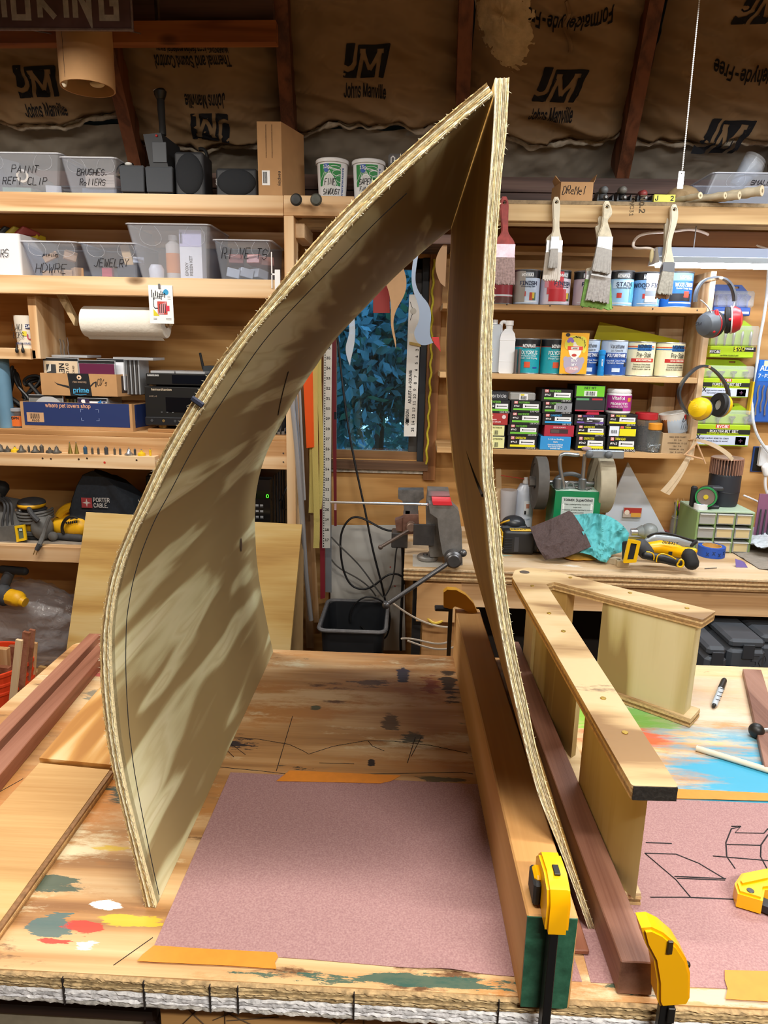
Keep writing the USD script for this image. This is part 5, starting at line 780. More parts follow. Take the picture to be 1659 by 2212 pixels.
for k in range(2):solo('cd_case',bx(x0+.02+.09*k,x0+.105+.09*k+.02*k,YL+.03,YL+.15,z1_+.0465,z1_+.0545),CDC,f'CD case lying on the disc player, {"left" if k == 0 else "right"} one','CD case')
a=Yp(444,815,YL+.1);t=thing('router_box','small black network box with an upright antenna on the disc player','network box',(a[0],YL+.1,z1_+.055));part(t,'case',bx(a[0]-.006,a[0]+.1,YL+.09,YL+.16,z1_+.0465,z1_+.074,.003),C('2d3134',.4));part(t,'antenna',tube([(a[0]-.012,YL+.12,z1_+.06),tuple(Yp(432,762,YL+.12))],[.0055,.0045],8),BLACKM)
# ---------------------------------------------------------------- lower left: tools, leaning boards, bag, bucket
z0=ZL4+.0005
DEWY=C('e2aa16',.45,var=.06,scale=30);RUB=C('3c3d40',.75,var=.12,scale=60);DUST=C('5d5c5a',.8,var=.15,scale=40)
def yp(x,y,yy):return np.array(Yp(x,y,yy))
t=thing('jigsaw','dark dusty power tool with cords at the left edge of the tool shelf','power tool',tuple(yp(20,1175,2.5)[:2])+(ZL4,));a=yp(18,1150,2.53)
part(t,'motor',rhull([(a[0]-.07,2.53,z0+.06),(a[0]+.045,2.50,z0+.045),(a[0]-.07,2.56,z0+.115),(a[0]+.045,2.55,z0+.10)],.042),DUST);part(t,'handle',rhull([(a[0]-.06,2.55,z0+.13),(a[0]-.02,2.55,z0+.185),(a[0]-.05,2.55,z0+.19)],.028),BLACKM);part(t,'switch',cyl((a[0]-.01,2.512,z0+.165),.010,.012,14,'y'),OLDSTEEL);part(t,'gear_head',rhull([(a[0]+.06,2.52,z0+.105),(a[0]+.075,2.54,z0+.12)],.02),STEEL)
for k in range(3):part(t,'cord',tube(spl([(a[0]-.02+.02*k,2.49,z0+.16),(a[0]+.03+.015*k,2.47,z0+.11+.01*k),(a[0]+.02+.02*k,2.465,z0+.06),(a[0]+.06+.01*k,2.47,z0+.03)],6),.0045,7),RUB)
bt_=thing('battery_pack','grey battery pack with a yellow frame at the front left of the tool shelf','battery',tuple(yp(38,1168,2.455)[:2])+(ZL4,));x0,x1,_,zt=fr(8,1132,56,1174,2.455)
part(bt_,'housing',hull([(x0-.03,2.46,z0),(x1-.024,2.455,z0),(x0-.03,2.53,z0),(x1-.01,2.53,z0),(x0-.03,2.46,zt-.016),(x1-.03,2.455,zt-.004),(x0-.03,2.53,zt-.01),(x1-.01,2.53,zt)]),DUST)
fr_=Polygon([(x1-.034,z0+.001),(x1+.004,z0+.010),(x1+.002,zt),(x1-.036,zt-.006)]);part(bt_,'yellow_frame',plate(fr_.difference(fr_.buffer(-.0085)),2.4465,2.4545),C('e6bd1a',.4));part(bt_,'contacts',plate(fr_.buffer(-.0087),2.452,2.4545),C('5f6d5e',.5));part(bt_,'latch',bx(x1-.022,x1-.010,2.449,2.4515,zt-.025,zt-.015),C('b9cdd2',.4))
def orbital(lab,c,s=1.0,yaw=0):
 t=thing('orbital_sander',lab,'sander',tuple(c),yaw);return t
a=yp(82,1172,2.53);t=thing('orbital_sander','upright yellow and grey palm sander with a coiled cord, middle of the tool shelf','sander',(a[0],2.53,ZL4));c=(a[0],2.53,z0)
part(t,'pad',cyl((c[0],c[1],z0),.05,.012,26),BLACKM);part(t,'skirt',cyl((c[0],c[1],z0+.012),.048,.02,26,b=.004),RUB);part(t,'body',lathe([(0,.03),(.040,.032),(.045,.05),(.040,.075),(.034,.10),(.036,.12),(0,.122)],c,26),DEWY)
part(t,'neck',lathe([(.038,.075),(.046,.082),(.041,.09),(.046,.097),(.040,.104),(.045,.111),(.038,.118)][::-1]if False else[(.036,.075),(.046,.082),(.041,.09),(.046,.097),(.040,.104),(.045,.111),(.036,.118)],c,26),RUB)
part(t,'palm_grip',ball((c[0]-.004,c[1]-.01,z0+.138),.046,(1.08,1.05,.42),3),RUB);part(t,'yellow_collar',ball((c[0]-.004,c[1]-.012,z0+.130),.046,(1.10,1.07,.40),3),DEWY);part(t,'cord_guard',tube(spl([(c[0]+.01,c[1]-.055,z0+.125),(c[0]+.03,c[1]-.075,z0+.108),(c[0]+.055,c[1]-.08,z0+.085)],5),.009,8),RUB)
for k in range(4):part(t,'coil',tube(spl([(c[0]-.05,2.50-.002*k,z0+.07+.011*k),(c[0]-.01,2.475,z0+.066+.012*k),(c[0]+.055,2.49,z0+.076+.011*k),(c[0]+.07,2.53,z0+.085+.01*k)],6),.0052,7),DUST)
a=yp(92,1168,2.478);t=thing('dust_canister','grey rounded dust canister with a hanging plug, on the tool shelf front','canister',(a[0],2.49,ZL4));part(t,'canister',ball((a[0]-.004,2.492,z0+.048),.0475,(.85,.8,1),3),DUST);part(t,'cord_end',tube(spl([yp(108,1115,2.445),yp(98,1140,2.44),yp(92,1160,2.43),yp(84,1178,2.405)],6),[.007]*12+[.009]*7,8),DUST);part(t,'plug',tube([yp(86,1176,2.406),yp(79,1188,2.402)],[.010,.008],10),RUB)
for k in(-1,1):part(t,'prong',rod(yp(79+3*k,1187,2.402),yp(75+3*k,1198,2.40),.0016,6),C('b09a5a',.3,.8))
a=yp(150,1170,2.52);t=thing('belt_sander','yellow sander lying on its side, right of the dust canister, partly behind the leaning plywood','sander',(a[0],2.53,ZL4))
part(t,'body',rhull([(a[0]-.03,2.54,z0+.045),(a[0]+.05,2.52,z0+.05),(a[0]+.05,2.56,z0+.065)],.042),DEWY);part(t,'top_handle',tube(spl([(a[0]-.035,2.53,z0+.085),(a[0]+.0,2.53,z0+.118),(a[0]+.06,2.53,z0+.122),(a[0]+.10,2.53,z0+.10)],6),.017,10),DEWY);part(t,'black_loop',tube(spl([(a[0]-.002,2.485,z0+.03),(a[0]+.004,2.478,z0+.072),(a[0]+.03,2.478,z0+.096),(a[0]+.06,2.48,z0+.092)],6),.006,8),BLACK);part(t,'skirt',rhull([(a[0]-.035,2.50,z0+.014),(a[0]+.06,2.485,z0+.014)],.0135),RUB);part(t,'knob',ball((a[0]-.04,2.478,z0+.019),.018,(1,.9,1)),DUST)
for k in range(6):part(t,'vent_slot',bx(a[0]+.012+.008*k,a[0]+.015+.008*k,2.478,2.486,z0+.068+.001*k,z0+.076+.001*k),INK)
bg=thing('canvas_bag','dark canvas tool bag with a red star badge on the tool shelf','bag',tuple(yp(220,1150,2.55)[:2])+(ZL4,));yb_=2.50
o=[(148,1100),(165,1080),(163,1050),(176,1026),(196,1017),(218,1028),(262,1062),(284,1078),(288,1095),(292,1108),(292,1180),(150,1180)]
P=[yp(x,y,yb_)for x,y in o];back=[p+[.02+.03*(p[2]-z0)/.3,.12,-.035]for p in P];m=hull([p for p in P if p[2]>z0]+[(p[0],p[1],max(p[2],z0))for p in back]+[(P[-2][0],yb_,z0),(P[-1][0]+.02,yb_,z0)]);m=m.subdivide().subdivide().subdivide();v=m.vertices
d=(meshkit.fbm(v*[14,14,9],3,4)-.5)*.03;inside=np.clip((v[:,2]-z0)/.05,0,1);v2=v.copy();v2[:,1]+=d*inside;v2[:,0]+=d*.5*inside;CAN=C('2f3640',.95,var=.12,scale=90,bump=.0004)
bgm=tm(v2,m.faces);part(bg,'body',bgm,CAN,smooth=True)
yb2=yb_-.012;x0,x1,a0,a1=fr(176,1075,199,1097,yb2);part(bg,'badge',fbx(x0,x1,a0,a1,yb2),C('b8484e',.8));cx,cz,r=(x0+x1)/2,(a0+a1)/2,(x1-x0)*.40
part(bg,'star',plate([(cx+r*(1 if k%2==0 else .28)*math.sin(k*math.pi/4),cz+r*(1 if k%2==0 else .28)*math.cos(k*math.pi/4))for k in range(8)],yb2-.0014,yb2-.0006),WHITE);part(bg,'lettering',tfront('PORTER',.0165,x1+.005,cz+.004,yb2,True,w=.062,align='l'),WHITE);part(bg,'lettering',tfront('CABLE.',.0165,x1+.005,cz-.017,yb2,True,w=.054,align='l'),WHITE)
for q in((205,1018,270,1056),(280,1075,300,1120)):part(bg,'strap',tube(spl([yp(q[0],q[1],2.58),yp((q[0]+q[2])/2+8,(q[1]+q[3])/2-4,2.58),yp(q[2],q[3],2.58)],6),.009,8),BLACKM)
x0,x1,_,zt=fr(470,1030,592,1190,YL+.02);mw=thing('microwave','black microwave with a green zero on its display, on the tool shelf behind the arch','microwave',(x0+.1,YL+.15,ZL4));xr=x1-.008
part(mw,'cabinet',hull([(x,y,z)for x,y,zz in((xr-.46,YL+.03,zt),(xr,YL+.03,zt),(xr-.44,YL+.27,zt+.0),(xr+.012,YL+.27,zt+.0))for z in(z0,zz)]),C('18191b',.3));part(mw,'front',bx(xr-.46,xr-.0005,YL+.008,YL+.0295,z0,zt-.004,.004),C('101113',.2))
for k in range(5):part(mw,'cabinet_rib',bx(xr+.001+.0022*k,xr+.004+.0022*k,YL+.05+.043*k,YL+.055+.043*k,z0+.002,zt+.003),C('2b2d31',.3))
dx0,dx1,dz0,dz1=fr(546,1060,586,1078,YL+.0075);part(mw,'display',fbx(dx0-.02,dx1-.004,dz0,dz1,YL+.0078),C('0a140a',.1));part(mw,'digit',tfront('0',.013,dx1-.014,dz0+.005,YL+.0068,True),glow('45e02a',3.0))
for r in range(3):
 for c in range(3):x=dx0-.002+.0165*c;z=dz0-.024-.0215*r;part(mw,'key',fbx(x-.005,x+.006,z-.0035,z+.0035,YL+.0078,.0004),C('8c8f93',.5));part(mw,'key_print',fbx(x-.006,x+.007,z-.0065,z-.0055,YL+.0078,.0003),C('6c6f73',.5))
for c in range(3):part(mw,'key_digit',tfront(str(c+1),.010,dx0-.0+.0165*c,dz0-.098,YL+.0074),C('c9ccd0',.5))
solo('black_lead',tube(spl([yp(604,1082,YL+.1),yp(614,1064,YL+.1),yp(620,1048,YL+.12),yp(612,1080,YL+.16),yp(618,1100,YL+.2)],6),.003,6),BLACK,'thin black lead beside the microwave','cable')
for k in range(5):x=fr(575+9*k,925-k,600,940,YL+.06)[0];solo('metal_angle',cat(bx(x,x+.012,YL+.03,YL+.20,ZL3+.0005,ZL3+.004+.002*k),bx(x+.010,x+.012,YL+.03,YL+.20,ZL3+.0045,ZL3+.016+.002*k)),OLDSTEEL,f'thin metal angle stacked on the third shelf beside the post, {["first", "second", "third", "fourth", "fifth"][k]} from left','metal angle','metal angles by the post')
solo('black_case',bx(-.56,-.46,YL+.05,YL+.22,ZL3+.0005,ZL3+.25,.004),BLACKM,'tall black case on the third shelf behind the arch','case')
LEAN=wood(['a87e44','c19a58','ccab6a','d2b67c'],'x',6,6,20,.45,rough=.55,spec=.4)
def lean(lab,a,b,c,d,ya,yc,th,mt):
 A_,B_,C_,D_=yp(*a,ya),yp(*b,ya),yp(*c,yc),yp(*d,yc);k=(A_[2]-.004)/(A_[2]-C_[2]);lo1,lo2=A_+(C_-A_)*k,B_+(D_-B_)*k;n=np.cross(B_-A_,C_-A_);n/=np.linalg.norm(n);n*=np.sign(n[1])
 return solo('plywood_sheet',hull([p+n*t_ for p in(A_,B_,lo1,lo2)for t_ in(0,th)]),mt,lab,'plywood sheet')
lean('pale plywood sheet leaning on the left shelf unit behind the arch',(186,1106),(652,1133),(144,1400),(627,1402),2.372,2.257,.015,LEAN)
lean('narrow second plywood sheet just behind the front leaning one',(560,1136),(656,1140),(548,1402),(654,1404),2.402,2.345,.007,wood(['9a7c54','b49668','bfa377'],'z',6,8,20,.4))
lo=thing('low_shelf','low wooden shelf under the tool shelf at the left','shelf',(-1.4,2.6,0));part(lo,'board',bx(LX,-.60,YL+.03,YW-.01,.30,.318),SHELFPLY);part(lo,'cleat',bx(LX,-.60,YL+.03,YL+.06,.0,.2995),PINE)
m=trimesh.creation.icosphere(4,1.0);v=m.vertices;rr=1+.34*(meshkit.fbm(v*2.6,4,3)-.5)+.16*np.abs(meshkit.fbm(v*7,3,8)-.5)*2;b0=yp(62,1385,2.57);v=v*rr[:,None]*[.27,.115,.18];v=v+[b0[0]-.02,b0[1],.318+.16];v[:,2]=np.maximum(v[:,2],.3188)
FILM=newmat({'a':('transparent_bsdf',dict(color=(.95,.96,.98))),'p':('principled_bsdf',dict(base_color=(.75,.77,.82),roughness=.16,specular_ior_level=.8)),'m':('mix_closure',dict(fac=.22)),'t':('texture_coordinate',{}),'n':('noise_texture',dict(scale=16.0,detail=4.0,distortion=1.0)),'b':('bump',dict(strength=1.0,distance=.012))},[('t.object','n.vector'),('n.fac','b.height'),('b.normal','p.normal'),('a.BSDF','m.closure1'),('p.BSDF','m.closure2')],surface='m.closure')
solo('plastic_bag',tm(v,m.faces),FILM,'large crumpled clear plastic bag under the tool shelf at the left','plastic bag',smooth=60)
a=yp(28,1275,2.44);t=thing('power_drill','yellow and black cordless drill resting on the clear plastic bag at the left','drill',tuple(a));zd=a[2]
part(t,'motor',rhull([a+[-.09,.02,-.02],a+[.02,-.01,-.03]],.032),DEWY);part(t,'chuck',tube([a+[.02,-.012,-.031],a+[.055,-.02,-.04]],[.024,.018],14),DEWY);part(t,'grip',rhull([a+[-.05,.02,.0],a+[-.02,.02,.06]],.02),RUB);part(t,'handle_end',rhull([a+[-.045,.02,.075],a+[.04,.02,.07]],.016),BLACKM);part(t,'band',rhull([a+[-.04,.0,-.012],a+[-.035,.0,-.03]],.034),RUB)
bc=np.array([Zp(0,1458,.55)[0]-.115,Zp(8,1470,.55)[1]+.140]);t=thing('bucket','orange plastic bucket of wood offcuts at the left edge','bucket',(bc[0],bc[1],.18));ORB=C('d8401a',.4)
part(t,'body',lathe([(0,.002),(.125,.002),(.128,.006),(.145,.29),(.150,.292),(.150,.30),(.146,.302),(.147,.32),(.152,.322),(.152,.33),(.148,.332),(.149,.355),(.155,.357),(.155,.368),(.150,.37),(.146,.368),(.128,.03),(0,.012)],(*bc,.18),44),ORB)
solo('wood_crate',bx(bc[0]-.15,bc[0]+.15,bc[1]-.15,bc[1]+.15,.001,.1795),PINE,'low wooden crate under the orange bucket','crate')
rg=np.random.default_rng(4)
OFF=[((14,1415),(42,1382),.010),((28,1410),(70,1360),.009),((60,1415),(92,1440),.012),((8,1430),(5,1400),.020),((35,1440),(30,1395),.016),((72,1440),(58,1365),.011),((85,1445),(74,1388),.010),((18,1445),(10,1440),.018),((50,1448),(52,1435),.014)]
for k,(lo_,hi,w)in enumerate(OFF):
 tp=yp(*hi,bc[1]-.09+.022*((k*4)%9));bt2=np.array([bc[0]+np.clip((tp[0]-bc[0])*.75,-.09,.09),tp[1],.22]);d=tp-bt2;d/=np.linalg.norm(d);s1=np.cross(d,(0,1,0));s1/=np.linalg.norm(s1);s2=np.cross(d,s1)
 solo('wood_offcut',hull([p+s1*w*i+s2*w*.55*j for p in(bt2,tp)for i in(-1,1)for j in(-1,1)]),[PINEZ,SAPELE,wood(['8a6a3c','b08c58','c4a470'],'z',10,12,20,.4)][k%3 if k!=5 else 1],f'wood offcut standing in the orange bucket, {["slanting left", "thin slanting middle", "leaning right", "dark thick left edge", "wide short", "tall brown", "pale with angled top", "short left", "short middle"][k]} one','wood offcut','offcuts in the orange bucket')
# ---------------------------------------------------------------- between the shelves and the window
def hang(name,lab,cat_,pts,y,th,mt,**k):return solo(name,plate([tuple(Yp(a,b,y)[[0,2]])for a,b in pts],y,y+th),mt,lab,cat_,**k)
def curve2(pts,n=8):return[tuple(p)for p in spl(np.array(pts,float),n)]
yh=2.60
a=yp(715,560,yh);t=thing('spirit_level','long dark red spirit level standing beside the window','level',(a[0],yh,.75));x0,x1,zz0,_=fr(714,900,728,1135,yh);
part(t,'frame',hull([yp(712,560,yh),yp(725,560,yh),yp(722,1136,yh),yp(727.5,1136,yh),yp(712,560,yh+.02),yp(725,560,yh+.02),yp(722,1136,yh+.02),yp(727.5,1136,yh+.02)]),C('6e1f28',.4));part(t,'vial',fbx(*fr(722,890,727,906,yh),yh),C('20242a',.2));part(t,'vial',fbx(*fr(722,1086,727,1102,yh),yh),C('c9a8a8',.2))
t=thing('red_straightedge','lower end of a dark red straightedge behind the aluminium rule','straightedge',(0,0,0));part(t,'bar',plate([tuple(Yp(p,q,yh+.025)[[0,2]])for p,q in((690,1000),(700,1000),(702,1292),(692,1294))],yh+.025,yh+.035),C('8a2a34',.4))
t=thing('grey_straightedge','grey aluminium straightedge end hanging below the rule','straightedge',(0,0,0));part(t,'bar',plate([tuple(Yp(p,q,yh+.04)[[0,2]])for p,q in((701,800),(715,800),(716,1280),(703,1279))],yh+.04,yh+.048),C('9aa0a6',.4,.5))
ru=thing('aluminium_rule','long white metal rule with black ticks and holes, hanging left of the window','ruler',(0,0,0));q=[(701,560),(719,560),(713,1184),(696,1184)];part(ru,'blade',plate([tuple(Yp(*p,yh-.03)[[0,2]])for p in q],yh-.03,yh-.027),C('cfcdc4',.4,var=.06,scale=20))
tk=[];nb=[]
for k in range(80):
 y_=745+k*5.5;f=(y_-560)/624;xl=701-5*f;c=Yp(xl+3,y_,yh-.0302);tk.append(fbx(c[0]-.0018,c[0]+.0018,c[2]-.0022,c[2]+.0022,yh-.0302,.0004))
part(ru,'tick_marks',cat(*tk),INK,kind='stuff')
for k in range(20):y_=752+k*21.8;f=(y_-560)/624;c=Yp(711-5*f,y_,yh-.0302);part(ru,'number',mv(rot(txt(str(56-k),.010,True),(0,0,1),0),0,0,0)if False else tfront(str(36-k),.009,c[0],c[2]-.004,yh-.0303,True),INK)
hang('orange_strip','bright orange plastic strip hanging left of the yellow webbing','strip',[(652,760),(674,760),(678,966),(662,968)],yh-.06,.012,C('f05a14',.45))
WEB=C('cdbb6a',.85,bump=.0006,scale=300);
def webb(lab,p,w,y):
 c=spl(np.array(p,float),7);L=[tuple(Yp(a-w/2,b,y)[[0,2]])for a,b in c];R=[tuple(Yp(a+w/2,b,y)[[0,2]])for a,b in c];return solo('webbing_strap',plate(L+R[::-1],y,y+.002),WEB,lab,'strap')
webb('pale yellow webbing strap, longest of three beside the rule',[(681,700),(680,900),(682,1030),(684,1100),(683,1184)],13,yh-.05);webb('pale yellow webbing strap, left short one behind the orange strip',[(672,900),(674,1000),(672,1108)],11,yh-.045);webb('pale yellow webbing strap, thin one against the rule',[(692,720),(692,900),(694,1030),(690,1100)],9,yh-.04)
for k,(p,lab,c_,r)in enumerate((([(628,838),(640,960),(650,1090),(662,1250),(672,1340)],'thick grey conduit leaning in front of the post','a6a8ac',.0085),([(636,820),(648,1000),(657,1150),(668,1330)],'second grey conduit right of the thick one','8e9196',.006),([(645,800),(652,960),(658,1080)],'thin light conduit nearest the orange strip','b6b8bb',.005))):solo('conduit',tube([yp(*q,2.40+.02*k)for q in p],r,10),C(c_,.4,.5),lab,'conduit')
solo('wood_batten',hull([yp(*q,2.62+d)for q in((648,760),(660,760),(678,1400),(662,1400))for d in(0,.02)]),wood(['6b4c30','8c6845','9c7853'],'z',10,12,24,.4),'dark wooden batten standing behind the conduits','batten');solo('wood_batten',hull([yp(*q,2.66+d)for q in((666,1100),(676,1100),(690,1345),(678,1345))for d in(0,.02)]),PINEZ,'light wooden batten below the yellow webbing','batten')
yt=2.45;DRK=C('4a4038',.8)
sw=curve2([(861,545),(871,578),(878,608),(872,640),(856,670),(850,700),(855,735),(855,753)],6);sw2=curve2([(855,753),(851,735),(845,705),(844,670),(838,625),(822,590),(815,545)],6)
hang('wood_template','tan hardboard template of a curved leaf shape in front of the window','template',sw+sw2[1:],yt,.004,C('b08a62',.7,var=.05,scale=30))
b1=curve2([(914,515),(905,545),(899,580),(898,610),(908,635),(924,655),(931,680),(929,710),(930,726),(936,740)],6);b2=curve2([(936,740),(922,745),(908,744),(898,733),(895,716),(902,700),(906,680),(902,655),(892,625),(889,595),(893,560),(902,515)],6)
hang('metal_template','pale blue-grey curved template hanging at the right of the window','template',b1+b2[1:],yt,.003,C('9aa9bf',.3,.35));
c1=curve2([(762,640),(766,690),(767,725),(764,750),(760,768),(756,790)],5);c2=curve2([(756,790),(749,770),(747,748),(753,725),(754,700),(749,640)],5);hang('clear_template','clear plastic blade-like template at the left of the window','template',c1+c2[1:],yt,.003,clear((.85,.88,.92),.35,.1))
d1=curve2([(960,525),(947,545),(941,565),(943,590),(952,612)],5);hang('wood_template','tan template mostly hidden behind the right arch panel','template',d1+[(962,620),(966,525)],yt,.004,C('a98562',.7))
hang('red_folder','dark red card hanging in front of the top of the window','card',[(806,533),(840,533),(842,676),(806,676)],yt+.08,.003,C('8e2a26',.6));solo('template_rail',bx(Yp(720,500,yt)[0],Yp(980,500,yt)[0],yt-.01,2.70,Yp(850,540,yt)[2]+.02,Yp(850,540,yt)[2]+.05),DARKBEAM,'dark wooden rail from which the templates hang','rail')
sq=thing('t_square','white adjustable square with black numbers hanging by the window','ruler',(0,0,0));yq=2.68;E4=[(884,636),(911,636),(899,943),(872,943)];part(sq,'blade',plate([tuple(Yp(*p,yq)[[0,2]])for p in E4],yq,yq+.003),C('d9d6cf',.45));part(sq,'hub',plate([tuple(Yp(*p,yq)[[0,2]])for p in((884,720),(910,722),(909,746),(884,742))],yq-.003,yq-.0002),C('e3dccb',.4));part(sq,'brass_bar',plate([tuple(Yp(*p,yq)[[0,2]])for p in((884,738),(909,743),(909,749),(884,744))],yq-.006,yq-.0032),C('b59a5a',.4,.5))
for k in range(13):f=k/12;c=Yp(904-10*f,756+172*f,yq-.0002);part(sq,'number',tfront(str(3+k),.010,c[0],c[2],yq-.0002,True,ang=90),INK)
c=Yp(883,880,yq);part(sq,'print',tfront('ADJUST-A-SQUARE',.011,c[0]+.008,c[2]+.015,yq-.0002,True,w=.125,ang=90,align='l'),INK);c=Yp(878,912,yq);part(sq,'print',tfront('JOHNSON',.012,c[0]+.008,c[2]-.012,yq-.0002,True,w=.06,ang=90,align='l'),INK);c=Yp(881,910,yq);part(sq,'logo',fbx(c[0]-.008,c[0]+.004,c[2]-.005,c[2]+.007,yq-.0002),INK)
c=Yp(897,636,yq);part(sq,'hang_cord',rod(c+[0,.001,0],(c[0],yq+.001,Yp(850,540,yt)[2]+.0205),.0015,6),BLACK)
c=Yp(893,672,yq);part(sq,'dial',cyl((c[0],yq-.0003,c[2]),.011,.0015,20,'y',.0003),C('b9b4a8',.5));part(sq,'dial_mark',plate(LineString([tuple(Yp(*p,yq)[[0,2]])for p in((886,652),(893,672),(886,692))]).buffer(.0008),yq-.0008,yq-.0003),INK)
solo('red_clamp_tip',plate([tuple(Yp(*p,2.5)[[0,2]])for p in((932,728),(948,728),(952,760),(938,742))],2.5,2.515),RED,'red plastic clamp tip beside the right arch panel','clamp tip')
# ---------------------------------------------------------------- below the window
solo('hardboard_sheet',hull([yp(*q,2.725+d)for q in((716,1134),(872,1134),(876,1405),(712,1405))for d in(0,.012)]),C('c3bfb6',.5,var=.05,scale=6),'off-white panel leaning below the window behind the cables','panel')
g=[((742,1235),3),((843,1225),5),((853,1266),4)]
for k,(p,r)in enumerate(g):solo('red_speck',cyl(Yp(*p,2.7245),.003,.0005,10,'y',.0001),RED,f'small red paint speck on the off-white panel, {["left", "upper right", "lower right"][k]} one','paint speck')
for k,(p,r,c_,lab)in enumerate((([(728,720),(740,830),(757,950),(775,1040),(792,1120),(806,1190),(820,1245),(832,1298),(836,1330)],.0042,'1a1a1c','long black cable hanging straight across the window'),([(870,1132),(800,1128),(762,1118),(742,1140),(736,1190),(745,1240),(765,1268),(790,1272),(820,1255),(845,1240),(866,1244),(872,1262)],.0042,'1c1c1e','big black cable loop below the window'),([(868,1160),(856,1190),(852,1230),(845,1262),(830,1290)],.003,'3a3a3a','thin dark cable by the bench end'),([(716,1160),(740,1185),(775,1220),(805,1260),(828,1290)],.003,'4c4c4a','thin grey cable sloping to the bin'),([(716,1208),(735,1228),(765,1245),(790,1262),(812,1288)],.003,'55524e','lower thin grey cable sloping to the bin'),([(758,1345),(764,1310),(790,1290),(820,1296),(836,1310),(842,1345),(836,1372),(780,1352)],.0035,'232325','black cable looping over the bin rim'),([(866,1150),(870,1200),(868,1300),(866,1405)],.006,'161617','thick black cable dropping at the bench leg'))):solo('cable',tube(spl([yp(*q,2.66-.03*(k%4))for q in p],7),r,7),C(c_,.5),lab,'cable')
def zc(x,y,z):return np.array(Zp(x,y,z))
zr_=.60;fl,fr2,bl_,br_=zc(690,1362,zr_),zc(838,1362,zr_),zc(708,1296,zr_),zc(832,1296,zr_)
cxy=(fl+fr2+bl_+br_)/4;hw,hd=(fr2[0]-fl[0])/2,(bl_[1]-fl[1])/2;BIN=C('23262b',.55,var=.1,scale=20);bn=thing('waste_bin','black rectangular waste bin with a dusty rim behind the table','waste bin',(cxy[0],cxy[1],0))
o=frust((cxy[0],cxy[1]),(hw*.72,hd*.72),(hw-.006,hd-.006),.004,zr_-.006,.04);i=frust((cxy[0],cxy[1]),(hw*.72-.004,hd*.72-.004),(hw-.010,hd-.010),.010,zr_,.038)
s=(Manifold.hull_points(np.asarray(o.vertices,float))-Manifold.hull_points(np.asarray(i.vertices,float))).to_mesh();part(bn,'body',tm(s.vert_properties[:,:3],s.tri_verts),BIN)
rp_=Polygon(sbox(cxy[0]-hw+.03,cxy[1]-hd+.03,cxy[0]+hw-.03,cxy[1]+hd-.03).buffer(.03).exterior.coords).exterior.coords;part(bn,'rim',tube([(*q,zr_-.004)for q in rp_],.0075,8),C('77777a',.6,var=.2,scale=40),'grey dusty rolled rim')
# ---------------------------------------------------------------- right: attic shelf, brushes, lamp
YR=2.42;yp=lambda x,y,yy:np.array(Yp(x,y,yy))
zA=yp(1300,443,YR-.04)[2];zB=yp(1300,480,YR-.04)[2];ZRT=zA+.012;RX0,RX1=-.195,1.5
t=thing('attic_shelf','rough lumber shelf above the right wall, paint brushes hanging from its front','shelf',(.6,YR,zB));part(t,'rail',bx(RX0,RX1,YR-.04,YR,zB,zA,.0015),wood(['a88455','c6a574','d6ba8a'],'x',10,16,22,.35,knots=5));part(t,'board',bx(RX0,RX1,YR-.038,2.70,zA+.0003,ZRT),C('8f7a5c',.9,var=.3,scale=60,bump=.001))
part(t,'stamp',mv(tfront('TP/C31',.012,yp(1352,462,YR)[0],yp(1352,462,YR)[2]+.016,YR-.0402,False,ang=-90),0,0,0),C('54452f',.8));part(t,'stamp',tfront('No.2',.018,yp(1372,462,YR)[0],yp(1372,462,YR)[2]+.022,YR-.0402,True,ang=-90),C('54452f',.8))
struct('trim_6',bx(.1,2.5,YW-.05,YW-.002,yp(1300,520,YW)[2]-.02,zB+.03),wood(['5d3a22','7d5230','8d6038'],'x',8,14,24,.4));struct('trim_7',bx(.1,1.05,YW-.06,YW-.051,yp(1300,540,YW)[2]-.03,yp(1300,520,YW)[2]-.03),WALLPLY)
def on_attic(name,lab,cat_,px0,px1,pt,y):x0,x1,_,zt=fr(px0,pt,px1,430,y);return thing(name,lab,cat_,((x0+x1)/2,y+.03,ZRT)),x0,x1,zt
t,x0,x1,zt=on_attic('cardboard_box','open cardboard box with handwriting, on the attic shelf right of the arch tip','box',1211,1281,393,YR-.03);y=YR-.03;z0=ZRT+.0005
openbox(t,x0,x1,y,y+.10,z0,zt,CARD,-.01);part(t,'flap',hull([(x0-.001,y+.002,zt-.001),(x0-.001,y+.09,zt-.001),(x0-.018,y+.002,zt+.018),(x0-.012,y+.09,zt+.02),(x0-.003,y+.002,zt),(x0-.02,y+.002,zt+.017)]),CARD);part(t,'flap',hull([(x1+.001,y+.002,zt-.001),(x1+.001,y+.09,zt-.001),(x1+.009,y+.002,zt+.024),(x1+.006,y+.09,zt+.02),(x1+.003,y+.002,zt)]),CARD)
part(t,'back_flap',hull([(x0,y+.095,zt),(x1-.01,y+.095,zt),(x0+.004,y+.10,zt+.02),(x1-.014,y+.10,zt+.018),(x0,y+.098,zt)]),CARD);part(t,'handwriting',hand('DReMel',.024,x0+.006,z0+.020,y-.0004,width=.072,r=.0011,seed=4),INK)
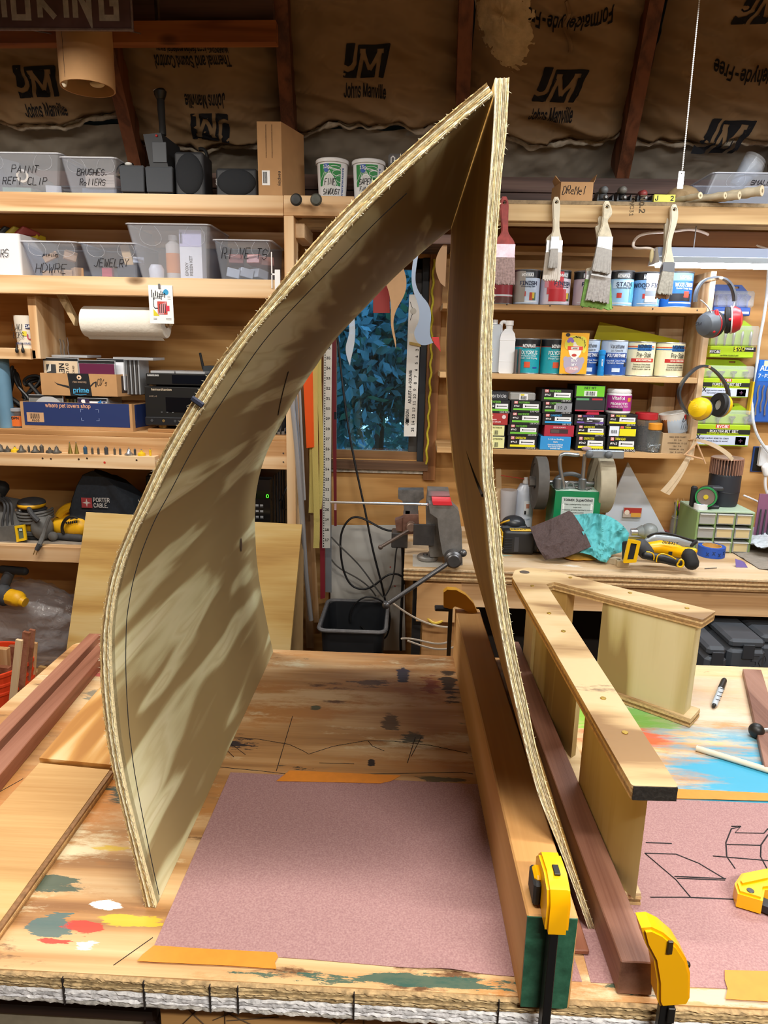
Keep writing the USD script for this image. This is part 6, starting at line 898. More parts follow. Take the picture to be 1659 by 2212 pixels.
for px0,px1,c1,c2,lab in((1290,1328,'4a4c4e','6a6c6c','left block plane with a worn grey cap, on the attic shelf'),(1333,1367,'151516','6e6a62','middle block plane with a round steel knob, on the attic shelf'),(1376,1413,'262628','8e3a36','right block plane with a red cap, on the attic shelf')):
 t,x0,x1,zt=on_attic('block_plane',lab,'plane',px0,px1,396 if px0<1370 else 404,YR-.02);y=YR-.02;cx=(x0+x1)/2;w=x1-x0
 part(t,'sole',bx(x0,x1,y-.005,y+.12,z0,z0+.006),C('2a2b2c',.35,.5));part(t,'cheek',plate([(x0+.001,z0+.006),(x0+.004,z0+.024),(x0+.007,z0+.006)],y-.002,y+.08),C('303132',.4,.4));part(t,'cheek',plate([(x1-.001,z0+.006),(x1-.004,z0+.024),(x1-.007,z0+.006)],y-.002,y+.08),C('303132',.4,.4))
 part(t,'body',rhull([(cx,y+.03,z0+.018),(cx,y+.09,zt-.022)],w*.30),C(c1,.4));part(t,'lever_cap',rhull([(cx,y+.02,zt-.016),(cx,y+.045,zt-.013)],.0125),C(c2,.45));part(t,'knob',lathe([(0,0),(.007,.001),(.009,.006),(.006,.01),(.004,.016),(0,.016)],(cx,y+.006,z0+.014),14,'y'),OLDSTEEL)
t,x0,x1,zt=on_attic('yellow_carton','low yellow carton on the attic shelf, right of the block planes','box',1413,1459,420,YR-.035);part(t,'carton',bx(x0,x1,YR-.036,YR+.05,z0,zt),C('d3cf55',.6));part(t,'print',tfront('J',.014,x0+.008,z0+.004,YR-.0362,True),INK);part(t,'print',tfront('2',.014,x1-.010,z0+.004,YR-.0362,True),INK)
m=ball((0,0,0),1,(.05,.05,.03),3);m.vertices+=(meshkit.fbm(m.vertices*60,3,2)-.5)[:,None]*.012;c=yp(1478,425,YR+.03);solo('paper_bag',mv(m,c[0],YR+.045,ZRT+.034),C('9a805c',.85,bump=.002,scale=40),'crumpled brown paper bag between the yellow carton and the bamboo sticks','paper bag')
BAM=C('b9a98c',.6,var=.12,scale=40);ENDC=C('d9c8a6',.7)
for k,(px,py,qx,qy,lab)in enumerate(((1512,427,1485,436,'leftmost and shortest'),(1566,424,1516,437,'second from left'),(1597,423,1545,440,'third from left'),(1646,412,1590,436,'rightmost and largest'))):
 a=yp(px,py,YR-.075-.004*k);b=a+[(qx-px)*.0035-.02,.22,0];b[2]=max(a[2]-.004,ZRT+.014);a[2]=max(a[2],ZRT+.013);R=(.0105,.0105,.0125,.0165)[k];t=thing('bamboo_stick',f'pale bamboo stick lying on the attic shelf at right, {lab} of four','bamboo stick',tuple(a));n=22;tt=np.linspace(0,1,n)
 part(t,'cane',tube([a+(b-a)*q for q in tt],[R*(.86 if i%3 else 1.0)for i in range(n)],12),BAM);d=(a-b)/np.linalg.norm(a-b);part(t,'cut_end',tube([a,a+d*.001],R*.93,12),ENDC,'pale cut end');part(t,'pith_hole',tube([a,a+d*.0016],R*.33,10),C('8b7758',.8))
t,b_=tub('plastic_bin','clear bin lettered small at the right end of the attic shelf',(1536,1745),(1516,1720),372,440,YR+.05,.2,ZRT,MILK,writing=[('SMALL',.014,-.12,.66,.062,12)])
cc=clear((.9,.92,.95),.2,.1)
for k in range(4):
 a,b=yp(1588+4*k,405-6*k,YR+.09),yp(1632+3*k,342+2*k,YR+.09);
 if k==0:t=thing('cup_stack','stack of clear plastic cups leaning in the clear bin at the right end','cups',tuple(a))
 part(t,'cup',tube([a,a+(b-a)*(.94-.1*k),a+(b-a)*(1-.1*k)],[.022,.034,.036],18,False),cc)
ch=thing('pull_chain','white beaded pull chain with a small tag hanging from above at the upper right','pull chain',(0,0,0));yc=1.95;a,b=yp(1512,-12,yc),yp(1474,366,yc);b[0]=a[0]+(b[0]-a[0]);n=90
P=[a+(b-a)*i/n for i in range(n+1)];m0=trimesh.creation.icosphere(1,.0021);part(ch,'beads',cat(*[mv(m0,*p)for p in P]),C('d9d9d6',.4),kind='stuff',smooth=False);part(ch,'cord',tube([a,b],.0009,5),C('c9c9c6',.5))
x0,x1,za,zb=fr(1464,370,1477,408,yc);part(ch,'tag',plate(sbox(x0+.002,za+.002,x1-.002,zb-.002).buffer(.002).difference(Point((x0+x1)/2,zb-.005).buffer(.0015)),yc-.001,yc+.001),C('dfe3e8',.4));part(ch,'loop',tube([b,[(x0+x1)/2,yc,zb-.004]],.0009,5),C('c9c9c6',.5))
def brush(lab,top,neck,fer,bris,hw,nw,mts,y,ang=0.0,slant=0.0,hole=True):
 t=thing('paint_brush',lab,'paint brush',tuple(yp(*top,y)));hm,fm_,bm_=mts;P=lambda a,b:tuple(yp(a,b,y)[[0,2]])
 L=[(top[0]-hw*.5,top[1]),(top[0]-hw,top[1]+hw*1.2),(top[0]-hw-1,top[1]+hw*4),(neck[0]-nw,neck[1]-12),(neck[0]-nw-1,neck[1]),(fer[0]+1,fer[1]-6),(fer[0],fer[1]+2)];Rr=[(top[0]+hw*.5,top[1]),(top[0]+hw,top[1]+hw*1.2),(top[0]+hw+1,top[1]+hw*4),(neck[0]+nw,neck[1]-12),(neck[0]+nw+1,neck[1]),(fer[2]-1,fer[1]-6),(fer[2],fer[1]+2)]
 poly=Polygon([P(*q)for q in curve2(L,4)]+[P(*q)for q in curve2(Rr,4)][::-1]).buffer(0)
 if hole:poly=poly.difference(Point(P(top[0],top[1]+hw*1.7)).buffer(.0042))
 part(t,'handle',cat(plate(poly,y-.006,y+.006),plate(poly.buffer(-.003),y-.009,y+.009)),hm,smooth=False)
 x0,x1,za,zb=fr(*fer,y);part(t,'ferrule',plate([(x0-.001,zb),(x1+.001,zb),(x1+.001,za-slant),(x0-.001,za)],y-.0085,y+.0085),fm_);part(t,'ferrule_band',plate([(x0-.002,za+.006),(x1+.002,za+.006-slant),(x1+.002,za+.003-slant),(x0-.002,za+.003)],y-.0095,y-.0085),fm_)
 x0b,x1b,zc_,zd=fr(*bris,y);rg=random.Random(hash(lab)%1000 if False else len(lab));ms=[];n=26
 for k in range(n):
  f=k/(n-1);a=x0+(x1-x0)*f;b=x0b+(x1b-x0b)*f;zt_=zd-slant*f;w=(x1b-x0b)/n*.62;e=zc_-slant*f+rg.uniform(-.003,.003)
  for yy in(-.006,0,.006):ms.append(hull([(a-w,y+yy-.003,zt_+.004),(a+w,y+yy-.003,zt_+.004),(a,y+yy+.003,zt_+.004),(b-w,y+yy-.002+rg.uniform(-.001,.001),e),(b+w,y+yy-.002,e),(b,y+yy+.002,e)]))
 part(t,'bristles',cat(*ms),bm_,kind='stuff',smooth=False)
 if hole:part(t,'nail',rod((*P(top[0],top[1]+hw*1.5)[:1],y-.012,P(top[0],top[1]+hw*1.5)[1]),(P(top[0],top[1]+hw*1.5)[0],YR-.041,P(top[0],top[1]+hw*1.5)[1]),.0016,6),C('2a2a2a',.5,.5))
 return t
HW_=C('d2c8b0',.5,var=.08,scale=30);RH=C('9c3a34',.55,var=.3,scale=35);FS=C('c9ccd0',.28,.85);BR=C('a8a49e',.8,var=.12,scale=120);BRL=C('cbc3b8',.8,var=.08,scale=120)
yb=YR-.055
brush('red-handled paint brush with red-stained bristles, nearest the right arch panel',(1089,425),(1090,503),(1068,528,1111,559),(1067,559,1112,614),8,7,(RH,C('c4a8b4',.35,.7,var=.2,scale=40),C('9a827e',.8,var=.35,scale=150)),yb)
brush('pale-handled brush with wide cream bristles, behind a small narrow one',(1201,426),(1201,500),(1180,520,1213,548),(1174,548,1210,606),7,6.5,(HW_,FS,BRL),yb)
brush('small narrow grey brush hanging in front of the pale-handled one',(1198,470),(1197,500),(1190,512,1205,540),(1185,540,1204,578),3,3,(HW_,FS,BR),yb-.022,hole=False)
brush('paint-spattered brush with angled grey bristles, third from left',(1310,435),(1306,487),(1290,512,1321,536),(1281,534,1320,584),8,6.5,(C('cfc4a8',.5,var=.25,scale=45),FS,BR),yb-.008,slant=.010)
brush('wide grey angled brush hanging below and behind the spattered brush',(1296,468),(1296,500),(1277,583,1318,597),(1267,596,1316,648),5,8,(HW_,FS,C('a29d98',.8,var=.25,scale=120)),yb+.014,slant=.010,hole=False)
brush('wide brush with bright green bristles, hindmost of the middle cluster',(1290,560),(1290,575),(1266,586,1318,606),(1257,606,1323,662),6,10,(HW_,FS,C('7fae56',.7,var=.25,scale=90)),yb+.034,slant=.010,hole=False)
brush('slim pale-handled angled sash brush in front of the bench lamp',(1455,442),(1443,543),(1431,567,1455,588),(1422,588,1452,634),7,6,(HW_,C('8a8f96',.35,.8),C('a8a498',.75,var=.25,scale=120)),yb,slant=.004)
brush('second sash brush with tan bristle tips behind the slim one',(1440,470),(1438,540),(1428,572,1450,592),(1419,592,1446,645),4,4,(HW_,C('9a9fa6',.35,.8),C('a58468',.75,var=.3,scale=120)),yb+.024,hole=False)
yl=2.40;lx0=yp(1420,550,yl)[0];lx1=lx0+1.1;zt=yp(1600,536,yl)[2];zm=yp(1600,557,yl)[2];zb=yp(1600,574,yl)[2]
t=thing('bench_light','white tube light fixture glowing over the right bench','light fixture',((lx0+lx1)/2,yl,zb));part(t,'channel',bx(lx0,lx1,yl,yl+.045,zm,zt,.002),C('8f98ad',.45));
part(t,'reflector',hull([(x,y,z)for x in(lx0,lx1)for y,z in((yl-.001,zm),(yl-.035,zb+.004),(yl-.034,zb+.0035),(yl+.001,zm-.001))]),C('8d9090',.45));part(t,'reflector',hull([(x,y,z)for x in(lx0,lx1)for y,z in((yl+.046,zm),(yl+.08,zb+.004),(yl+.079,zb+.0035),(yl+.044,zm-.001))]),C('d9dcdc',.4))
part(t,'end_cap',hull([(lx0-.002,y,z)for y,z in((yl,zt),(yl+.045,zt),(yl-.035,zb+.003),(yl+.08,zb+.003))]+[(lx0,yl+.02,zm)]),WHITE);part(t,'tube',tube([(lx0+.015,yl+.0,zb+.008),(lx1-.02,yl+.0,zb+.008)],.013,12),glow('f4f8ff',24.0));part(t,'tube',tube([(lx0+.015,yl+.05,zb+.008),(lx1-.02,yl+.05,zb+.008)],.013,12),glow('f4f8ff',24.0))
for hx in(.12,.7):part(t,'hanger',rod((lx0+hx,yl+.02,zt),(lx0+hx,yl+.02,zB+.002),.002,6),STEEL)
part(t,'tag',ball((lx0-.015,yl+.01,zm+.003),.011,(.6,.5,2)),C('c9b98a',.5))
solo('lamp_flex',tube(spl([yp(1412,541,yl+.02),yp(1390,536,yl+.02),yp(1368,532,yl+.05),yp(1374,515,yl+.06),yp(1400,504,yl+.06),yp(1440,501,yl+.08),yp(1490,496,yl+.15),yp(1530,507,yl+.2)],8),.0045,8),C('d8c9bc',.5),'white lamp cord looping up from the left end of the tube light','cord')
solo('wall_flex',tube(spl([yp(1557,512,2.72),yp(1600,520,2.72),yp(1640,532,2.70),yp(1700,545,2.70)],8),.004,7),C('c9baa8',.5),'white lead along the top of the wall at the right','cord')
# ---------------------------------------------------------------- right shelf unit
YS=2.52;Z2,Z3,Z4=(yp(1300,q,YS)[2]for q in(661,812,976));sx0,sx1=.10,yp(1510,800,YS)[0]
t=thing('wall_shelves','narrow wooden wall shelves of cans and boxes on the right, above the bench','shelves',(.6,YS,Z4));
for q,z in enumerate((Z2,Z3,Z4)):part(t,'shelf',bx(sx0,sx1-.001,YS,YW-.002,z-.019,z,.001),wood(['a37c4e','c29a68','d0ab7c'],'x',10,16,22,.35))
part(t,'end_panel',bx(sx1,sx1+.019,YS-.002,YW-.002,Z4-.022,yp(1500,585,YS)[2],.001),PINEZ);part(t,'stud',bx(sx1-.09,sx1-.002,YW-.045,YW-.003,Z4+.001,Z2-.02),PINEZ)
for px in(1095,1188,1258,1323,1410,1506):part(t,'screw',cyl(yp(px,664+(px-1300)*.03,YS-.0002),.0026,.0008,8,'y',.0002),INK)
TIN=C('b8bcc2',.3,.8)
MAT_={}
def can(name,lab,px0,px1,pt,pb,zs,cat_,decor,y=YS+.01,lidc=None,base=None):
 x0,x1,_,zt=fr(px0,pt,px1,pb,y);R=(x1-x0)/2;cx=(x0+x1)/2;h=zt-zs;c=(cx,y+R);t=thing(name,lab,cat_,(cx,y+R,zs));z0=zs+.0005
 part(t,'body',cyl((*c,z0+.003),R-.0012,h-.008,40,b=.0004),base or TIN);part(t,'base_rim',ring((*c,z0+.002),R-.0015,.0018,40,6),TIN);part(t,'top_rim',ring((*c,z0+h-.004),R-.002,.0025,40,6),TIN);part(t,'lid',cyl((*c,z0+h-.008),R-.006,.003,30),TIN)
 RR=R-.001
 def band(u0,u1,f0,f1,col,d=.0004):part(t,'label_band',bend(u0*R,u1*R,z0+.004+(h-.010)*f0,z0+.004+(h-.010)*f1,c,RR,d,14),C(col,.4))
 def word(s,hh,u,f,col='f2f2f2',bold=False,w=None,d=.0011):part(t,'label_text',tcan(s,hh,u*R,z0+.004+(h-.010)*f,c,RR+d,bold,w),C(col,.5))
 def dot(u,f,r,col):part(t,'label_badge',bend(u*R-r,u*R+r,z0+h*f-r,z0+h*f+r,c,RR,.0013,8),C(col,.4))
 decor(band,word,dot);return t
def oilbased(bg,top='16171a',wd='FINISH',splat=None,off=0.0,art=True,wc='1d2a4a'):
 def f(B,Wd,D):
  B(-1.5,1.5,0,1,bg);B(-1.5,1.5,.78,1,top,.0007);B(-.55+off,.35+off,.80,.95,'8d939b',.001);Wd('MINWAX',.010,-.1+off,.82,'f4f4f4',True,.042,.0016);Wd(wd,.013,off,.56,wc,True);Wd('Penetrating Stain',.0045,off,.50,wc)
  if art:B(.1+off,.62+off,.1,.34,'3a5a34',.0008);B(.1+off,.36+off,.1,.34,'b0442c',.001);B(.3+off,.5+off,.16,.34,'d2b23a',.0012)
  B(-.9+off,.8+off,.05,.08,'d8dde4',.0009);D(-.35+off,.3,.008,'b8342c')
  if splat:B(-.7,.35,.30,.98,splat,.0016);B(-.55,.6,.08,.45,'b8202a',.0019);B(-.9,-.6,.5,.8,'d88a94',.0016)
 return f
can('paint_can','can with a dark red and silver label, behind the red brush',1060,1112,575,655,Z2,'can',lambda B,Wd,D:(B(-1.5,1.5,0,1,'8f2630'),B(-1.5,1.5,.55,.62,'d0d4d8',.0007),B(-1.5,1.5,.2,.25,'d0d4d8',.0007),B(-1.5,1.5,0,.18,'5f3a34',.0007)))
can('stain_can','stain can with a smeared grey left side, between the red and pale brushes',1113,1171,580,655,Z2,'can',lambda B,Wd,D:(oilbased('b6c6da')(B,Wd,D),B(-1.4,-.25,.05,.98,'97918a',.0016)))
can('stain_can','stain can splashed with bright red paint',1172,1239,581,656,Z2,'can',oilbased('cfc6d2',splat='c93a44',off=.35))
can('stain_can','stain can with a pinkish label half hidden by the green brush',1245,1308,583,656,Z2,'can',oilbased('c2b0bc',art=False))
can('stain_can','light blue stain can right of the green brush',1322,1376,582,658,Z2,'can',lambda B,Wd,D:(oilbased('8fc0e2',art=False,wd='STAIN')(B,Wd,D),B(-.9,.9,.5,.74,'b8d4ea',.0014),B(.5,1.1,.1,.7,'5aa8cc',.0014)))
can('stain_can','blue stain can wrapped with a torn white paper tag',1376,1436,585,659,Z2,'can',lambda B,Wd,D:(oilbased('7fb0de',wd='WOOD FINISH')(B,Wd,D),B(-.35,.75,.45,.98,'e4e6ea',.0018),B(-.35,.75,.30,.46,'8d96a0',.0018),B(-.35,.6,.1,.3,'dfe4ea',.0018)))
can('stain_can','dark blue wood finish can with an orange badge, under the tube light',1438,1508,584,660,Z2,'can',lambda B,Wd,D:(B(-1.5,1.5,0,1,'1d62b4'),B(-1.5,1.5,.80,1,'2a2d34',.0007),B(-.55,.9,.76,.98,'6f9fd0',.001),Wd('MINWAX',.012,.25,.80,'f4f4f4',True,.046,.0016),Wd('WOOD FINISH',.0125,.2,.58,'f4f4f4',True,.066),Wd('Solid Color Stain',.006,.25,.5,'e0e8f4'),B(-.7,.7,.16,.38,'26282e',.0008),D(.35,.36,.010,'d2412c'),B(-.7,.9,.09,.13,'cfe0f0',.0008)))
def polyc(off):
 def f(B,Wd,D):B(-1.5,1.5,0,1,'1d9aa8');B(-1.5,1.5,.80,1,'14181c',.0007);B(-1.5,1.5,.785,.80,'c8504a',.0008);B(-.5+off,.5+off,.74,.91,'20252b',.001);Wd('MINWAX',.0115,off,.76,'f4f4f4',True,.046,.0016);Wd('POLYCRYLIC',.0125,off,.56,'eef6f6',True,.066);Wd('Protective Finish',.005,off,.49,'e6f2f2');Wd('Clear Fast Drying',.006,off,.42,'e6f2f2');D(-.1+off,.26,.010,'d2502c');B(.35+off,.75+off,.13,.18,'2a4a9a',.0009)
 return f
can('finish_can','teal polycrylic can beside the white bottle',1114,1171,730,806,Z3,'can',polyc(0));can('finish_can','teal polycrylic can partly behind the yellow printed card',1172,1232,731,807,Z3,'can',polyc(.1))
def varat(off):
 def f(B,Wd,D):B(-1.5,1.5,0,1,'22509c');B(-1.5,1.5,.50,1,'b4c4d8',.0006);B(-.95+off,.95+off,.50,.66,'1a3f86',.001);Wd('Varathane',.013,off,.80,'4a4f5a',False,.05);Wd('ULTIMATE',.006,off,.70,'5a6068');Wd('POLYURETHANE',.0115,off,.53,'f2f4f8',True,.066,.0017);Wd('Crystal Clear Finish',.0055,off,.40,'dfe8f4');Wd('Scratch Resistant',.0055,off,.33,'dfe8f4');B(-.3+off,.3+off,.08,.20,'c6d4e8',.0009);D(.8+off,.32,.007,'1a1f2a')
 return f
can('finish_can','blue polyurethane can just right of the yellow printed card',1246,1301,732,808,Z3,'can',varat(0),y=YS+.018);can('finish_can','blue polyurethane can right of the bright blue pen',1304,1362,734,808,Z3,'can',varat(.0))
def prest(off):
 def f(B,Wd,D):B(-1.5,1.5,0,1,'e4e0bd');B(-1.5,.8+off,.86,.90,'d0603a',.0007);B(-1.5,.8+off,.80,.84,'3a80c0',.0007);B(-.5+off,.5+off,.76,.94,'2a78c0',.001);Wd('MINWAX',.0115,off,.845,'1c2436',True,.046,.0016);Wd('WATER BASED',.005,off,.775,'174a8a',True);Wd('Pre-Stain',.017,off-.02,.56,'3a3a36',False,.05);B(-.9+off,.8+off,.41,.52,'c2302c',.0009);Wd('WOOD CONDITIONER',.0062,off,.44,'f6ead8',True,.055,.0016);[Wd(s_,.0045,off-.1,q,'4a4a40')for s_,q in(('Prevents Blotchiness',.32),('Controls grain raising',.25),('Soap & water clean-up',.18))]
 return f
can('conditioner_can','cream pre-stain can, left of the pair',1361,1423,737,809,Z3,'can',prest(0));can('conditioner_can','cream pre-stain can, right of the pair beside the shelf end',1425,1488,739,811,Z3,'can',prest(.3))
x0,x1,_,zt=fr(1050,700,1081,804,YS+.03);t=thing('solvent_tin','tall silver-white rectangular tin next to the right arch panel','tin',(x0,YS+.05,Z3));part(t,'tin',bx(x0-.03,x1,YS+.03,YS+.09,Z3+.0005,zt,.003),C('b9c2cb',.35,.3));part(t,'cap',cyl(((x0+x1)/2+.005,YS+.06,zt),.010,.016,16),WHITE)
x0,x1,_,zt=fr(1080,692,1113,806,YS+.012);t=thing('white_bottle','white plastic jug with a handle on the middle shelf','bottle',((x0+x1)/2,YS+.04,Z3));cx=(x0+x1)/2;w=(x1-x0)/2;h=zt-Z3;z0=Z3+.0005;WB=C('e2e3e4',.4)
part(t,'body',hull([(cx+sx*(w-.004)+sx*.004*q,YS+.045+sy*(.028),z)for sx in(-1,1)for sy in(-1,1)for q,z in((0,z0),(1,z0+.004),(1,z0+h*.66),(.2,z0+h*.75))]+[(cx+w*.1+sx*.012,YS+.045+sy*.012,z0+h*.84)for sx in(-1,1)for sy in(-1,1)]),WB);part(t,'neck',cyl((cx+w*.25,YS+.045,z0+h*.80),.012,h*.12,18),WB);part(t,'cap',cyl((cx+w*.25,YS+.045,z0+h*.905),.0145,h*.095,20),C('eeeeee',.35));part(t,'handle',tube(spl([(cx-w*.05,YS+.045,z0+h*.95),(cx-w*.7,YS+.045,z0+h*.97),(cx-w*.8,YS+.045,z0+h*.75),(cx-w*.75,YS+.045,z0+h*.66)],6),.0065,8),WB)
for f in(.22,.62):part(t,'moulded_band',bx(cx-w-.0006,cx+w+.0006,YS+.0165,YS+.0735,z0+h*f,z0+h*f+.003),WB)
for k in range(2):x0,x1,_,zt=fr(1111+8*k,755-k,1118+8*k,806,YS+.0);solo('bit_tube',cyl(((x0+x1)/2,YS+.006,Z3+.0005),.005,zt-Z3,12),C('6a5f5c',.4,.3),f'{"left" if k == 0 else "right"} of two thin dark tubes in front of the teal can','tube')
yc=YS-.006;x0,x1,za,zb=fr(1211,719,1270,808,yc);za=Z3+.0008 if False else za
t=thing('art_card','yellow card with a stylised face leaning on the middle shelf','card',((x0+x1)/2,yc,za));w,h=x1-x0,zb-za;part(t,'card',bx(x0,x1,yc,yc+.001,za,zb,.0002),C('e8a91c',.5))
def onk(poly,c_,d=.0003):part(t,'print',mv(upright(ext(affinity.scale(poly,w,h,origin=(0,0)),d),yc-.0001),x0,0,za),C(c_,.6),smooth=False)
blob=lambda x,y,rx,ry:affinity.scale(Point(x,y).buffer(1,12),rx,ry);rgk=random.Random(3)
onk(unary_union([blob(.35,.25,.22,.17),blob(.62,.24,.22,.18),blob(.5,.12,.26,.12),blob(.2,.36,.09,.07),blob(.8,.33,.09,.09)]),'a9a0b4');onk(unary_union([blob(.4,.10,.2,.08),blob(.6,.14,.1,.06)]),'c9a0a4',.0005)
onk(unary_union([blob(.52,.62,.24,.24),Polygon([(.3,.6),(.76,.6),(.58,.36),(.48,.36)])]),'ece6dc',.0005);onk(unary_union([blob(.28,.72,.16,.14),blob(.72,.80,.2,.12),blob(.84,.66,.09,.14),blob(.45,.86,.2,.08)]),'d8cf45',.0007)
for k in range(22):a=rgk.uniform(-.2,2.6);onk(affinity.rotate(sbox(-.035,-.006,.035,.006),rgk.uniform(0,180))if False else affinity.translate(affinity.rotate(sbox(-.04,-.006,.04,.006),math.degrees(a)+70),.55+.32*math.cos(a),.70+.2*math.sin(a)),'26241e',.0009)
onk(blob(.22,.95,.08,.045),'2a2428',.0009);onk(unary_union([blob(.33,.84,.09,.05),blob(.26,.80,.06,.04),blob(.40,.80,.06,.04)]),'8a6ac0',.0011);onk(sbox(.24,.585,.80,.675),'d8432e',.0009);onk(sbox(.37,.595,.66,.665),'dcd4ca',.0011);onk(blob(.50,.46,.09,.035),'b83a2c',.0009)
part(t,'print',tfront('ARTIST',.0035,x0+w*.515,za+h*.615,yc-.0014,True),C('5a4a44',.6))
for s_,q in(('BUY',.30),('MY',.20),('PAIN',.10)):part(t,'print',tfront(s_,.0082,x0+w*.52,za+h*q,yc-.0007,True),WHITE)
a=yp(1299,806,YS+.0);b=yp(1301,755,YS+.0);cx=a[0];t=thing('blue_marker','bright blue ribbed marker standing between the polyurethane cans','marker',(cx,YS+.004,Z3));part(t,'barrel',lathe([(0,0),(.0115,0),(.012,.002),(.011,.006),(.012,.009),(.011,.013),(.012,.016),(.0105,.022),(.0108,b[2]-Z3-.02),(.0125,b[2]-Z3-.018),(.0125,b[2]-Z3-.004),(0,b[2]-Z3)],(cx,YS+.0135,Z3+.0005),18),C('1580c4',.3));part(t,'lettering',mv(tfront('posca',.006,cx+.0024,(Z3+b[2])/2,YS+.0018,True,ang=90),0,0,0),WHITE)
P=[yp(x,y,YW-.07)for x,y in((1283,733),(1296,695),(1468,735),(1460,812),(1300,812))];t=thing('yellow_sheet','bright yellow acrylic sheet leaning behind the cans','sheet',(0,0,0));part(t,'sheet',plate([tuple(p[[0,2]])for p in P],YW-.068,YW-.064),C('d6ce1e',.25));solo('yellow_offcut',plate([tuple(yp(x,y,YW-.05)[[0,2]])for x,y in((1375,822),(1436,822),(1434,834),(1428,834))],YW-.05,YW-.046),C('a8a022',.3),'corner of yellow acrylic showing under the middle shelf','offcut')
def fbox(lab,px0,px1,pt,pb,kind,zs=None,y=YS+.012,tilt=0,word=None,group=None,dep=.13):
 x0,x1,za,zb=fr(px0,pt,px1,pb,y);za=zs if zs is not None else za;t=thing('fastener_box',lab,'fastener box',((x0+x1)/2,y,za));w,h=x1-x0,zb-za;za+=.0003
 col=dict(g='6fbf3a',y='e8e020',b='2f9ad8',p='6a4aa0')
 def F(f0,f1,g0,g1,c,d=.0004,nm='label'):part(t,nm,fbx(x0+w*f0,x0+w*f1,za+h*g0,za+h*g1,y-.0001,d),C(c,.45),smooth=False)
 if kind in col:
  part(t,'carton',bx(x0,x1,y,y+dep,za,zb-.0006),C('17181a',.45));F(.08,.95,.18,.34,col[kind]);F(.40,.93,.36,.72,'e6e8ea',.0006);F(.10,.22,.74,.96,'e0605c',.0006);part(t,'print',tfront('GRK',h*.16,x0+w*.16,za+h*.78,y-.0007,True,w=w*.10),WHITE);part(t,'print',tfront(word or 'FASTENERS',h*.15,x0+w*.26,za+h*.78,y-.0001,True,align='l',w=w*.36),C(col[kind],.5));part(t,'print',tfront('#9x2',h*.14,x0+w*.10,za+h*.48,y-.0001,True,align='l'),WHITE);F(.48,.88,.51,.56,'3a3a3c',.0009,'screw_picture');F(.47,.50,.47,.60,'3a3a3c',.0009,'screw_picture');part(t,'print',tfront('100 PCS',h*.13,x0+w*.80,za+h*.03,y-.0001,True),C('c9c9c9',.5))
 else:kind(t,x0,x1,za,zb,w,h,y,F)
 return t,zb
def k_lime(t,x0,x1,za,zb,w,h,y,F):part(t,'carton',bx(x0,x1,y,y+.13,za,zb),C('1a1b1d',.5));F(.05,.97,.12,.96,'6cc22c');F(.31,.73,.14,.56,'dfe6df',.0006);part(t,'barcode',barcode(x0+w*.36,x0+w*.68,za+h*.2,za+h*.52,y-.0008,12),INK);part(t,'print',tfront('NET WT',h*.18,x0+w*.5,za+h*.72,y-.0006,True),C('2a4a1a',.6))
def k_dark(t,x0,x1,za,zb,w,h,y,F):part(t,'carton',bx(x0,x1,y,y+.13,za,zb),C('26282d',.5));F(0,.98,0,.10,'a83044');F(.02,.45,.82,.98,'5a9a6a');F(.55,.9,.84,.98,'b03040')
def k_red(t,x0,x1,za,zb,w,h,y,F):part(t,'carton',bx(x0,x1,y,y+.12,za,zb),C('a8263a',.45));F(.2,.8,.28,.66,'3c2c2e');F(.22,.5,.32,.62,'5a4a46',.0006);part(t,'print',tfront('DECK SCREWS',h*.11,x0+w*.5,za+h*.76,y-.0001,True),C('e8c8cc',.5))
def k_blue(t,x0,x1,za,zb,w,h,y,F):
 part(t,'carton',bx(x0,x1,y,y+.12,za,zb),C('2f8fd0',.45))
 for s_,q in(('1-1/4 in. Roofing',.74),('Nails',.55),('Galvanized finish',.34),('For wood siding',.20),('pounds net',.07)):part(t,'print',tfront(s_,h*.10,x0+w*.5,za+h*q,y-.0001,True),WHITE)
def k_cream(t,x0,x1,za,zb,w,h,y,F):part(t,'carton',bx(x0,x1,y,y+.12,za,zb),C('26262a',.5));F(.2,.96,.05,.95,'e0e0a0');part(t,'barcode',barcode(x0+w*.45,x0+w*.65,za+h*.12,za+h*.5,y-.0006,8),INK);part(t,'print',tfront('EXTERIOR',h*.12,x0+w*.6,za+h*.7,y-.0006,True),C('5a5a2a',.6))
def k_redl(t,x0,x1,za,zb,w,h,y,F):part(t,'carton',bx(x0,x1,y,y+.12,za,zb),C('a83230',.45));part(t,'badge',cyl((x0+w*.82,y-.0002,za+h*.7),h*.17,.0006,16,'y',.0002),C('dcd0d0',.5));part(t,'print',tfront('STAPLES',h*.12,x0+w*.5,za+h*.2,y-.0001,True),C('e8d4d4',.5));F(.3,.5,.42,.5,'d8b0b0')
def k_white(t,x0,x1,za,zb,w,h,y,F):part(t,'carton',bx(x0,x1,y,y+.13,za,zb),C('1a1b1d',.5));F(.04,.38,.06,.95,'dfe6f2');F(.40,.98,.08,.72,'e2da1e');F(.42,.54,.76,.97,'e0605c',.0006);part(t,'barcode',barcode(x0+w*.09,x0+w*.31,za+h*.3,za+h*.6,y-.0006,9),INK);part(t,'print',tfront('TRIM',h*.15,x0+w*.58,za+h*.78,y-.0001,True,align='l'),C('e2da1e',.5))
def k_slate(t,x0,x1,za,zb,w,h,y,F):part(t,'carton',bx(x0,x1,y,y+.10,za,zb),C('23262c',.5));part(t,'print',tfront('carbide',h*.42,x0+w*.55,za+h*.3,y-.0001),C('c9ccd2',.5))
z=Z4
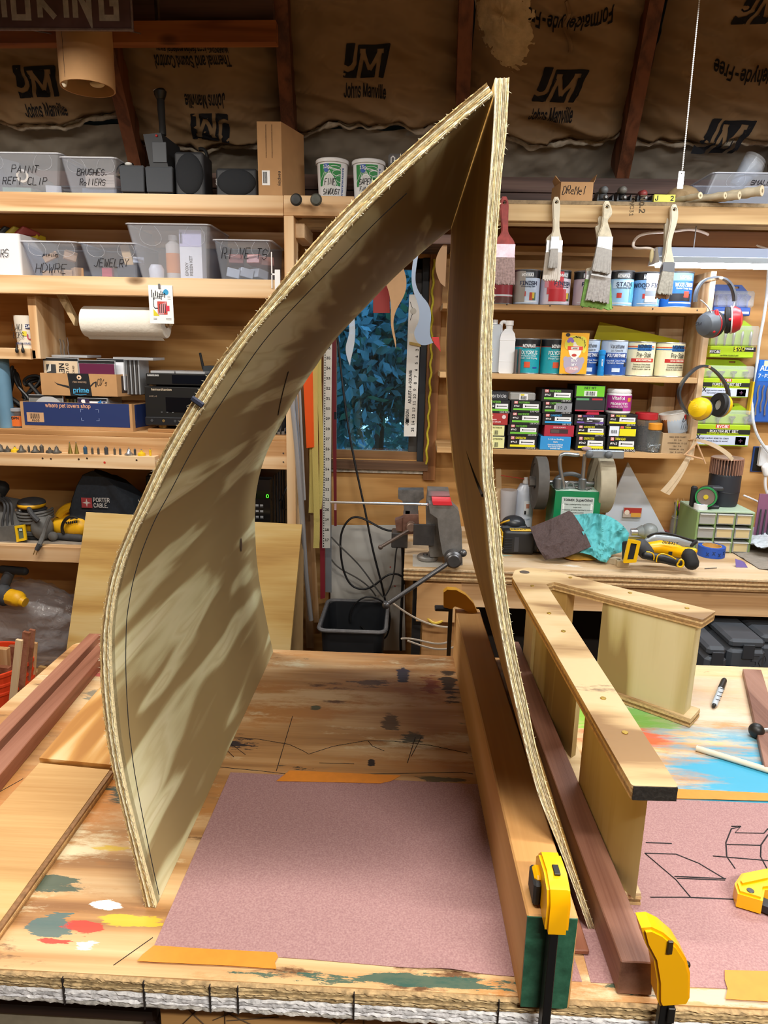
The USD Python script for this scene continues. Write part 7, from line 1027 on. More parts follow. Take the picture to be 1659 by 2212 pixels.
_,q=fbox('cream-labelled box at the bottom of the leftmost stack',1049,1091,942,965,k_cream,z);_,q=fbox('cream-labelled box second from the bottom of the leftmost stack',1049,1091,918,941,k_cream,q);_,q=fbox('red staple box in the leftmost stack',1049,1097,893,917,k_redl,q);_,q=fbox('black box with a green stripe, near the top of the leftmost stack',1049,1101,864,892,'g',q);fbox('slate box with pale script, top of the leftmost stack',1049,1098,846,863,k_slate,q)
_,q=fbox('black box with a yellow stripe at the bottom of the second stack',1097,1159,942,966,'y',z,word='CONSTRUCTION');_,q=fbox('black box with a green stripe, second up in the second stack',1097,1163,917,941,'g',q);_,q=fbox('black box with a green stripe, third up in the second stack',1101,1168,891,916,'g',q);_,q=fbox('black box with a green stripe, fourth up in the second stack',1104,1168,866,890,'g',q)
x0,x1,_,zt=fr(1100,848,1156,866,YS+.03);t=thing('clear_case','low clear plastic case with a barcode sticker on the second stack','case',(x0,YS+.06,q));part(t,'case',bx(x0,x1,YS+.02,YS+.10,q+.0005,zt,.004),clear((.85,.85,.82),.35,.15));part(t,'sticker',fbx(x0+.035,x0+.065,q+.002,zt-.004,YS+.0198),WHITE);part(t,'barcode',barcode(x0+.039,x0+.061,q+.004,zt-.012,YS+.0188,9),INK);part(t,'yellow_dot',fbx(x0+.039,x0+.052,zt-.010,zt-.004,YS+.0189),C('e2d24a',.5))
_,q=fbox('bright blue box at the bottom of the third stack',1167,1233,943,968,k_blue,z);_,q=fbox('red box with a dark window in the third stack',1176,1240,919,942,k_red,q);_,q=fbox('black box with a blue stripe in the third stack',1172,1238,894,918,'b',q,word='CABINET');t_,q=fbox('black box with a green stripe and grey tape in the third stack',1172,1236,868,893,'g',q);
x0,x1,za,zb=fr(1200,871,1235,890,YS+.0118);part(t_,'grey_tape',fbx(x0,x1,za,zb,YS+.0108),C('8e9196',.4));part(t_,'handwriting',hand('10 D',.011,x0+.006,za+.009,YS+.0098,width=.032,r=.0007),INK);fbox('black box with a green stripe, tilted on top of the third stack',1170,1237,841,867,'g',q)
_,q=fbox('black box with a yellow stripe behind the pink stone, bottom of fourth stack',1244,1307,943,967,'y',z,word='CONSTRUCTION');_,q=fbox('black box with a yellow stripe, second up in the fourth stack',1244,1308,919,942,'y',q,word='CONSTRUCTION');_,q=fbox('black box with a purple stripe in the fourth stack',1241,1308,896,918,'p',q,word='HANDY PACK')
x0,x1,_,zt=fr(1266,886,1294,894,YS+.02);solo('red_packet',hull([(x0,YS+.015,q+.0005),(x1,YS+.015,q+.0005),(x0-.006,YS+.10,q+.0005),(x1+.01,YS+.10,q+.0005),(x0+.004,YS+.015,q+.011),(x1-.002,YS+.015,q+.011),(x0,YS+.10,q+.011),(x1,YS+.10,q+.011)]),C('c22a48',.35),'red packet squeezed between boxes in the fourth stack','packet');q+=.0118
_,q=fbox('dark grey box with red trim near the top of the fourth stack',1243,1307,860,885,k_dark,q);fbox('lime green box with a barcode on top of the fourth stack',1242,1308,833,858,k_lime,q)
_,q=fbox('black box with a yellow stripe at the bottom of the fifth stack',1312,1374,944,968,'y',z,word='TRIM HEAD');_,q=fbox('black box with a white label and yellow panel in the fifth stack',1314,1375,920,943,k_white,q);_,q=fbox('black box with a yellow stripe under the pink-labelled tub',1312,1377,895,919,'y',q,word='TRIM HEAD')
x0,x1,_,zt=fr(1316,841,1372,893,YS+.012);R=(x1-x0)/2;c=((x0+x1)/2,YS+.012+R);t=thing('supplement_tub','white tub with a magenta label on the fifth stack of boxes','tub',(*c,q));h=zt-q;z0=q+.0005;part(t,'body',lathe([(0,0),(R-.004,0),(R-.001,.004),(R-.001,h*.78),(R-.004,h*.82),(0,h*.82)],(*c,z0),36),WHITE);part(t,'lid',cyl((*c,z0+h*.82),R-.002,h*.17,36,b=.003),WHITE);part(t,'label',bend(-R*1.3,R*1.2,z0+h*.12,z0+h*.74,c,R-.0008,.0004,16),C('b03a8e',.4));part(t,'label_text',tcan('Vitafol',.011,-R*.3,z0+h*.57,c,R+.0003,True),WHITE);part(t,'label_text',tcan('PROBIOTIC',.008,-R*.2,z0+h*.36,c,R+.0003,True),WHITE);part(t,'label_text',tcan('for dogs daily chews',.0045,-R*.1,z0+h*.27,c,R+.0003),WHITE);part(t,'label_badge',bend(R*.45,R*.80,z0+h*.5,z0+h*.66,c,R-.0004,.0012,8),C('e0983a',.4));part(t,'label_band',bend(-R*1.1,R*.1,z0+h*.13,z0+h*.23,c,R-.0004,.0012,8),C('2a2430',.4))
x0,x1,_,zt=fr(1377,893,1427,968,YS+.02);R=(x1-x0)/2;c=((x0+x1)/2,YS+.022+R);h=zt-Z4;z0=Z4+.0005;t=thing('nut_jar','clear jar of dark screws with a red lid','jar',(*c,Z4));part(t,'glass',lathe([(0,0),(R,0),(R,h*.78),(R-.006,h*.82),(R-.008,h*.82),(R-.003,h*.77),(R-.003,.003),(0,.003)],(*c,z0),32),clear((.93,.94,.95),.045,.06));part(t,'lid',cyl((*c,z0+h*.82),R-.001,h*.17,32,b=.002),C('b3262e',.4))
def heap(t,nm,c,R,h,n,s,mt,sd):
 rg=np.random.default_rng(sd);ms=[]
 core=cyl((c[0],c[1],c[2]),R*.93,h*.9,18);ms.append(core)
 for _ in range(n):a=rg.uniform(0,6.28);z=rg.uniform(0,h);d=rg.normal(size=3);d/=np.linalg.norm(d);p=np.array([c[0]+R*.93*math.sin(a),c[1]-R*.93*abs(math.cos(a)),c[2]+z]);ms.append(tube([p-d*s,p+d*s],.0011,4))
 part(t,nm,cat(*ms),mt,kind='stuff',smooth=False)
heap(t,'screws',(*c,z0+.004),R-.006,h*.66,130,.006,C('2b2624',.5,.4),2)
x0,x1,_,zt=fr(1403,915,1434,975,YS+.0);R=(x1-x0)/2;c=((x0+x1)/2,YS+.003+R);h=zt-Z4;t=thing('nail_bottle','small clear bottle of nails with an orange cap','bottle',(*c,Z4));part(t,'glass',lathe([(0,0),(R,0),(R,h*.72),(R-.004,h*.76),(R-.006,h*.76),(R-.0025,h*.71),(R-.0025,.003),(0,.003)],(*c,z0),26),clear((.93,.95,.95),.05,.06));part(t,'cap',cyl((*c,z0+h*.76),R-.0005,h*.23,28,b=.002),C('e0942a',.4));heap(t,'nails',(*c,z0+.004),R-.006,h*.22,60,.010,STEEL,4)
x0,x1,_,zt=fr(1430,936,1496,979,YS+.004);t=thing('printed_carton','open tan carton with small print at the right end of the lowest shelf','box',(x0,YS+.03,Z4));openbox(t,x0,x1,YS+.004,YS+.10,z0,zt,C('c0a682',.8),.0)
for k,s_ in enumerate(('NAIL SIZE CHART','2d   1 in','COMMON 8d   2-1/2','10d   3 in','FINISH 6d   2 in','16d   3-1/2 in')):part(t,'print',tfront(s_,.005,(x0+x1)/2,zt-.016-.011*k,YS+.0038),C('4a3a2a',.6))
c=yp(1463,912,YS+.06);mg=thing('nail_can','open white and copper can of nails tipped in the tan carton','can',tuple(c));m=lathe([(0,0),(.040,0),(.046,.078),(.048,.082),(.046,.083),(.044,.079),(.038,.003),(0,.003)],(0,0,0),30);m=mv(rot(m,(0,1,0),-12),c[0]-.004,c[1],zt-.012);part(mg,'can',m,C('d8d4cc',.4));part(mg,'label',mv(rot(bend(-.05,.05,.010,.070,(0,0),.0435,.001,10),(0,1,0),-12),c[0]-.004,c[1],zt-.012),C('b8c6d4',.5));part(mg,'copper_side',mv(rot(bend(-.062,-.036,.006,.074,(0,0),.0438,.001,6),(0,1,0),-12),c[0]-.004,c[1],zt-.012),C('a8764a',.3,.6));part(mg,'handwriting',hand('8D',.020,c[0]-.012,zt+.040,c[1]-.0475,width=.022,r=.0011),INK);part(mg,'red_corner',mv(rot(bend(.03,.05,.055,.072,(0,0),.0442,.0015,4),(0,1,0),-12),c[0]-.004,c[1],zt-.012),RED)
for k in range(4):part(mg,'nail_print',rod((c[0]-.002+.007*k,c[1]-.0475,zt+.012),(c[0]-.000+.007*k,c[1]-.0475,zt+.034),.0008,5),C('5a6a7a',.5))
c=yp(1268,962,YS-.002);solo('pink_stone',ball((c[0],YS-.012+.012,Z4+.0095),1,(.018,.010,.009),3),C('a58c96',.7,var=.15,scale=90),'smooth pinkish stone on the front of the lowest shelf','stone')
def muffs(lab,band,pl,pr_,cl,cr,y,inner=None):
 t=thing('ear_muffs',lab,'ear muffs',tuple(yp(*band[len(band)//2],y)));c=spl([yp(a,b,y-.018*math.sin(i/(len(band)-1)*math.pi))for i,(a,b)in enumerate(band)],7)
 return t,c
t,c=muffs('red and grey ear muffs hanging at the end of the upper right shelf',[(1502,652),(1505,628),(1518,608),(1545,599),(1570,606),(1583,625),(1587,650)],0,0,0,0,2.46);BG=C('6a717a',.4,.2)
def strap_(c,w,th,mt,nm,flat=(0,1,0)):
 V,F=[],[];n=len(c);tg=np.gradient(c,axis=0);f=np.asarray(flat,float)
 for i in range(n):
  tt=tg[i]/np.linalg.norm(tg[i]);nn=np.cross(tt,f);nn/=np.linalg.norm(nn)
  V+=[c[i]+f*w+nn*th,c[i]-f*w+nn*th,c[i]-f*w-nn*th,c[i]+f*w-nn*th]
 for i in range(n-1):
  for j in range(4):a,b=i*4+j,i*4+(j+1)%4;F+=[(a,b,b+4),(a,b+4,a+4)]
 F+=[(0,2,1),(0,3,2),(4*n-4,4*n-3,4*n-2),(4*n-4,4*n-2,4*n-1)];m=tm(V,F);m.fix_normals();return m
part(t,'headband',strap_(c,.012,.003,BG,''),BG);part(t,'band_pad',strap_(c[30:]*1,.009,.0045,BG,''),C('2b2d30',.6))
def cupm(t,ctr,ax,R,dep,mt1,mt2,padm,face=1):
 ax=np.asarray(ax,float);ax/=np.linalg.norm(ax);T=trimesh.geometry.align_vectors((0,0,1),ax)
 def P(nm,prof,mt):m=lathe(prof,(0,0,0),28);m.apply_scale((1,1.25,1)if False else(1,1,1));m.apply_transform(T);part(t,nm,mv(m,*ctr),mt)
 P('cushion',[(R*.45,0),(R*.96,-.002),(R*1.0,.006),(R*.92,.014),(R*.45,.014),(R*.45,0)],padm);P('cushion_inside',[(0,.008),(R*.46,.008),(R*.46,.013),(0,.013)],C('b9b4a8',.8));P('seam',[(R*.8,.014),(R*1.03,.014),(R*1.03,.018),(R*.8,.018)],mt2);P('shell',[(0,.016),(R*1.0,.016),(R*.98,.016+dep*.35),(R*.78,.016+dep*.8),(R*.4,.016+dep),(0,.016+dep)],mt1)
REDM=C('c0262e',.35);GRM=C('555b62',.45)
L_,R_=yp(1540,700,2.45),yp(1566,692,2.45);cupm(t,L_+[.006,0,0],(-1,-.45,-.1),.044,.040,GRM,REDM,BLACKM);cupm(t,R_+[.002,0,0],(1,-.35,.1),.044,.034,REDM,WHITE,BLACKM)
part(t,'red_panel',rhull([yp(1548,672,2.415),yp(1542,716,2.41),yp(1552,700,2.42)],.006),REDM);part(t,'lettering',tfront('3M',.010,yp(1508,700,2.40)[0],yp(1508,703,2.40)[2],2.398,True),INK)
for a,b,cc_ in(((1513,648),(1535,672),(1543,694)),((1587,650),(1583,668),(1577,690))):part(t,'wire_arm',tube(spl([yp(*a,2.455),yp(*b,2.425),yp(*cc_,2.41)],6),.0022,6),STEEL);part(t,'pivot',ball(yp(*cc_,2.407),.005),REDM)
part(t,'peg',rod((yp(1548,603,2.46)[0],2.42,yp(1548,603,2.46)[2]),(yp(1548,603,2.46)[0],YW-.001,yp(1548,603,2.46)[2]+.004),.005,8),PINE)
t,c=muffs('yellow ear muffs with a black band hanging on the end of the middle shelf',[(1488,896),(1468,862),(1467,845),(1487,810),(1520,790),(1548,805),(1571,840),(1573,862),(1558,890)],0,0,0,0,2.47);part(t,'headband',strap_(c,.011,.0032,BG,''),C('3a3e43',.4));YM=C('e8c010',.35)
L_,R_=yp(1516,884,2.46),yp(1540,874,2.46);cupm(t,L_,(-.75,-.9,.15),.039,.038,YM,GREY,BLACKM);cupm(t,R_+[.016,.004,0],(.9,.25,-.1),.041,.026,YM,GREY,BLACKM)
for k in range(4):q=yp(1490+2*k,866+4*k,2.408);part(t,'shell_ridge',rod(q,q+[.022,-.002,-.006],.001,5),YM)
part(t,'peg',rod((yp(1528,791,2.46)[0],2.44,yp(1528,792,2.46)[2]),(yp(1528,792,2.46)[0],YS-.0025,yp(1528,792,2.46)[2]),.0045,8),PINE)
# ---------------------------------------------------------------- bit sets and outlet on the right wall
yw=YW-.045;LIME=C('a4c41e',.45);CLP=clear((.9,.93,.93),.22,.08)
def bitset(lab,px0,px1,p0,p1,p2,col,pts,texts,blade=0,wlab=True,purple=False):
 x0,x1,zb,zt=fr(px0,p1,px1,p2,yw);zh=yp((px0+px1)/2,p0,yw)[2];w,h=x1-x0,zt-zb;t=thing('drill_bit_set',lab,'bit set',((x0+x1)/2,yw,zb));K=C(col,.45)
 part(t,'back_card',plate(Polygon([(x0+w*.02,zb+.004),(x0+w*.92,zb+.004),(x0+w*.92,zt),(x0+w*.74,zh),(x0+w*.02 if blade==0 else x0+w*.28,zh),(x0+w*.02,zt)]).difference(sbox(x0+w*.55,zt+(zh-zt)*.45,x0+w*.68,zt+(zh-zt)*.75)),yw+.036,yw+.042),K)
 part(t,'base',bx(x0,x1-w*.06,yw,yw+.035,zb,zb+h*pts[0],.003),K);part(t,'clear_lid',bx(x0+.001,x1,yw-.003,yw+.0355,zb+h*(pts[0])+.0005,zt,.006),CLP);part(t,'tray',bx(x0+.006,x1-w*.08,yw+.020,yw+.034,zb+h*pts[0]+.001,zt-h*.12,.001),K)
 n=pts[1]
 for k in range(n):
  cx=x0+w*(.14+.72*k/(n-1));b=zb+h*pts[0]+.002;top=zt-h*.16
  part(t,'bit',lathe([(0,0),(.004,0),(.004,(top-b)*.5),(.0055,(top-b)*.55),(.011 if pts[2]else .005,(top-b)*.78),(.011 if pts[2]else .003,(top-b)*.95),(0,top-b)],(cx,yw+.012,b),10),STEEL if pts[2]<2 else C('2a4a9a',.4))
 for(f0,f1,g0,g1,c_)in texts[0]:part(t,'label_band',fbx(x0+w*f0,x0+w*f1,zb+h*g0,zb+h*g1,yw-.0003 if g1<=pts[0]+.02 else yw-.0033,.0005),C(c_,.5))
 for(s_,hh,fx,fz,c_,b)in texts[1]:part(t,'print',tfront(s_,h*hh,x0+w*fx,zb+h*fz,yw-(.001 if fz<pts[0]else .0042),b),C(c_,.5))
 return t
bitset('blue router bit set in a clear case behind the red ear muffs',1543,1629,613,628,682,'2a4f9c',(.34,4,2),([(.02,.9,.08,.17,'e8ecf4')],[('200',.10,.5,.20,'e8ecf4',True)]))
bitset('green bit set, top of three green ones, with a black price strip',1536,1638,691,703,773,'a8c820',(.36,5,0),([(.5,.97,.20,.34,'17181a'),(0,.22,.12,.24,'17181a')],[('RYOBI',.08,.11,.14,'f2f2f2',True),('$90',.13,.62,.21,'d8e02a',True),('VALUE',.06,.83,.26,'f2f2f2',True),('carbide tipped set',.05,.42,.05,'3a4a10',False)]))
for lab,px0,px1,p0,p1,p2,s_ in(('green forstner bit set, middle of three, behind the yellow ear muffs',1519,1627,777,790,859,'FORSTNER BIT SET'),('green router bit set, lowest of three, above the outlet level',1505,1629,872,886,964,'ROUTER BIT SET')):
 bitset(lab,px0,px1,p0,p1,p2,'a8c820',(.60,4,1),([(0,.94,.34,.47,'1b201c'),(0,.93,.04,.30,'c6d2e6'),(.33,.57,.50,.60,'c8402c'),(.70,.88,.05,.27,'d9b8d8')],[('RYOBI',.075,.45,.51,'f4f4f4',True),(s_,.07,.48,.385,'f2f2f2',True),('Ensemble de brocas para madera',.04,.46,.345,'c8d82a',True),('High carbon steel for clean',.045,.33,.20,'3a4456',False),('flat bottom holes in wood',.045,.33,.12,'3a4456',False),('X',.14,.04,.18,'15181c',True),('+',.16,.79,.10,'4a3048',True)]))
x0,x1,zb,zt=fr(1634,1760,700,914,yw)if False else fr(1630,778,1760,914,yw);w,h=x1-x0,zt-zb;t=thing('drill_bit_pouch','blue hanging pouch of long drill bits at the right edge','bit set',((x0+x1)/2,yw,zb));part(t,'pouch',bx(x0,x1,yw,yw+.03,zb,zt,.004),C('2b5aa8',.3));part(t,'yellow_edge',bx(x0-.007,x0-.0003,yw+.006,yw+.03,zb+h*.12,zt-h*.35),C('d8b02a',.4));part(t,'header',fbx(x0+.004,x1,zt-h*.34,zt-.002,yw-.0003),C('2066b8',.4));part(t,'print',tfront('ADDER',.018,x0+.008,zt-h*.17,yw-.001,True,align='l'),WHITE);part(t,'print',tfront('7-PIECE SET',.013,x0+.005,zt-h*.28,yw-.001,True,align='l'),WHITE);part(t,'logo',fbx(x0+.02,x0+.05,zt-h*.10,zt-.003,yw-.0008),C('d8cfa0',.5))
for k in range(5):cx=x0+.012+.017*k;tt=np.linspace(0,12,30);part(t,'bit',tube(np.stack([cx+.0016*np.cos(tt),0*tt+yw-.004,np.linspace(zb+h*(.12+.06*(k%2)),zb+h*.6,30)],1),.003,6),STEEL)
solo('white_cable',tube(spl([yp(1660,572,yw),yp(1656,640,yw),yp(1649,690,yw),yp(1640,740,yw),yp(1634,800,yw+.01),yp(1627,860,yw+.01),yp(1626,900,yw),yp(1634,935,yw),yp(1659,975,yw),yp(1690,1010,yw)],8),.0055,8),C('cfd6dc',.5),'white power cord running down the right wall beside the bit sets','power cord')
x0,x1,zb,zt=fr(1624,965,1700,1020,YW-.004);t=thing('outlet','blue electrical box with a white plug at the right edge above the bench','outlet',((x0+x1)/2,YW-.004,zb));part(t,'box',bx(x0,x1,YW-.006,YW-.0005,zb,zt,.001),C('1f3f7a',.5));part(t,'cavity',fbx(x0+.006,x1,zb+.004,zt-.004,YW-.0062),BLACK);part(t,'receptacle',bx(x0+.018,x0+.058,YW-.03,YW-.007,zb+.025,zt+.006,.004),C('dfe2e4',.4));part(t,'plug',rhull([(x0+.036,YW-.05,zb+.032),(x0+.040,YW-.05,zb+.0),(x0+.03,YW-.05,zb+.025)],.012),WHITE);part(t,'cord',tube(spl([(x0+.040,YW-.05,zb-.008),(x0+.042,YW-.05,zb-.04),(x0+.055,YW-.05,zb-.075),(x0+.09,YW-.04,zb-.10)],6),.0055,8),WHITE);part(t,'screw_ear',cyl((x0+.03,YW-.0068,zt-.004),.006,.002,12,'y'),STEEL)
# ---------------------------------------------------------------- rear bench
ZB,YB=.90,2.17;bx0=Zp(873,1219,ZB)[0];zp=lambda x,y,z=ZB:np.array(Zp(x,y,z))
bn=thing('rear_bench','plywood workbench along the right back wall, covered with tools','workbench',(1.0,2.4,0));BEN=wood(['9a7850','bb9a70','cdb08a','d8c0a0'],'x',8,12,18,.4,dirt=[('6fb0aa',7,.64,.70),('8a8ac0',5,.66,.72),('e0dcd2',9,.64,.70),('8f6a48',14,.64,.70)])
part(bn,'top',bx(bx0,2.3,YB+.004,YW-.002,ZB-.042,ZB,.0005),BEN)
for k in range(6):part(bn,'ply',bx(bx0-.001*(k%2),2.3,YB-.0015*(k%2),YB+.0035,ZB-.0415+.0069*k,ZB-.0353+.0069*k,.0004),C(('a9855a','d2b284','8d6a42','c9a878','9c774c','cbb08a')[k],.8,var=.25,scale=120))
part(bn,'apron',bx(bx0+.05,2.3,YB+.02,YB+.058,ZB-.135,ZB-.0425,.001),PINE);part(bn,'rear_rail',bx(bx0+.02,2.3,YB+.3,YB+.338,ZB-.13,ZB-.0425),PINE);a=yp(892,1300,YB+.015)[0];b=yp(962,1300,YB+.015)[0]
part(bn,'gusset',bx(a+.012,b+.05,YB+.002,YB+.0195,ZB-.185,ZB-.05),wood(['b98a58','d0a674','d9b486'],'x',6,6,8,.3));part(bn,'leg',bx(a,a+.03,YB+.06,YB+.16,0,ZB-.0425),C('1c1a19',.8));part(bn,'leg',bx(a+.035,a+.19,YB+.06,YB+.098,0,ZB-.136),wood(['b07f4c','c99a66','d4a874'],'z',6,6,8,.3));part(bn,'leg',bx(2.1,2.2,YB+.06,YB+.1,0,ZB-.0425),PINEZ)
solo('extension_lead',tube(spl([yp(912,1305,YB+.03),yp(920,1330,YB+.01),yp(940,1346,YB+.0),yp(960,1336,YB+.01),yp(966,1310,YB+.04)],7),.005,7),C('c9a83a',.5),'yellow cord loop under the rear bench','power cord');
for k,p in enumerate(([(845,1300),(880,1325),(920,1345),(975,1355)],[(866,1380),(900,1382),(940,1390),(975,1384)],[(880,1384),(915,1396),(945,1402),(980,1398)])):solo('cable',tube(spl([yp(*q,2.14-.02*k)for q in p],7),.0035,6),C('a89a88',.6),f'pale cable under the left end of the rear bench, {["upper", "middle", "lowest"][k]} one','cable')
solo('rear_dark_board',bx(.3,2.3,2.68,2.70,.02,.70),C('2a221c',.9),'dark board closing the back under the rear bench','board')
for px0,px1,pt,y,lab in((1524,1572,1400,2.0,'small grey tool case under the rear bench, left one'),(1572,1655,1384,2.05,'grey tool case with pen writing under the rear bench'),(1640,1740,1376,2.1,'dark tool case at the right edge under the rear bench')):
 x0,x1,_,zt=fr(px0,pt,px1,1460,y);t=thing('tool_case',lab,'tool case',((x0+x1)/2,y+.1,0));CS=C('3f444b',.55,var=.08,scale=20);part(t,'case',bx(x0,x1,y,y+.22,.005,zt-.03,.012),CS);part(t,'lid',bx(x0+.004,x1-.004,y+.006,y+.214,zt-.0295,zt,.010),CS);part(t,'latch',bx((x0+x1)/2-.018,(x0+x1)/2+.018,y-.006,y-.0005,zt-.06,zt-.012,.002),C('2b2f35',.5))
 if '50' and 'pen' in lab:part(t,'handwriting',rot(hand('50',.035,0,0,0,width=.05,r=.0014),(0,1,0),0)if False else mv(hand('50',.036,0,0,0,width=.045,r=.0014),x1-.05,y-.001,zt-.085),INK)
for k in range(2):c=yp(1240+125*k,1375,2.1);solo('brown_bundle',ball((c[0],2.12,.12+.0),1,(.08,.06,.11+.02*k),3),C('5d4634',.9,var=.3,scale=30),f'dark brown bundle under the rear bench behind the former, {"left" if k == 0 else "right"}','bundle')
CI=C('8b8986',.45,.6,var=.2,scale=35);CID=C('5d5c5d',.4,.7,var=.15,scale=40)
vy=2.19;vb=zp(960,1200);zt=yp(965,1080,vy)[2];P=lambda x,y,d=0.0:tuple(yp(x,y,vy+d))
v=thing('bench_vise','large grey bench vise with a long handle, partly behind the right arch panel','vise',(vb[0],vy+.06,ZB))
def vx(pts,y0,y1):return plate([tuple(yp(*q,vy)[[0,2]])for q in pts],y0,y1)
part(v,'front_jaw',vx([(926,1085),(975,1085),(990,1100),(996,1140),(998,1215),(972,1218),(955,1190),(948,1150),(944,1115),(928,1104)],vy-.03,vy+.03),CI);part(v,'rear_body',vx([(925,1067),(972,1069),(985,1150),(990,1210),(930,1212),(922,1160),(921,1110)],vy+.045,vy+.13),CI);part(v,'slide',bx(P(930,0)[0],P(985,0)[0],vy+.0302,vy+.0448,yp(950,1185,vy)[2],yp(950,1140,vy)[2]),CID);part(v,'red_jaw_pad',vx([(933,1078),(974,1079),(976,1087),(935,1086)],vy-.034,vy+.04),C('d8303a',.4));part(v,'jaw_plate',vx([(926,1066),(972,1067),(973,1077),(926,1077)],vy+.041,vy+.05),C('a9adb2',.3,.8))
sp_=zp(910,1196);part(v,'base_foot',cat(cyl((sp_[0]+.02,vy+.08,ZB+.0005),.036,.018,24,b=.006),bx(sp_[0]+.02,P(990,0)[0],vy+.05,vy+.12,ZB+.0005,ZB+.02,.004)),CI);part(v,'bolt',cyl((sp_[0]+.012,vy+.075,ZB+.0186),.008,.006,6),CID)
c=P(977,1196);part(v,'spindle_head',cat(cyl((c[0],vy-.0305,c[2]),.028,.045,26,'y',.006),cyl((c[0],vy-.075,c[2]),.022,.012,24,'y',.004)),CID);h1,h0=np.array(yp(834,1307,vy-.14)),np.array([c[0]+.03,vy-.058,c[2]+.02]);part(v,'handle',rod(h0,h1,.0075,12),CID);part(v,'handle_ball',ball(h1,.0125),CID);part(v,'handle_ball',ball(h0,.0125),CID)
solo('vise_packing',bx(sp_[0]-.03,P(1010,0)[0],vy-.02+.02,vy+.14,ZB+.0001,ZB+.0004,.0001),C('b9b4aa',.5),'thin grey metal plate under the large vise','plate')
vy2=2.40;Q=lambda x,y:tuple(yp(x,y,vy2)[[0,2]]);v=thing('bench_vise','smaller rusty vise with a bar handle, left of the large vise','vise',(yp(890,1100,vy2)[0],vy2,ZB));RST=C('7d5a4c',.6,.4,var=.25,scale=40)
part(v,'jaw',plate([Q(*q)for q in((860,1059),(915,1059),(916,1076),(907,1082),(903,1090),(903,1115),(873,1115),(872,1090),(869,1082),(860,1077))],vy2,vy2+.05),OLDSTEEL);part(v,'body',plate([Q(*q)for q in((871,1110),(904,1110),(906,1150),(871,1152))],vy2-.02,vy2+.055),RST);part(v,'side_foot',plate([Q(*q)for q in((853,1124),(872,1118),(872,1148),(856,1146))],vy2+.0,vy2+.04),RST);c=yp(888,1134,vy2-.021);part(v,'screw_head',cyl(c,.016,.04,20,'y',.003),C('8f7668',.5,.5));a,b=c+[.004,-.03,-.004],yp(822,1182,vy2-.09);part(v,'handle',rod(a,b,.006,10),C('6e6058',.5,.6));part(v,'handle_ball',ball(b,.0085),C('6e6058',.5,.6));part(v,'stand',bx(Q(874,0)[0],Q(916,0)[0],vy2-.0,vy2+.07,ZB+.0005,Q(888,1152)[1]-.0005,.003),CID);part(v,'guide',bx(Q(906,0)[0]+.002,Q(917,0)[0]+.004,vy2+.0,vy2+.04,Q(910,1140)[1],Q(910,1104)[1]),STEEL)
solo('steel_rod',rod(yp(714,1085,2.32),yp(924,1090,2.13),.0042,10),C('d4d7da',.25,.7),'thin bright metal rod lying across to the large vise','rod')
# ---- grinder
yg=2.42;g=thing('wet_grinder','green wet grinder with a large stone wheel on the rear bench','grinder',(yp(1245,1100,yg)[0],yg+.08,ZB));x0,x1,zA_,zT=fr(1198,1062,1297,1120,yg);z0=ZB+.0005;TG=C('0f7a4a',.35)
part(g,'housing',hull([(x0-.004,yg,z0),(x1,yg,z0),(x0+.004,yg+.16,z0),(x1-.006,yg+.16,z0),(x0,yg,zT-.002),(x1,yg,zT-.002),(x0,yg+.006,zT),(x1,yg+.006,zT),(x0+.004,yg+.16,zT+.0),(x1-.006,yg+.16,zT)]),TG);part(g,'top_dust',hull([(x0+.001,yg+.004,zT+.0002),(x1-.001,yg+.004,zT+.0002),(x0+.005,yg+.158,zT+.0002),(x1-.007,yg+.158,zT+.0002),(x0+.001,yg+.004,zT+.0012),(x1-.007,yg+.158,zT+.0012)]),C('a9bfae',.9,var=.15,scale=40),'pale dust on the top')
l0,l1,lz0,lz1=fr(1212,1074,1282,1118,yg);part(g,'name_plate',plate(sbox(l0,z0+.05,l1,lz1).buffer(-.003).buffer(.003),yg-.0012,yg-.0002),C('b9c4c0',.4));part(g,'print',tfront('TORMEK',.0075,l0+.026,lz1-.014,yg-.0012,True,w=.038),INK);part(g,'print',tfront('SuperGrind',.0095,l1-.035,lz1-.015,yg-.0012,True,w=.058),INK)
for k,s_ in enumerate(('Water cooled grinding machine for','edge tools','Whetstone grinding machine for knives','SuperGrind 2000')):part(g,'print',tfront(s_,.0042,(l0+l1)/2,lz1-.028-.010*k,yg-.0012),C('2a3a34',.6))
for fx in(l0+.008,l1-.008):part(g,'arrow',plate([(fx-.003,lz1-.05),(fx-.003,lz1-.03),(fx-.006,lz1-.03),(fx,lz1-.022),(fx+.006,lz1-.03),(fx+.003,lz1-.03),(fx+.003,lz1-.05)],yg-.0016,yg-.0012),C('e2e8e4',.5))
wz=yp(1310,1055,yg)[2];a0=yp(1296,1050,yg)[0];R=(yp(1310,992,yg)[2]-yp(1310,1118,yg)[2])/2;part(g,'stone_wheel',lathe([(.02,0),(R-.003,0),(R,.003),(R,.052),(R-.003,.055),(.02,.055),(.02,0)],(a0,yg+.09,wz-.001),56,'x'),C('a39a84',.9,var=.08,scale=30));b0=yp(1165,1055,yg)[0];R2=R*.93;part(g,'honing_wheel',lathe([(.02,0),(R2*.72,.0),(R2*.74,-.004),(R2-.002,-.004),(R2,-.001),(R2,.034),(.02,.034),(.02,0)],(b0,yg+.09,wz-.004),48,'x'),C('4f4c48',.8,var=.12,scale=40));part(g,'axle_nut',cyl((b0-.022,yg+.09,wz),.020,.022,6,'x'),OLDSTEEL);part(g,'axle',rod((b0-.001,yg+.09,wz),(a0+.06,yg+.09,wz),.008,12),STEEL)
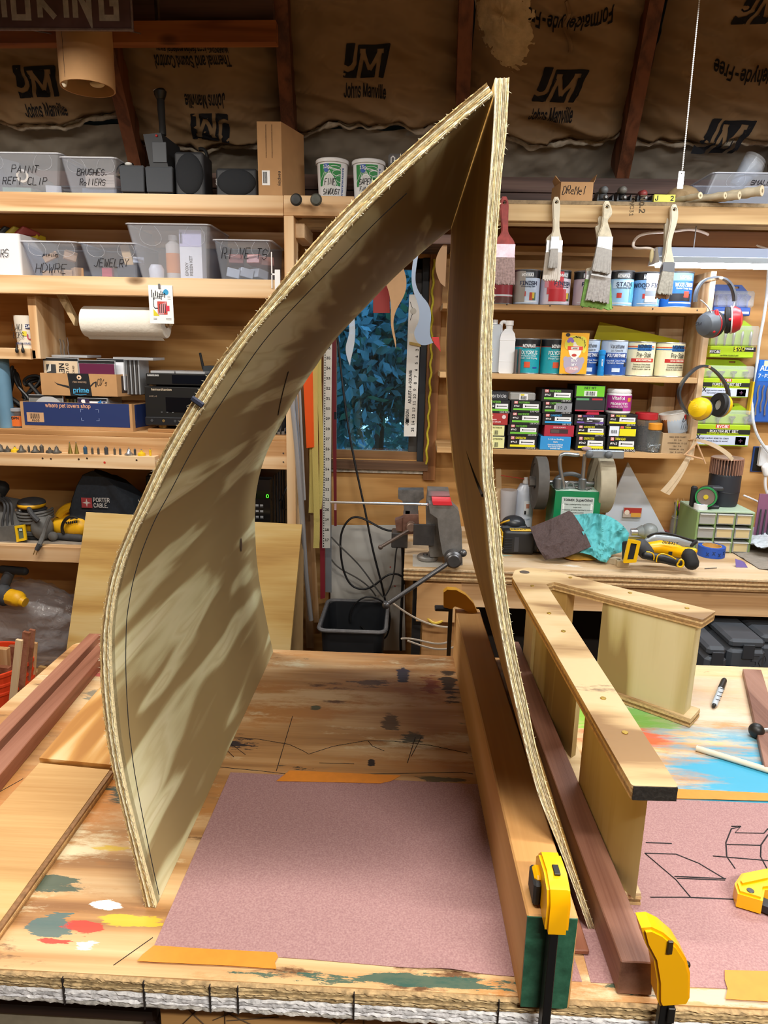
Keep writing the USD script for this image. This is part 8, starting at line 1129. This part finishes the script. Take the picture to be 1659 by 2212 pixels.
ty=yg+.03;u0,u1=yp(1210,980,ty),yp(1263,985,ty);ub=zT+.001;part(g,'support_bar',tube(spl([(u0[0],ty,ub),(u0[0],ty,u0[2]-.022),(u0[0]+.006,ty,u0[2]-.004),(u0[0]+.024,ty,u0[2]),(u1[0]-.02,ty,u0[2])],7),.007,12),C('9fa3a6',.3,.8));part(g,'support_post',rod((u1[0],ty,ub),(u1[0],ty,u0[2]),.007,12),C('9fa3a6',.3,.8));
for u in(u0,u1):part(g,'sleeve',cyl((u[0],ty,ub),.014,.042,18,b=.004),C('7d8284',.35,.7))
part(g,'rear_handle',tube(spl([(u0[0]+.004,ty+.05,ub),(u0[0]+.008,ty+.05,ub+.032),(u0[0]+.02,ty+.05,ub+.040),(u1[0]+.0,ty+.05,ub+.040),(u1[0]+.012,ty+.05,ub+.03),(u1[0]+.015,ty+.05,ub)],6),.008,10),C('5d6164',.5));jz=u0[2]+.004;j0,j1=yp(1267,975,ty-.02)[0],yp(1346,980,ty-.02)[0]
part(g,'tool_jig',bx(j0,j1,ty-.035,ty-.015,jz-.012,jz+.016,.003),C('9aa3aa',.35,.6));part(g,'jig_rod',rod((j1,ty-.022,jz),(yp(1383,0,ty)[0],ty-.022,jz),.006,10),C('d0d4d6',.3,.6))
for px in(1274,1316):c=yp(px,979,ty-.05);part(g,'jig_knob',ball((c[0],ty-.046,jz+.003),.0135,(1,.8,1)),C('5b6064',.5))
for k,(px,w_)in enumerate(((1218,.016),(1234,.02))):c=yp(px,1044,yg+.03);part(g,'clamp_jig',cat(ring((c[0],yg+.035+.01*k,zT+.012),.012,.005,14,6,'y'),bx(c[0]-.018,c[0]+.018,yg+.03+.012*k,yg+.04+.012*k,zT+.0015,zT+.008)),C('8a8d8e',.4,.6))
for k in range(3):part(g,'loose_tool',rod((yp(1250+4*k,1042,yg)[0],yg+.05+.008*k,zT+.0055),(yp(1274+6*k,1048,yg)[0],yg+.02+.012*k,zT+.0055),.004,8),OLDSTEEL)
# ---- cups, spray, towels
ys=2.59;x0,x1,_,zt=fr(1116,1032,1156,1140,ys);R=(x1-x0)/2;c=((x0+x1)/2,ys+R);h=zt-ZB;t=thing('spray_can','white aerosol can with a red straw beside the grinder','spray can',(*c,ZB));part(t,'body',lathe([(0,0),(R-.003,0),(R,.003),(R,h*.70),(R*.92,h*.78),(R*.6,h*.87),(0,h*.88)],(*c,ZB+.0005),30),C('cdd6e4',.3));part(t,'nozzle',lathe([(0,0),(.012,0),(.011,.010),(.008,.013),(.008,h*.12-.004),(0,h*.12-.003)],(*c,ZB+h*.88),14),WHITE);part(t,'straw',rod((c[0]-.008,c[1]-.006,ZB+h*.96),tuple(yp(1082,1027,ys+.02)),.0012,6),RED);part(t,'picture',bend(-.006,.014,ZB+h*.40,ZB+h*.62,c,R,.0005),C('e8ecf0',.4));part(t,'picture',bend(-.004,.003,ZB+h*.40,ZB+h*.46,c,R,.001),INK);part(t,'picture',bend(.002,.014,ZB+h*.50,ZB+h*.57,c,R,.001),C('c98a70',.6));part(t,'lettering',tcan('DUST OFF',.006,0,ZB+h*.30,c,R),C('6a7a90',.5))
x0,x1,_,zt=fr(1081,1062,1119,1140,ys-.02);R=(x1-x0)/2;solo('clear_cup',lathe([(0,0),(R*.72,0),(R,zt-ZB),(R-.0015,zt-ZB),(R*.70,.002),(0,.002)],((x0+x1)/2,ys-.02+R,ZB+.0005),26),clear((.85,.85,.87),.28,.12),'cloudy plastic cup left of the spray can','cup')
solo('pale_batten',plate(LineString([tuple(yp(*q,2.62)[[0,2]])for q in((1077,1014),(1078,1070),(1074,1110),(1068,1150))]).buffer(.010,cap_style=2),2.62,2.64),C('b99c74',.7),'curved pale wooden strip standing beside the right arch panel','wood strip')
def drape(lab,px,y0,y1,mt,seed,amp=.012):
 pg=Polygon(px);pt_,pb_=min(q[1]for q in px),max(q[1]for q in px);v,F=trimesh.creation.triangulate_polygon(pg,engine='earcut');v,F=trimesh.remesh.subdivide_to_size(np.c_[v,0*v[:,0]],F,3.5,max_iter=9)
 f=(pb_-v[:,1])/(pb_-pt_);n=meshkit.fbm(np.c_[v[:,0]*.035,v[:,1]*.022+v[:,0]*.012,v[:,0]*0+seed],4,seed);rid=np.abs(n-.5)*2;yy=y0+(y1-y0)*f**1.3+amp*(2*rid-.8)
 P=np.array([Yp(a[0],a[1],y)for a,y in zip(v,yy)]);P[:,2]=np.maximum(P[:,2],ZB+.002);low=P+[0,.0025,-.0015];return solo('towel',trimesh.Trimesh(np.vstack([P,low]),np.vstack([F[:,::-1],F+len(P)]),process=False),mt,lab,'towel',smooth=60)
drape('crumpled dark brown towel on the bench in front of the grinder',curve2([(1145,1139),(1194,1119),(1229,1103)],4)+curve2([(1236,1107),(1261,1146),(1277,1181)],4)+[(1241,1196),(1223,1203),(1178,1209),(1160,1180)],2.27,2.395,C('4c3d3b',.95,var=.2,scale=220,bump=.0012),3)
drape('crumpled turquoise towel right of the brown one',curve2([(1238,1113),(1262,1110),(1295,1110),(1317,1116),(1345,1135),(1359,1152)],4)+[(1357,1164),(1342,1193),(1322,1198),(1310,1215),(1297,1212),(1277,1199),(1252,1193),(1272,1182),(1258,1150)],2.29,2.41,C('58aaad',.95,var=.08,scale=220,bump=.001),6,.03)
solo('yellow_cloth',cat(*[mv(ball((0,0,0),1,(.04,.035,.007),3),*(zp(1245+22*k,1212)+[0,.02,.0085]))for k in range(2)]),C('c9973a',.9,var=.2,scale=60),'small stained yellow cloth at the bench front under the towels','cloth')
# ---- cordless tools
def dz(p,z):q=np.array(p,float);q[2]=z;return q
c=zp(1118,1199);t=thing('cordless_light','black cordless tool with a battery and a grey barrel, left on the rear bench','power tool',tuple(c));yq=c[1];x0,x1,_,zt=fr(1086,1147,1156,1199,yq);z0=ZB+.0005
BK=C('202124',.45);part(t,'battery',rhull([(x0+.012,yq+.012,z0+.013),(x1-.012,yq+.012,z0+.013),(x0+.014,yq+.012,zt-.012),(x1-.012,yq+.012,zt-.014),(x0+.012,yq+.07,z0+.013),(x1-.012,yq+.07,zt-.014)],.0125),BK);part(t,'yellow_rim',bx(x0-.0035,x0+.0003,yq+.005,yq+.07,z0+.01,zt-.008,.0015),C('d8a81a',.4));part(t,'yellow_strip',bx(x0+.025,x1-.008,yq+.004,yq+.03,zt-.002,zt+.0015,.001),C('d8b03a',.4));part(t,'lettering',mv(txt('DEWALT',.009,True),x0+.055,yq+.012,zt+.0015),INK)
for k in range(6):part(t,'grip_rib',rod((x0+.006,yq-.0022,z0+.012+.009*k),(x0+.032,yq-.0022,z0+.014+.009*k),.002,6),BLACKM)
part(t,'window',fbx(x0+.04,x0+.056,z0+.012,zt-.022,yq-.0008),C('3a3c42',.3))
bx1,bz_=yp(1235,1180,yq+.02)[0],z0+.027;part(t,'barrel',lathe([(0,0),(.024,.0),(.026,.006),(.026,bx1-x1-.012),(.021,bx1-x1),(0,bx1-x1)],(x1+.0005,yq+.04,bz_),26,'x'),C('4a4e52',.6,var=.1,scale=40));part(t,'lettering',tfront('DEWALT',.011,x1+.042,bz_-.016,yq+.016,True),C('b98a6a',.5));part(t,'rear_dome',ball((x0+.05,yq+.11,zt+.001),.034,(1.25,1,.85),3),C('2b2d31',.35));part(t,'rear_body',bx(x0+.0,x0+.10,yq+.075,yq+.15,z0,zt-.002,.008),BK);part(t,'yellow_trim',tube(spl([(x0+.004,yq+.10,zt+.0),(x0+.012,yq+.078,zt+.012),(x0+.03,yq+.074,zt+.02)],5),.0035,6),C('d8a81a',.4))
c=zp(1420,1218);t=thing('cordless_tool','yellow and black cordless rotary tool lying at the front of the rear bench','power tool',tuple(c));yq=YB+.035;W_=lambda x,y,d=0.0,r=.02:(*yp(x,y,yq+d),r)
def rh(nm,pts,mt):
 m=rhull(pts,.02);dzz=ZB+.0006-m.bounds[0][2];m=mv(m,0,0,max(0,dzz));return part(t,nm,m,mt)
rh('battery',[W_(1350,1175,.03,.010),W_(1350,1205,.03,.010),W_(1372,1172,.0,.010),W_(1370,1206,.0,.010),W_(1352,1178,.06,.01)],BK);x0,x1,za,zb=fr(1351,1168,1377,1214,yq-.014);fp=Polygon([(x0,za),(x1-.004,za+.003),(x1+.003,zb-.004),(x0+.008,zb)]).buffer(.004);part(t,'battery_frame',plate(fp.difference(fp.buffer(-.011)),yq-.016,yq-.010),C('e8b60e',.35));part(t,'battery_slot',plate(fp.buffer(-.0112),yq-.0135,yq-.0105),INK)
rh('rear_body',[W_(1384,1180,.02,.026),W_(1395,1192,.02,.026)],RUB);rh('body',[W_(1402,1184,.03,.020),W_(1425,1182,.03,.024),W_(1452,1186,.03,.022),W_(1480,1196,.03,.018)],YEL);rh('grip',[W_(1395,1199,-.002,.014),W_(1430,1206,-.006,.015),W_(1468,1216,-.006,.015)],BK);rh('head',[W_(1488,1200,.01,.024),W_(1494,1216,.0,.024)],BLACKM);rh('yellow_nose',[W_(1478,1192,.035,.016),W_(1500,1190,.03,.010)],YEL)
part(t,'trigger_loop',tube(spl([W_(1466,1215,-.024)[:3],W_(1472,1209,-.026)[:3],W_(1476,1214,-.026)[:3],W_(1473,1224,-.026)[:3],W_(1466,1224,-.024)[:3],W_(1466,1215,-.024)[:3]],5),.003,6),C('e8b60e',.35));part(t,'grip_line',tube(spl([W_(1396,1192,-.016)[:3],W_(1410,1196,-.022)[:3],W_(1412,1210,-.022)[:3]],5),.002,6),C('e8b60e',.35));part(t,'grip_line',tube(spl([W_(1418,1214,-.023)[:3],W_(1420,1202,-.023)[:3],W_(1460,1208,-.023)[:3]],5),.002,6),C('e8b60e',.35));p=W_(1448,1176,.004);part(t,'lettering',tfront('DEWALT',.009,p[0],p[2],yq+.006,True,ang=-6),INK);p=W_(1449,1196,.0);part(t,'badge',fbx(p[0]-.006,p[0]+.006,p[2]-.006,p[2]+.006,yq+.004),INK)
c=zp(1445,1180);t=thing('oscillating_tool','silver-grey tool lying behind the yellow cordless tool','power tool',tuple(c));yq=YB+.13
rh('body',[W_(1400,1168,0,.012),W_(1412,1160,0,.014),W_(1460,1165,0,.014),W_(1492,1174,0,.011)],C('a6b0b8',.3,.3));rh('nose',[W_(1494,1176,-.005,.009),W_(1502,1170,-.005,.008)],BLACKM);part(t,'top_line',tube(spl([W_(1398,1160,-.006)[:3],W_(1420,1152,-.006)[:3],W_(1470,1160,-.006)[:3],W_(1500,1168,-.006)[:3]],6),.004,6),BLACK)
c=zp(1372,1162);solo('yellow_case',bx(c[0]-.03,c[0]+.07,YB+.15,YB+.22,ZB+.0005,ZB+.036,.003),C('d8b412',.45),'yellow plastic case behind the yellow cordless tool','case')
for k,(px,py,lab,c_)in enumerate(((1325,1220,'left of two small pale wood blocks at the bench front','b9a98c'),(1346,1226,'right of two small pale wood blocks at the bench front','c4b08c'))):c=zp(px,py);solo('wood_block',rot(bx(c[0]-.03+.01*k,c[0]+.02-.002*k,c[1],c[1]+.03,ZB+.0003,ZB+.021),(0,0,1),-28+24*k,tuple(c)),C(c_,.8,var=.1,scale=60),lab,'wood block')
tr=thing('tape_roll','roll of bright blue masking tape on the right of the rear bench','tape roll',tuple(zp(1544,1200)));c=zp(1544,1206);R=(yp(1573,1190,c[1])[0]-yp(1516,1190,c[1])[0])/2;c=(c[0],c[1]+R*.75,ZB+.0005);part(tr,'tape',lathe([(R*.72,0),(R,0),(R,.036),(R*.72,.036),(R*.72,0)],c,40),C('1f4fb0',.5));part(tr,'core',lathe([(R*.66,0),(R*.715,0),(R*.715,.037),(R*.66,.037),(R*.66,0)],c,36),C('c99a52',.7))
for k in range(4):part(tr,'print',tcan('X',.012,-.03+.02*k,ZB+.008+.006*(k%2),c[:2],R,True),C('16305e',.6))
# ---- centre back of bench
ty=2.66;tri=[yp(*q,ty)for q in((1357,999),(1446,1140),(1290,1140))];tri[1][2]=tri[2][2]=ZB+.001;solo('white_board',hull([p+[0,d,0]for p in tri for d in(0,.01)]),C('c4ccd8',.4),'white triangular board standing behind the grinder','board')
x0,x1,za,zb=fr(1346,1096,1386,1118,ty-.01);t=thing('small_card','small red and yellow printed packet against the white triangular board','packet',((x0+x1)/2,ty-.01,za));part(t,'card',bx(x0,x1,ty-.012,ty-.009,za,zb),C('b8aaa0',.4));part(t,'red_panel',fbx(x0+.002,x1-.002,(za+zb)/2-.004,zb-.002,ty-.0121),C('a8342c',.5));part(t,'yellow_panel',fbx(x0+.03,x1-.004,za+.003,(za+zb)/2-.001,ty-.0121,.0008),C('d8a040',.5));part(t,'picture',cyl((x0+.014,ty-.0122,(za+zb)/2),.010,.0008,16,'y',.0002),C('e0d4c4',.5))
solo('ruler_strip',bx(yp(1340,0,ty)[0],yp(1390,0,ty)[0],ty-.02,ty-.005,za-.006,za-.001),C('c9d2dc',.3),'clear ruler strip under the small printed packet','ruler');c=yp(1406,1116,2.58);t=thing('light_bulb','grey frosted light bulb lying on the bench behind the pencils','light bulb',tuple(c));part(t,'globe',ball((c[0],2.58,ZB+.045),.032,(1,1,1),3),C('8d9494',.35));part(t,'neck',tube([(c[0]-.025,2.58,ZB+.045),(c[0]-.045,2.58,ZB+.042)],[.024,.015],16),C('8d9494',.35));part(t,'base',tube([(c[0]-.045,2.58,ZB+.042),(c[0]-.068,2.58,ZB+.040)],.0135,14),STEEL)
solo('bulb_rest',bx(c[0]-.09,c[0]+.04,2.53,2.62,ZB+.0003,ZB+.012),C('c9b42a',.6),'yellow pad under the light bulb','pad')
for k,(px,py,c_,lab,dz_)in enumerate(((1378,1150,'6a6c6c','dark grey sandpaper sheet',0),(1410,1152,'b0645c','folded reddish sandpaper sheet',1),(1432,1140,'cfc6b6','cream sandpaper backing',2))):c=zp(px,py);m,_=grid(lambda u,v,c=c,k=k:np.stack([c[0]-.06+.13*u,c[1]-.02+.07*v,ZB+.003+.004*k+.014*np.sin(np.pi*u)*(.5+.4*k)],1),14,6);v=m.vertices;solo('sandpaper',trimesh.Trimesh(np.vstack([v,v-[0,0,.0012]]),np.vstack([m.faces,m.faces[:,::-1]+len(v)]),process=False),C(c_,.9,var=.08,scale=200),lab+' on the rear bench','sandpaper',smooth=60)
c=zp(1472,1162);R=.034;c=(c[0],c[1]+R);z0=ZB+.0005;jh=yp(1472,1112,c[1])[2]-ZB;t=thing('pencil_jar','glass jar holding coloured pencils on the rear bench','jar',(*c,ZB));part(t,'glass',lathe([(0,0),(R,0),(R+.002,.006),(R+.002,jh*.72),(R*.9,jh*.82),(R*.9,jh),(R*.84,jh),(R*.84,jh*.82),(R-.001,jh*.7),(R-.001,.004),(0,.004)],(*c,z0),30),clear((.9,.94,.95),.14,.05));part(t,'thread',ring((c[0],c[1],z0+jh*.88),R*.92,.002,28,6),clear((.9,.94,.95),.3,.05))
PC=['3a7a3a','b8b2a8','2a3a5a','2a2a2c','d8d02a','e0b03a','c8508a','d83a78','e87a2a','1f8aa8','2a9ab8','e0609a','1f1f22','4a4a4c','c09a6a','7a5a9a','a83a3a','5a8a4a'];rg=np.random.default_rng(6)
for k,col in enumerate(PC):
 a=k*2.4;b=np.array([c[0]+.020*math.cos(a),c[1]+.018*math.sin(a),z0+.006]);top=np.array([c[0]-.030+.060*k/17,c[1]+rg.uniform(-.02,.02),yp(1472,1078+rg.uniform(-3,9),c[1])[2]]);d=top-b;p=b+d*.93;
 pn=thing('coloured_pencil',f'coloured pencil in the glass jar, {["green far left", "pale grey leaning left", "navy left", "black left", "yellow", "amber", "rose", "magenta", "orange", "teal", "turquoise", "pink", "black right", "dark grey right", "tan", "violet", "dark red", "olive green"][k]} one','pencil',tuple(b),group='pencils in the glass jar');part(pn,'shaft',tube([b,p],.0036,6),C(col,.45));part(pn,'tip',tube([p,b+d*.985,top],[.0035,.0012,.0004],6),C('d0aa78',.7))
x0,x1,_,zt=fr(1504,1105,1628,1160,2.47);yq=2.47;z0=ZB+.0005;ZD=zt;t=thing('drawer_cabinet','small green cabinet of clear drawers on the rear bench','drawer cabinet',((x0+x1)/2,yq+.08,ZB));GC=C('7f9a62',.5);w=x1-x0;h=ZD-z0
part(t,'top',bx(x0,x1,yq,yq+.17,ZD-.006,ZD),C('a9bfa4',.6));part(t,'side',bx(x0,x0+.008,yq,yq+.17,z0,ZD-.0062),GC);part(t,'side',bx(x1-.008,x1,yq,yq+.17,z0,ZD-.0062),GC);part(t,'back',bx(x0+.0082,x1-.0082,yq+.164,yq+.17,z0,ZD-.0062),GC)
for k in(1,2):part(t,'divider',bx(x0+w*k/3-.003,x0+w*k/3+.003,yq+.002,yq+.163,z0,ZD-.0062),GC)
nr=max(3,int(round(h/.045)))
for r in range(nr):
 part(t,'rail',bx(x0+.0085,x1-.0085,yq+.003,yq+.160,z0+h*r/nr,z0+h*r/nr+.0025)if False else bx(x0+.0085,x0+w/3-.0032,yq+.003,yq+.160,z0+h*r/nr,z0+h*r/nr+.0025),GC)
 for q in range(3):
  a=x0+w*q/3+(.009 if q==0 else .004);b=x0+w*(q+1)/3-(.009 if q==2 else .004);c0=z0+h*r/nr+.004;c1=z0+h*(r+1)/nr-.009;d=part(t,'drawer',bx(a,b,yq-.002,yq+.14,c0,c1),clear((.75,.76,.72),.45,.15));part(d,'lip',bx(a,b,yq-.008,yq-.0022,c1-.004,c1),clear((.85,.86,.84),.5,.15))
  if not(q==0 and r>0):part(d,'label',fbx(a+.004,b-.004,c0+.004,c1-.006,yq-.0022,.0006),C('cbb98a',.8))
cx,cz=yp(1532,1070,yq+.02)[0],yp(1532,1070,yq+.02)[2];t=thing('work_lamp','round black work lamp with a green rim on the green cabinet','lamp',(cx,yq+.04,ZD));R=yp(1532,1048,yq+.02)[2]-cz;cz=ZD+R+.010;T=trimesh.transformations.rotation_matrix(math.radians(-28),(0,0,1),(cx,yq+.04,cz))
def lp_(nm,prof,mt):m=lathe(prof,(cx,yq+.06,cz),32,'y');m.apply_transform(T);part(t,nm,m,mt)
lp_('housing',[(0,0),(R*.7,0),(R*1.0,.012),(R*1.02,.040),(0,.040)],C('2a2d31',.5));lp_('green_rim',[(R*.82,.040),(R*1.0,.040),(R*.98,.047),(R*.84,.047),(R*.82,.040)],C('2a8a4a',.4));lp_('reflector',[(0,.040),(R*.82,.0405),(R*.8,.044),(0,.042)],C('a59a94',.2,.6));lp_('emitter',[(0,.043),(R*.22,.043),(R*.22,.046),(0,.046)],C('c9b42a',.5));part(t,'bracket',bx(cx-.005,cx+.05,yq+.035,yq+.085,ZD+.0005,ZD+.012,.003),C('2a2d31',.5));part(t,'bracket',bx(cx+.01,cx+.055,yq+.03,yq+.07,cz+R*.55,cz+R*.95,.006),C('34373b',.5));part(t,'rear_clip',bx(cx-.045,cx-.025,yq+.06,yq+.08,ZD+.0005,cz+R*.8,.005),BLACKM)
x0,x1,_,zt=fr(1546,992,1615,1100,yq+.06);R=(x1-x0)/2;c=((x0+x1)/2,yq+.085+R*.6);z0=ZD+.0005;h=zt-z0;t=thing('fan_heater','dark cylinder with a copper slatted crown on the green cabinet','appliance',(*c,ZD));part(t,'body',lathe([(0,0),(R*.86,0),(R*.92,.008),(R*.97,h*.3),(R*.97,h*.62),(R*.9,h*.66),(0,h*.66)],(*c,z0),44),C('262a33',.5));part(t,'seam',ring((*c,z0+h*.3),R*.965,.0012,44,6),C('14171c',.5));COP=C('c09a88',.3,.6);part(t,'inner_cone',lathe([(0,h*.66),(R*.8,h*.66),(R*.7,h*.96),(0,h*.96)],(*c,z0),30),C('4a3a36',.6));part(t,'top_cap',lathe([(0,h*.96),(R*.97,h*.96),(R*.99,h*.985),(R*.9,h),(0,h*1.005)],(*c,z0),40),COP)
for k in range(34):a=k*2*math.pi/34;part(t,'slat',rot(bx(-.0016,.0016,-R*1.0,-R*.80,z0+h*.655,z0+h*.97,.0004),(0,0,1),math.degrees(a)).apply_translation((*c,0)),COP)
c=yp(1512,1100,yq+.02);t=thing('white_tape','small roll of white tape on the left of the green cabinet','tape roll',(c[0],yq+.03,ZD));part(t,'tape',lathe([(.012,0),(.024,0),(.024,.019),(.012,.019),(.012,0)],(c[0]+.006,yq+.03,ZD+.0005),28),C('dfe2e6',.5));part(t,'core',lathe([(.009,0),(.0118,0),(.0118,.0192),(.009,.0192),(.009,0)],(c[0]+.006,yq+.03,ZD+.0005),20),C('2a3f8a',.5))
solo('thin_lead',tube(spl([yp(1606,1070,2.70),yp(1630,1080,2.70),yp(1660,1095,2.70),yp(1700,1110,2.68)],6),.0035,6),WHITE,'thin white cord on the wall right of the fan heater','power cord')
yd=YS-.03;SL_=C('cbb696',.7,var=.08,scale=50);t=thing('wood_ornament','ornament of thin pale wooden slats hanging from the lowest shelf corner','ornament',tuple(yp(1500,950,yd)));A_=yp(1503,950,yd)
for e,w_,d_ in(((1432,1063),8,0),((1442,1068),7,.004),((1580,988),6,.002),((1578,984),5,.006),((1586,994),5,.010)):
 b=yp(*e,yd-.012);q=b-A_;n=np.array([-q[2],0,q[0]]);n/=np.linalg.norm(n);mid=A_+q*.45+n*(.012 if e[0]<1500 else .010);wd=w_*.0017*.5
 cl=spl(np.array([A_,mid,b]),6);ms=[hull([p+s*n*wd*(1+.5*f)+[0,d_+dd,0]for p,f in((cl[i],i/12),(cl[i+1],(i+1)/12))for s in(-1,1)for dd in(0,.002)])for i in range(len(cl)-1)];part(t,'slat',cat(*ms),SL_)
for e0,e1 in(((1478,983),(1505,958)),((1506,958),(1524,1002)),((1480,982),(1518,992))):part(t,'stick',rod(yp(*e0,yd-.016),yp(*e1,yd-.016),.003,6),C('c8a078',.7))
part(t,'peg',rod(A_+[0,-.004,0],(A_[0]-.012,YS+.0,A_[2]-.004),.003,6),PINE)
for k,(px,py,c_,lab)in enumerate(((1520,1176,'c9c2b0','clear packet of cream papers on the rear bench'),(1540,1182,'b0a4b4','clear packet with mauve print overlapping the cream one'),(1570,1168,'e0dccc','pale sheet of paper in front of the green cabinet'))):c=zp(px,py);solo('paper_packet',rot(bx(c[0]-.06,c[0]+.05,c[1]-.01,c[1]+.09,ZB+.001+.0035*k,ZB+.004+.0035*k,.0008),(0,0,1),-20+15*k,tuple(c)),C(c_,.3,var=.2,scale=40),lab,'papers')
for k,(pts,c_,lab,amp)in enumerate((([(1575,1190),(1620,1180),(1720,1195),(1720,1240),(1640,1230)],'8d8478','grey-brown folded rag at the right end of the rear bench',.010),([(1580,1168),(1640,1160),(1720,1172),(1720,1215),(1640,1208),(1600,1190)],'b9c0c6','pale crumpled rag on top at the right end of the rear bench',.05))):
 pg=Polygon([tuple(zp(*q)[:2])for q in pts]);v,F=trimesh.creation.triangulate_polygon(pg,engine='earcut');v,F=trimesh.remesh.subdivide_to_size(np.c_[v,0*v[:,0]],F,.008,max_iter=8);n=meshkit.fbm(np.c_[v[:,:2]*[16,20],v[:,0]*0+k],4,20+k);v2=v.copy();v2[:,2]=ZB+.002+.022*k+amp*(n-.2);v2[:,2]=np.maximum(v2[:,2],ZB+.002);low=v2-[0,0,.0015];solo('rag',trimesh.Trimesh(np.vstack([v2,low]),np.vstack([F,F[:,::-1]+len(v)]),process=False),C(c_,.95,var=.15,scale=80),lab,'rag',smooth=60)
c=zp(1596,1226);solo('purple_cloth',hull([c+[-.01,.0,.001],c+[.03,.0,.001],c+[.01,.01,.022],c+[.03,.03,.012],c+[-.012,.01,.028]]),C('6a5a9a',.7),'small purple scrap standing at the bench front','scrap');c=zp(1534,1229);solo('thin_nail',rod(c+[-.02,-.004,.002],c+[.025,.008,.002],.0014,6),OLDSTEEL,'thin metal rod lying at the bench front beside the tape','nail')
x0,x1,za,zb=fr(1640,1070,1720,1160,2.60);t=thing('punch_set','set of thin dark punches with a mauve card at the right edge of the bench','punch set',(x0,2.62,ZB));part(t,'card',bx(x0,x1,2.62,2.624,ZB+.0005,zb),C('8a5a78',.5))
for k in range(3):part(t,'punch',tube([(x0+.010+.018*k,2.612,ZB+.001),(x0+.010+.018*k,2.612,ZB+(zb-ZB)*.3),(x0+.010+.018*k,2.612,ZB+(zb-ZB)*.7)],[.006,.004,.003],8),C('55555c',.4,.5))
ysg=2.14;x0,x1,zb,zt=fr(-190,-70,285,66,ysg);t=thing('painted_sign','worn brown metal sign with white block letters at the top left','sign',((x0+x1)/2,ysg,zb));part(t,'plate',bx(x0,x1,ysg,ysg+.004,zb,zt,.001),C('5c4448',.6,var=.25,scale=14));lz=yp(150,45,ysg)[2];part(t,'edge',cat(bx(x0,x1,ysg-.003,ysg-.0002,zb,zb+.006),bx(x1-.005,x1,ysg-.003,ysg-.0002,zb+.0062,zt)),C('8a7a78',.5,.3,var=.3,scale=30))
lx1=yp(271,20,ysg)[0];lx0=yp(-88,20,ysg)[0];pit=(lx1-lx0)/6.55;hgt=(zt-lz)*.78;WL=C('a9a5a4',.6,var=.3,scale=26)
BL=dict(S=[[(.8,.86),(.8,1),(.0,1),(.0,.5),(.8,.5),(.8,0),(0,0),(0,.16)]],M=[[(0,0),(0,1),(.45,.3),(.9,1),(.9,0)]],O=[[(0,0),(0,1),(.78,1),(.78,0),(0,0)]],K=[[(0,0),(0,1)],[(.8,1),(.05,.5),(.8,0)]],I=[[(0,0),(0,1)]],N=[[(0,0),(0,1),(.75,0),(.75,1)]],G=[[(.8,.78),(.8,1),(0,1),(0,0),(.8,0),(.8,.42),(.45,.42)]])
cx=lx0
for ch_ in 'SMOKING':
 adv=.36 if ch_=='I' else 1.03;sw_=pit*.21;g_=unary_union([LineString([(cx+a*pit*.72+sw_*.5,lz+sw_*.5+b*(hgt-sw_))for a,b in st]).buffer(sw_*.5,cap_style=2,join_style=2)for st in BL[ch_]]);part(t,'letter',plate(g_,ysg-.0012,ysg-.0002),WL,smooth=False);cx+=pit*adv
for px in(40,250):part(t,'hanger',tube([yp(px,60,ysg+.01),(yp(px,60,ysg)[0],2.33,yp(px,60,ysg)[2]+.06)],.002,6),STEEL)
yt_=2.26;x0,x1,zl,zh=fr(124,60,236,196,yt_);R=(x1-x0)/2;t=thing('cardboard_tube','large brown cardboard tube hanging open end down in the roof at the left','tube',((x0+x1)/2,yt_,zl));part(t,'tube',lathe([(R-.004,0),(R,0),(R,.36),(R-.004,.36),(R-.004,0)],((x0+x1)/2,yt_+.02,zl+.012),44),CARD,smooth=30);part(t,'seam',rod((yp(152,100,yt_)[0],yt_+.02-R*.875,zl+.02),(yp(152,100,yt_)[0],yt_+.02-R*.875,zl+.36),.0012,5),C('4a3626',.8));part(t,'inner_stop',cyl(((x0+x1)/2,yt_+.02,zl+.09),R-.0045,.004,40),C('2a1c14',.9));part(t,'fluff',ball((yp(147,196,yt_)[0],yt_-.02,zl+.028),.012,(.8,.8,2.2)),C('d6c8b0',.95));part(t,'fluff',ball((yp(205,192,yt_)[0],yt_+.02,zl+.025),.014,(1.6,1,.7)),C('cdb894',.95))
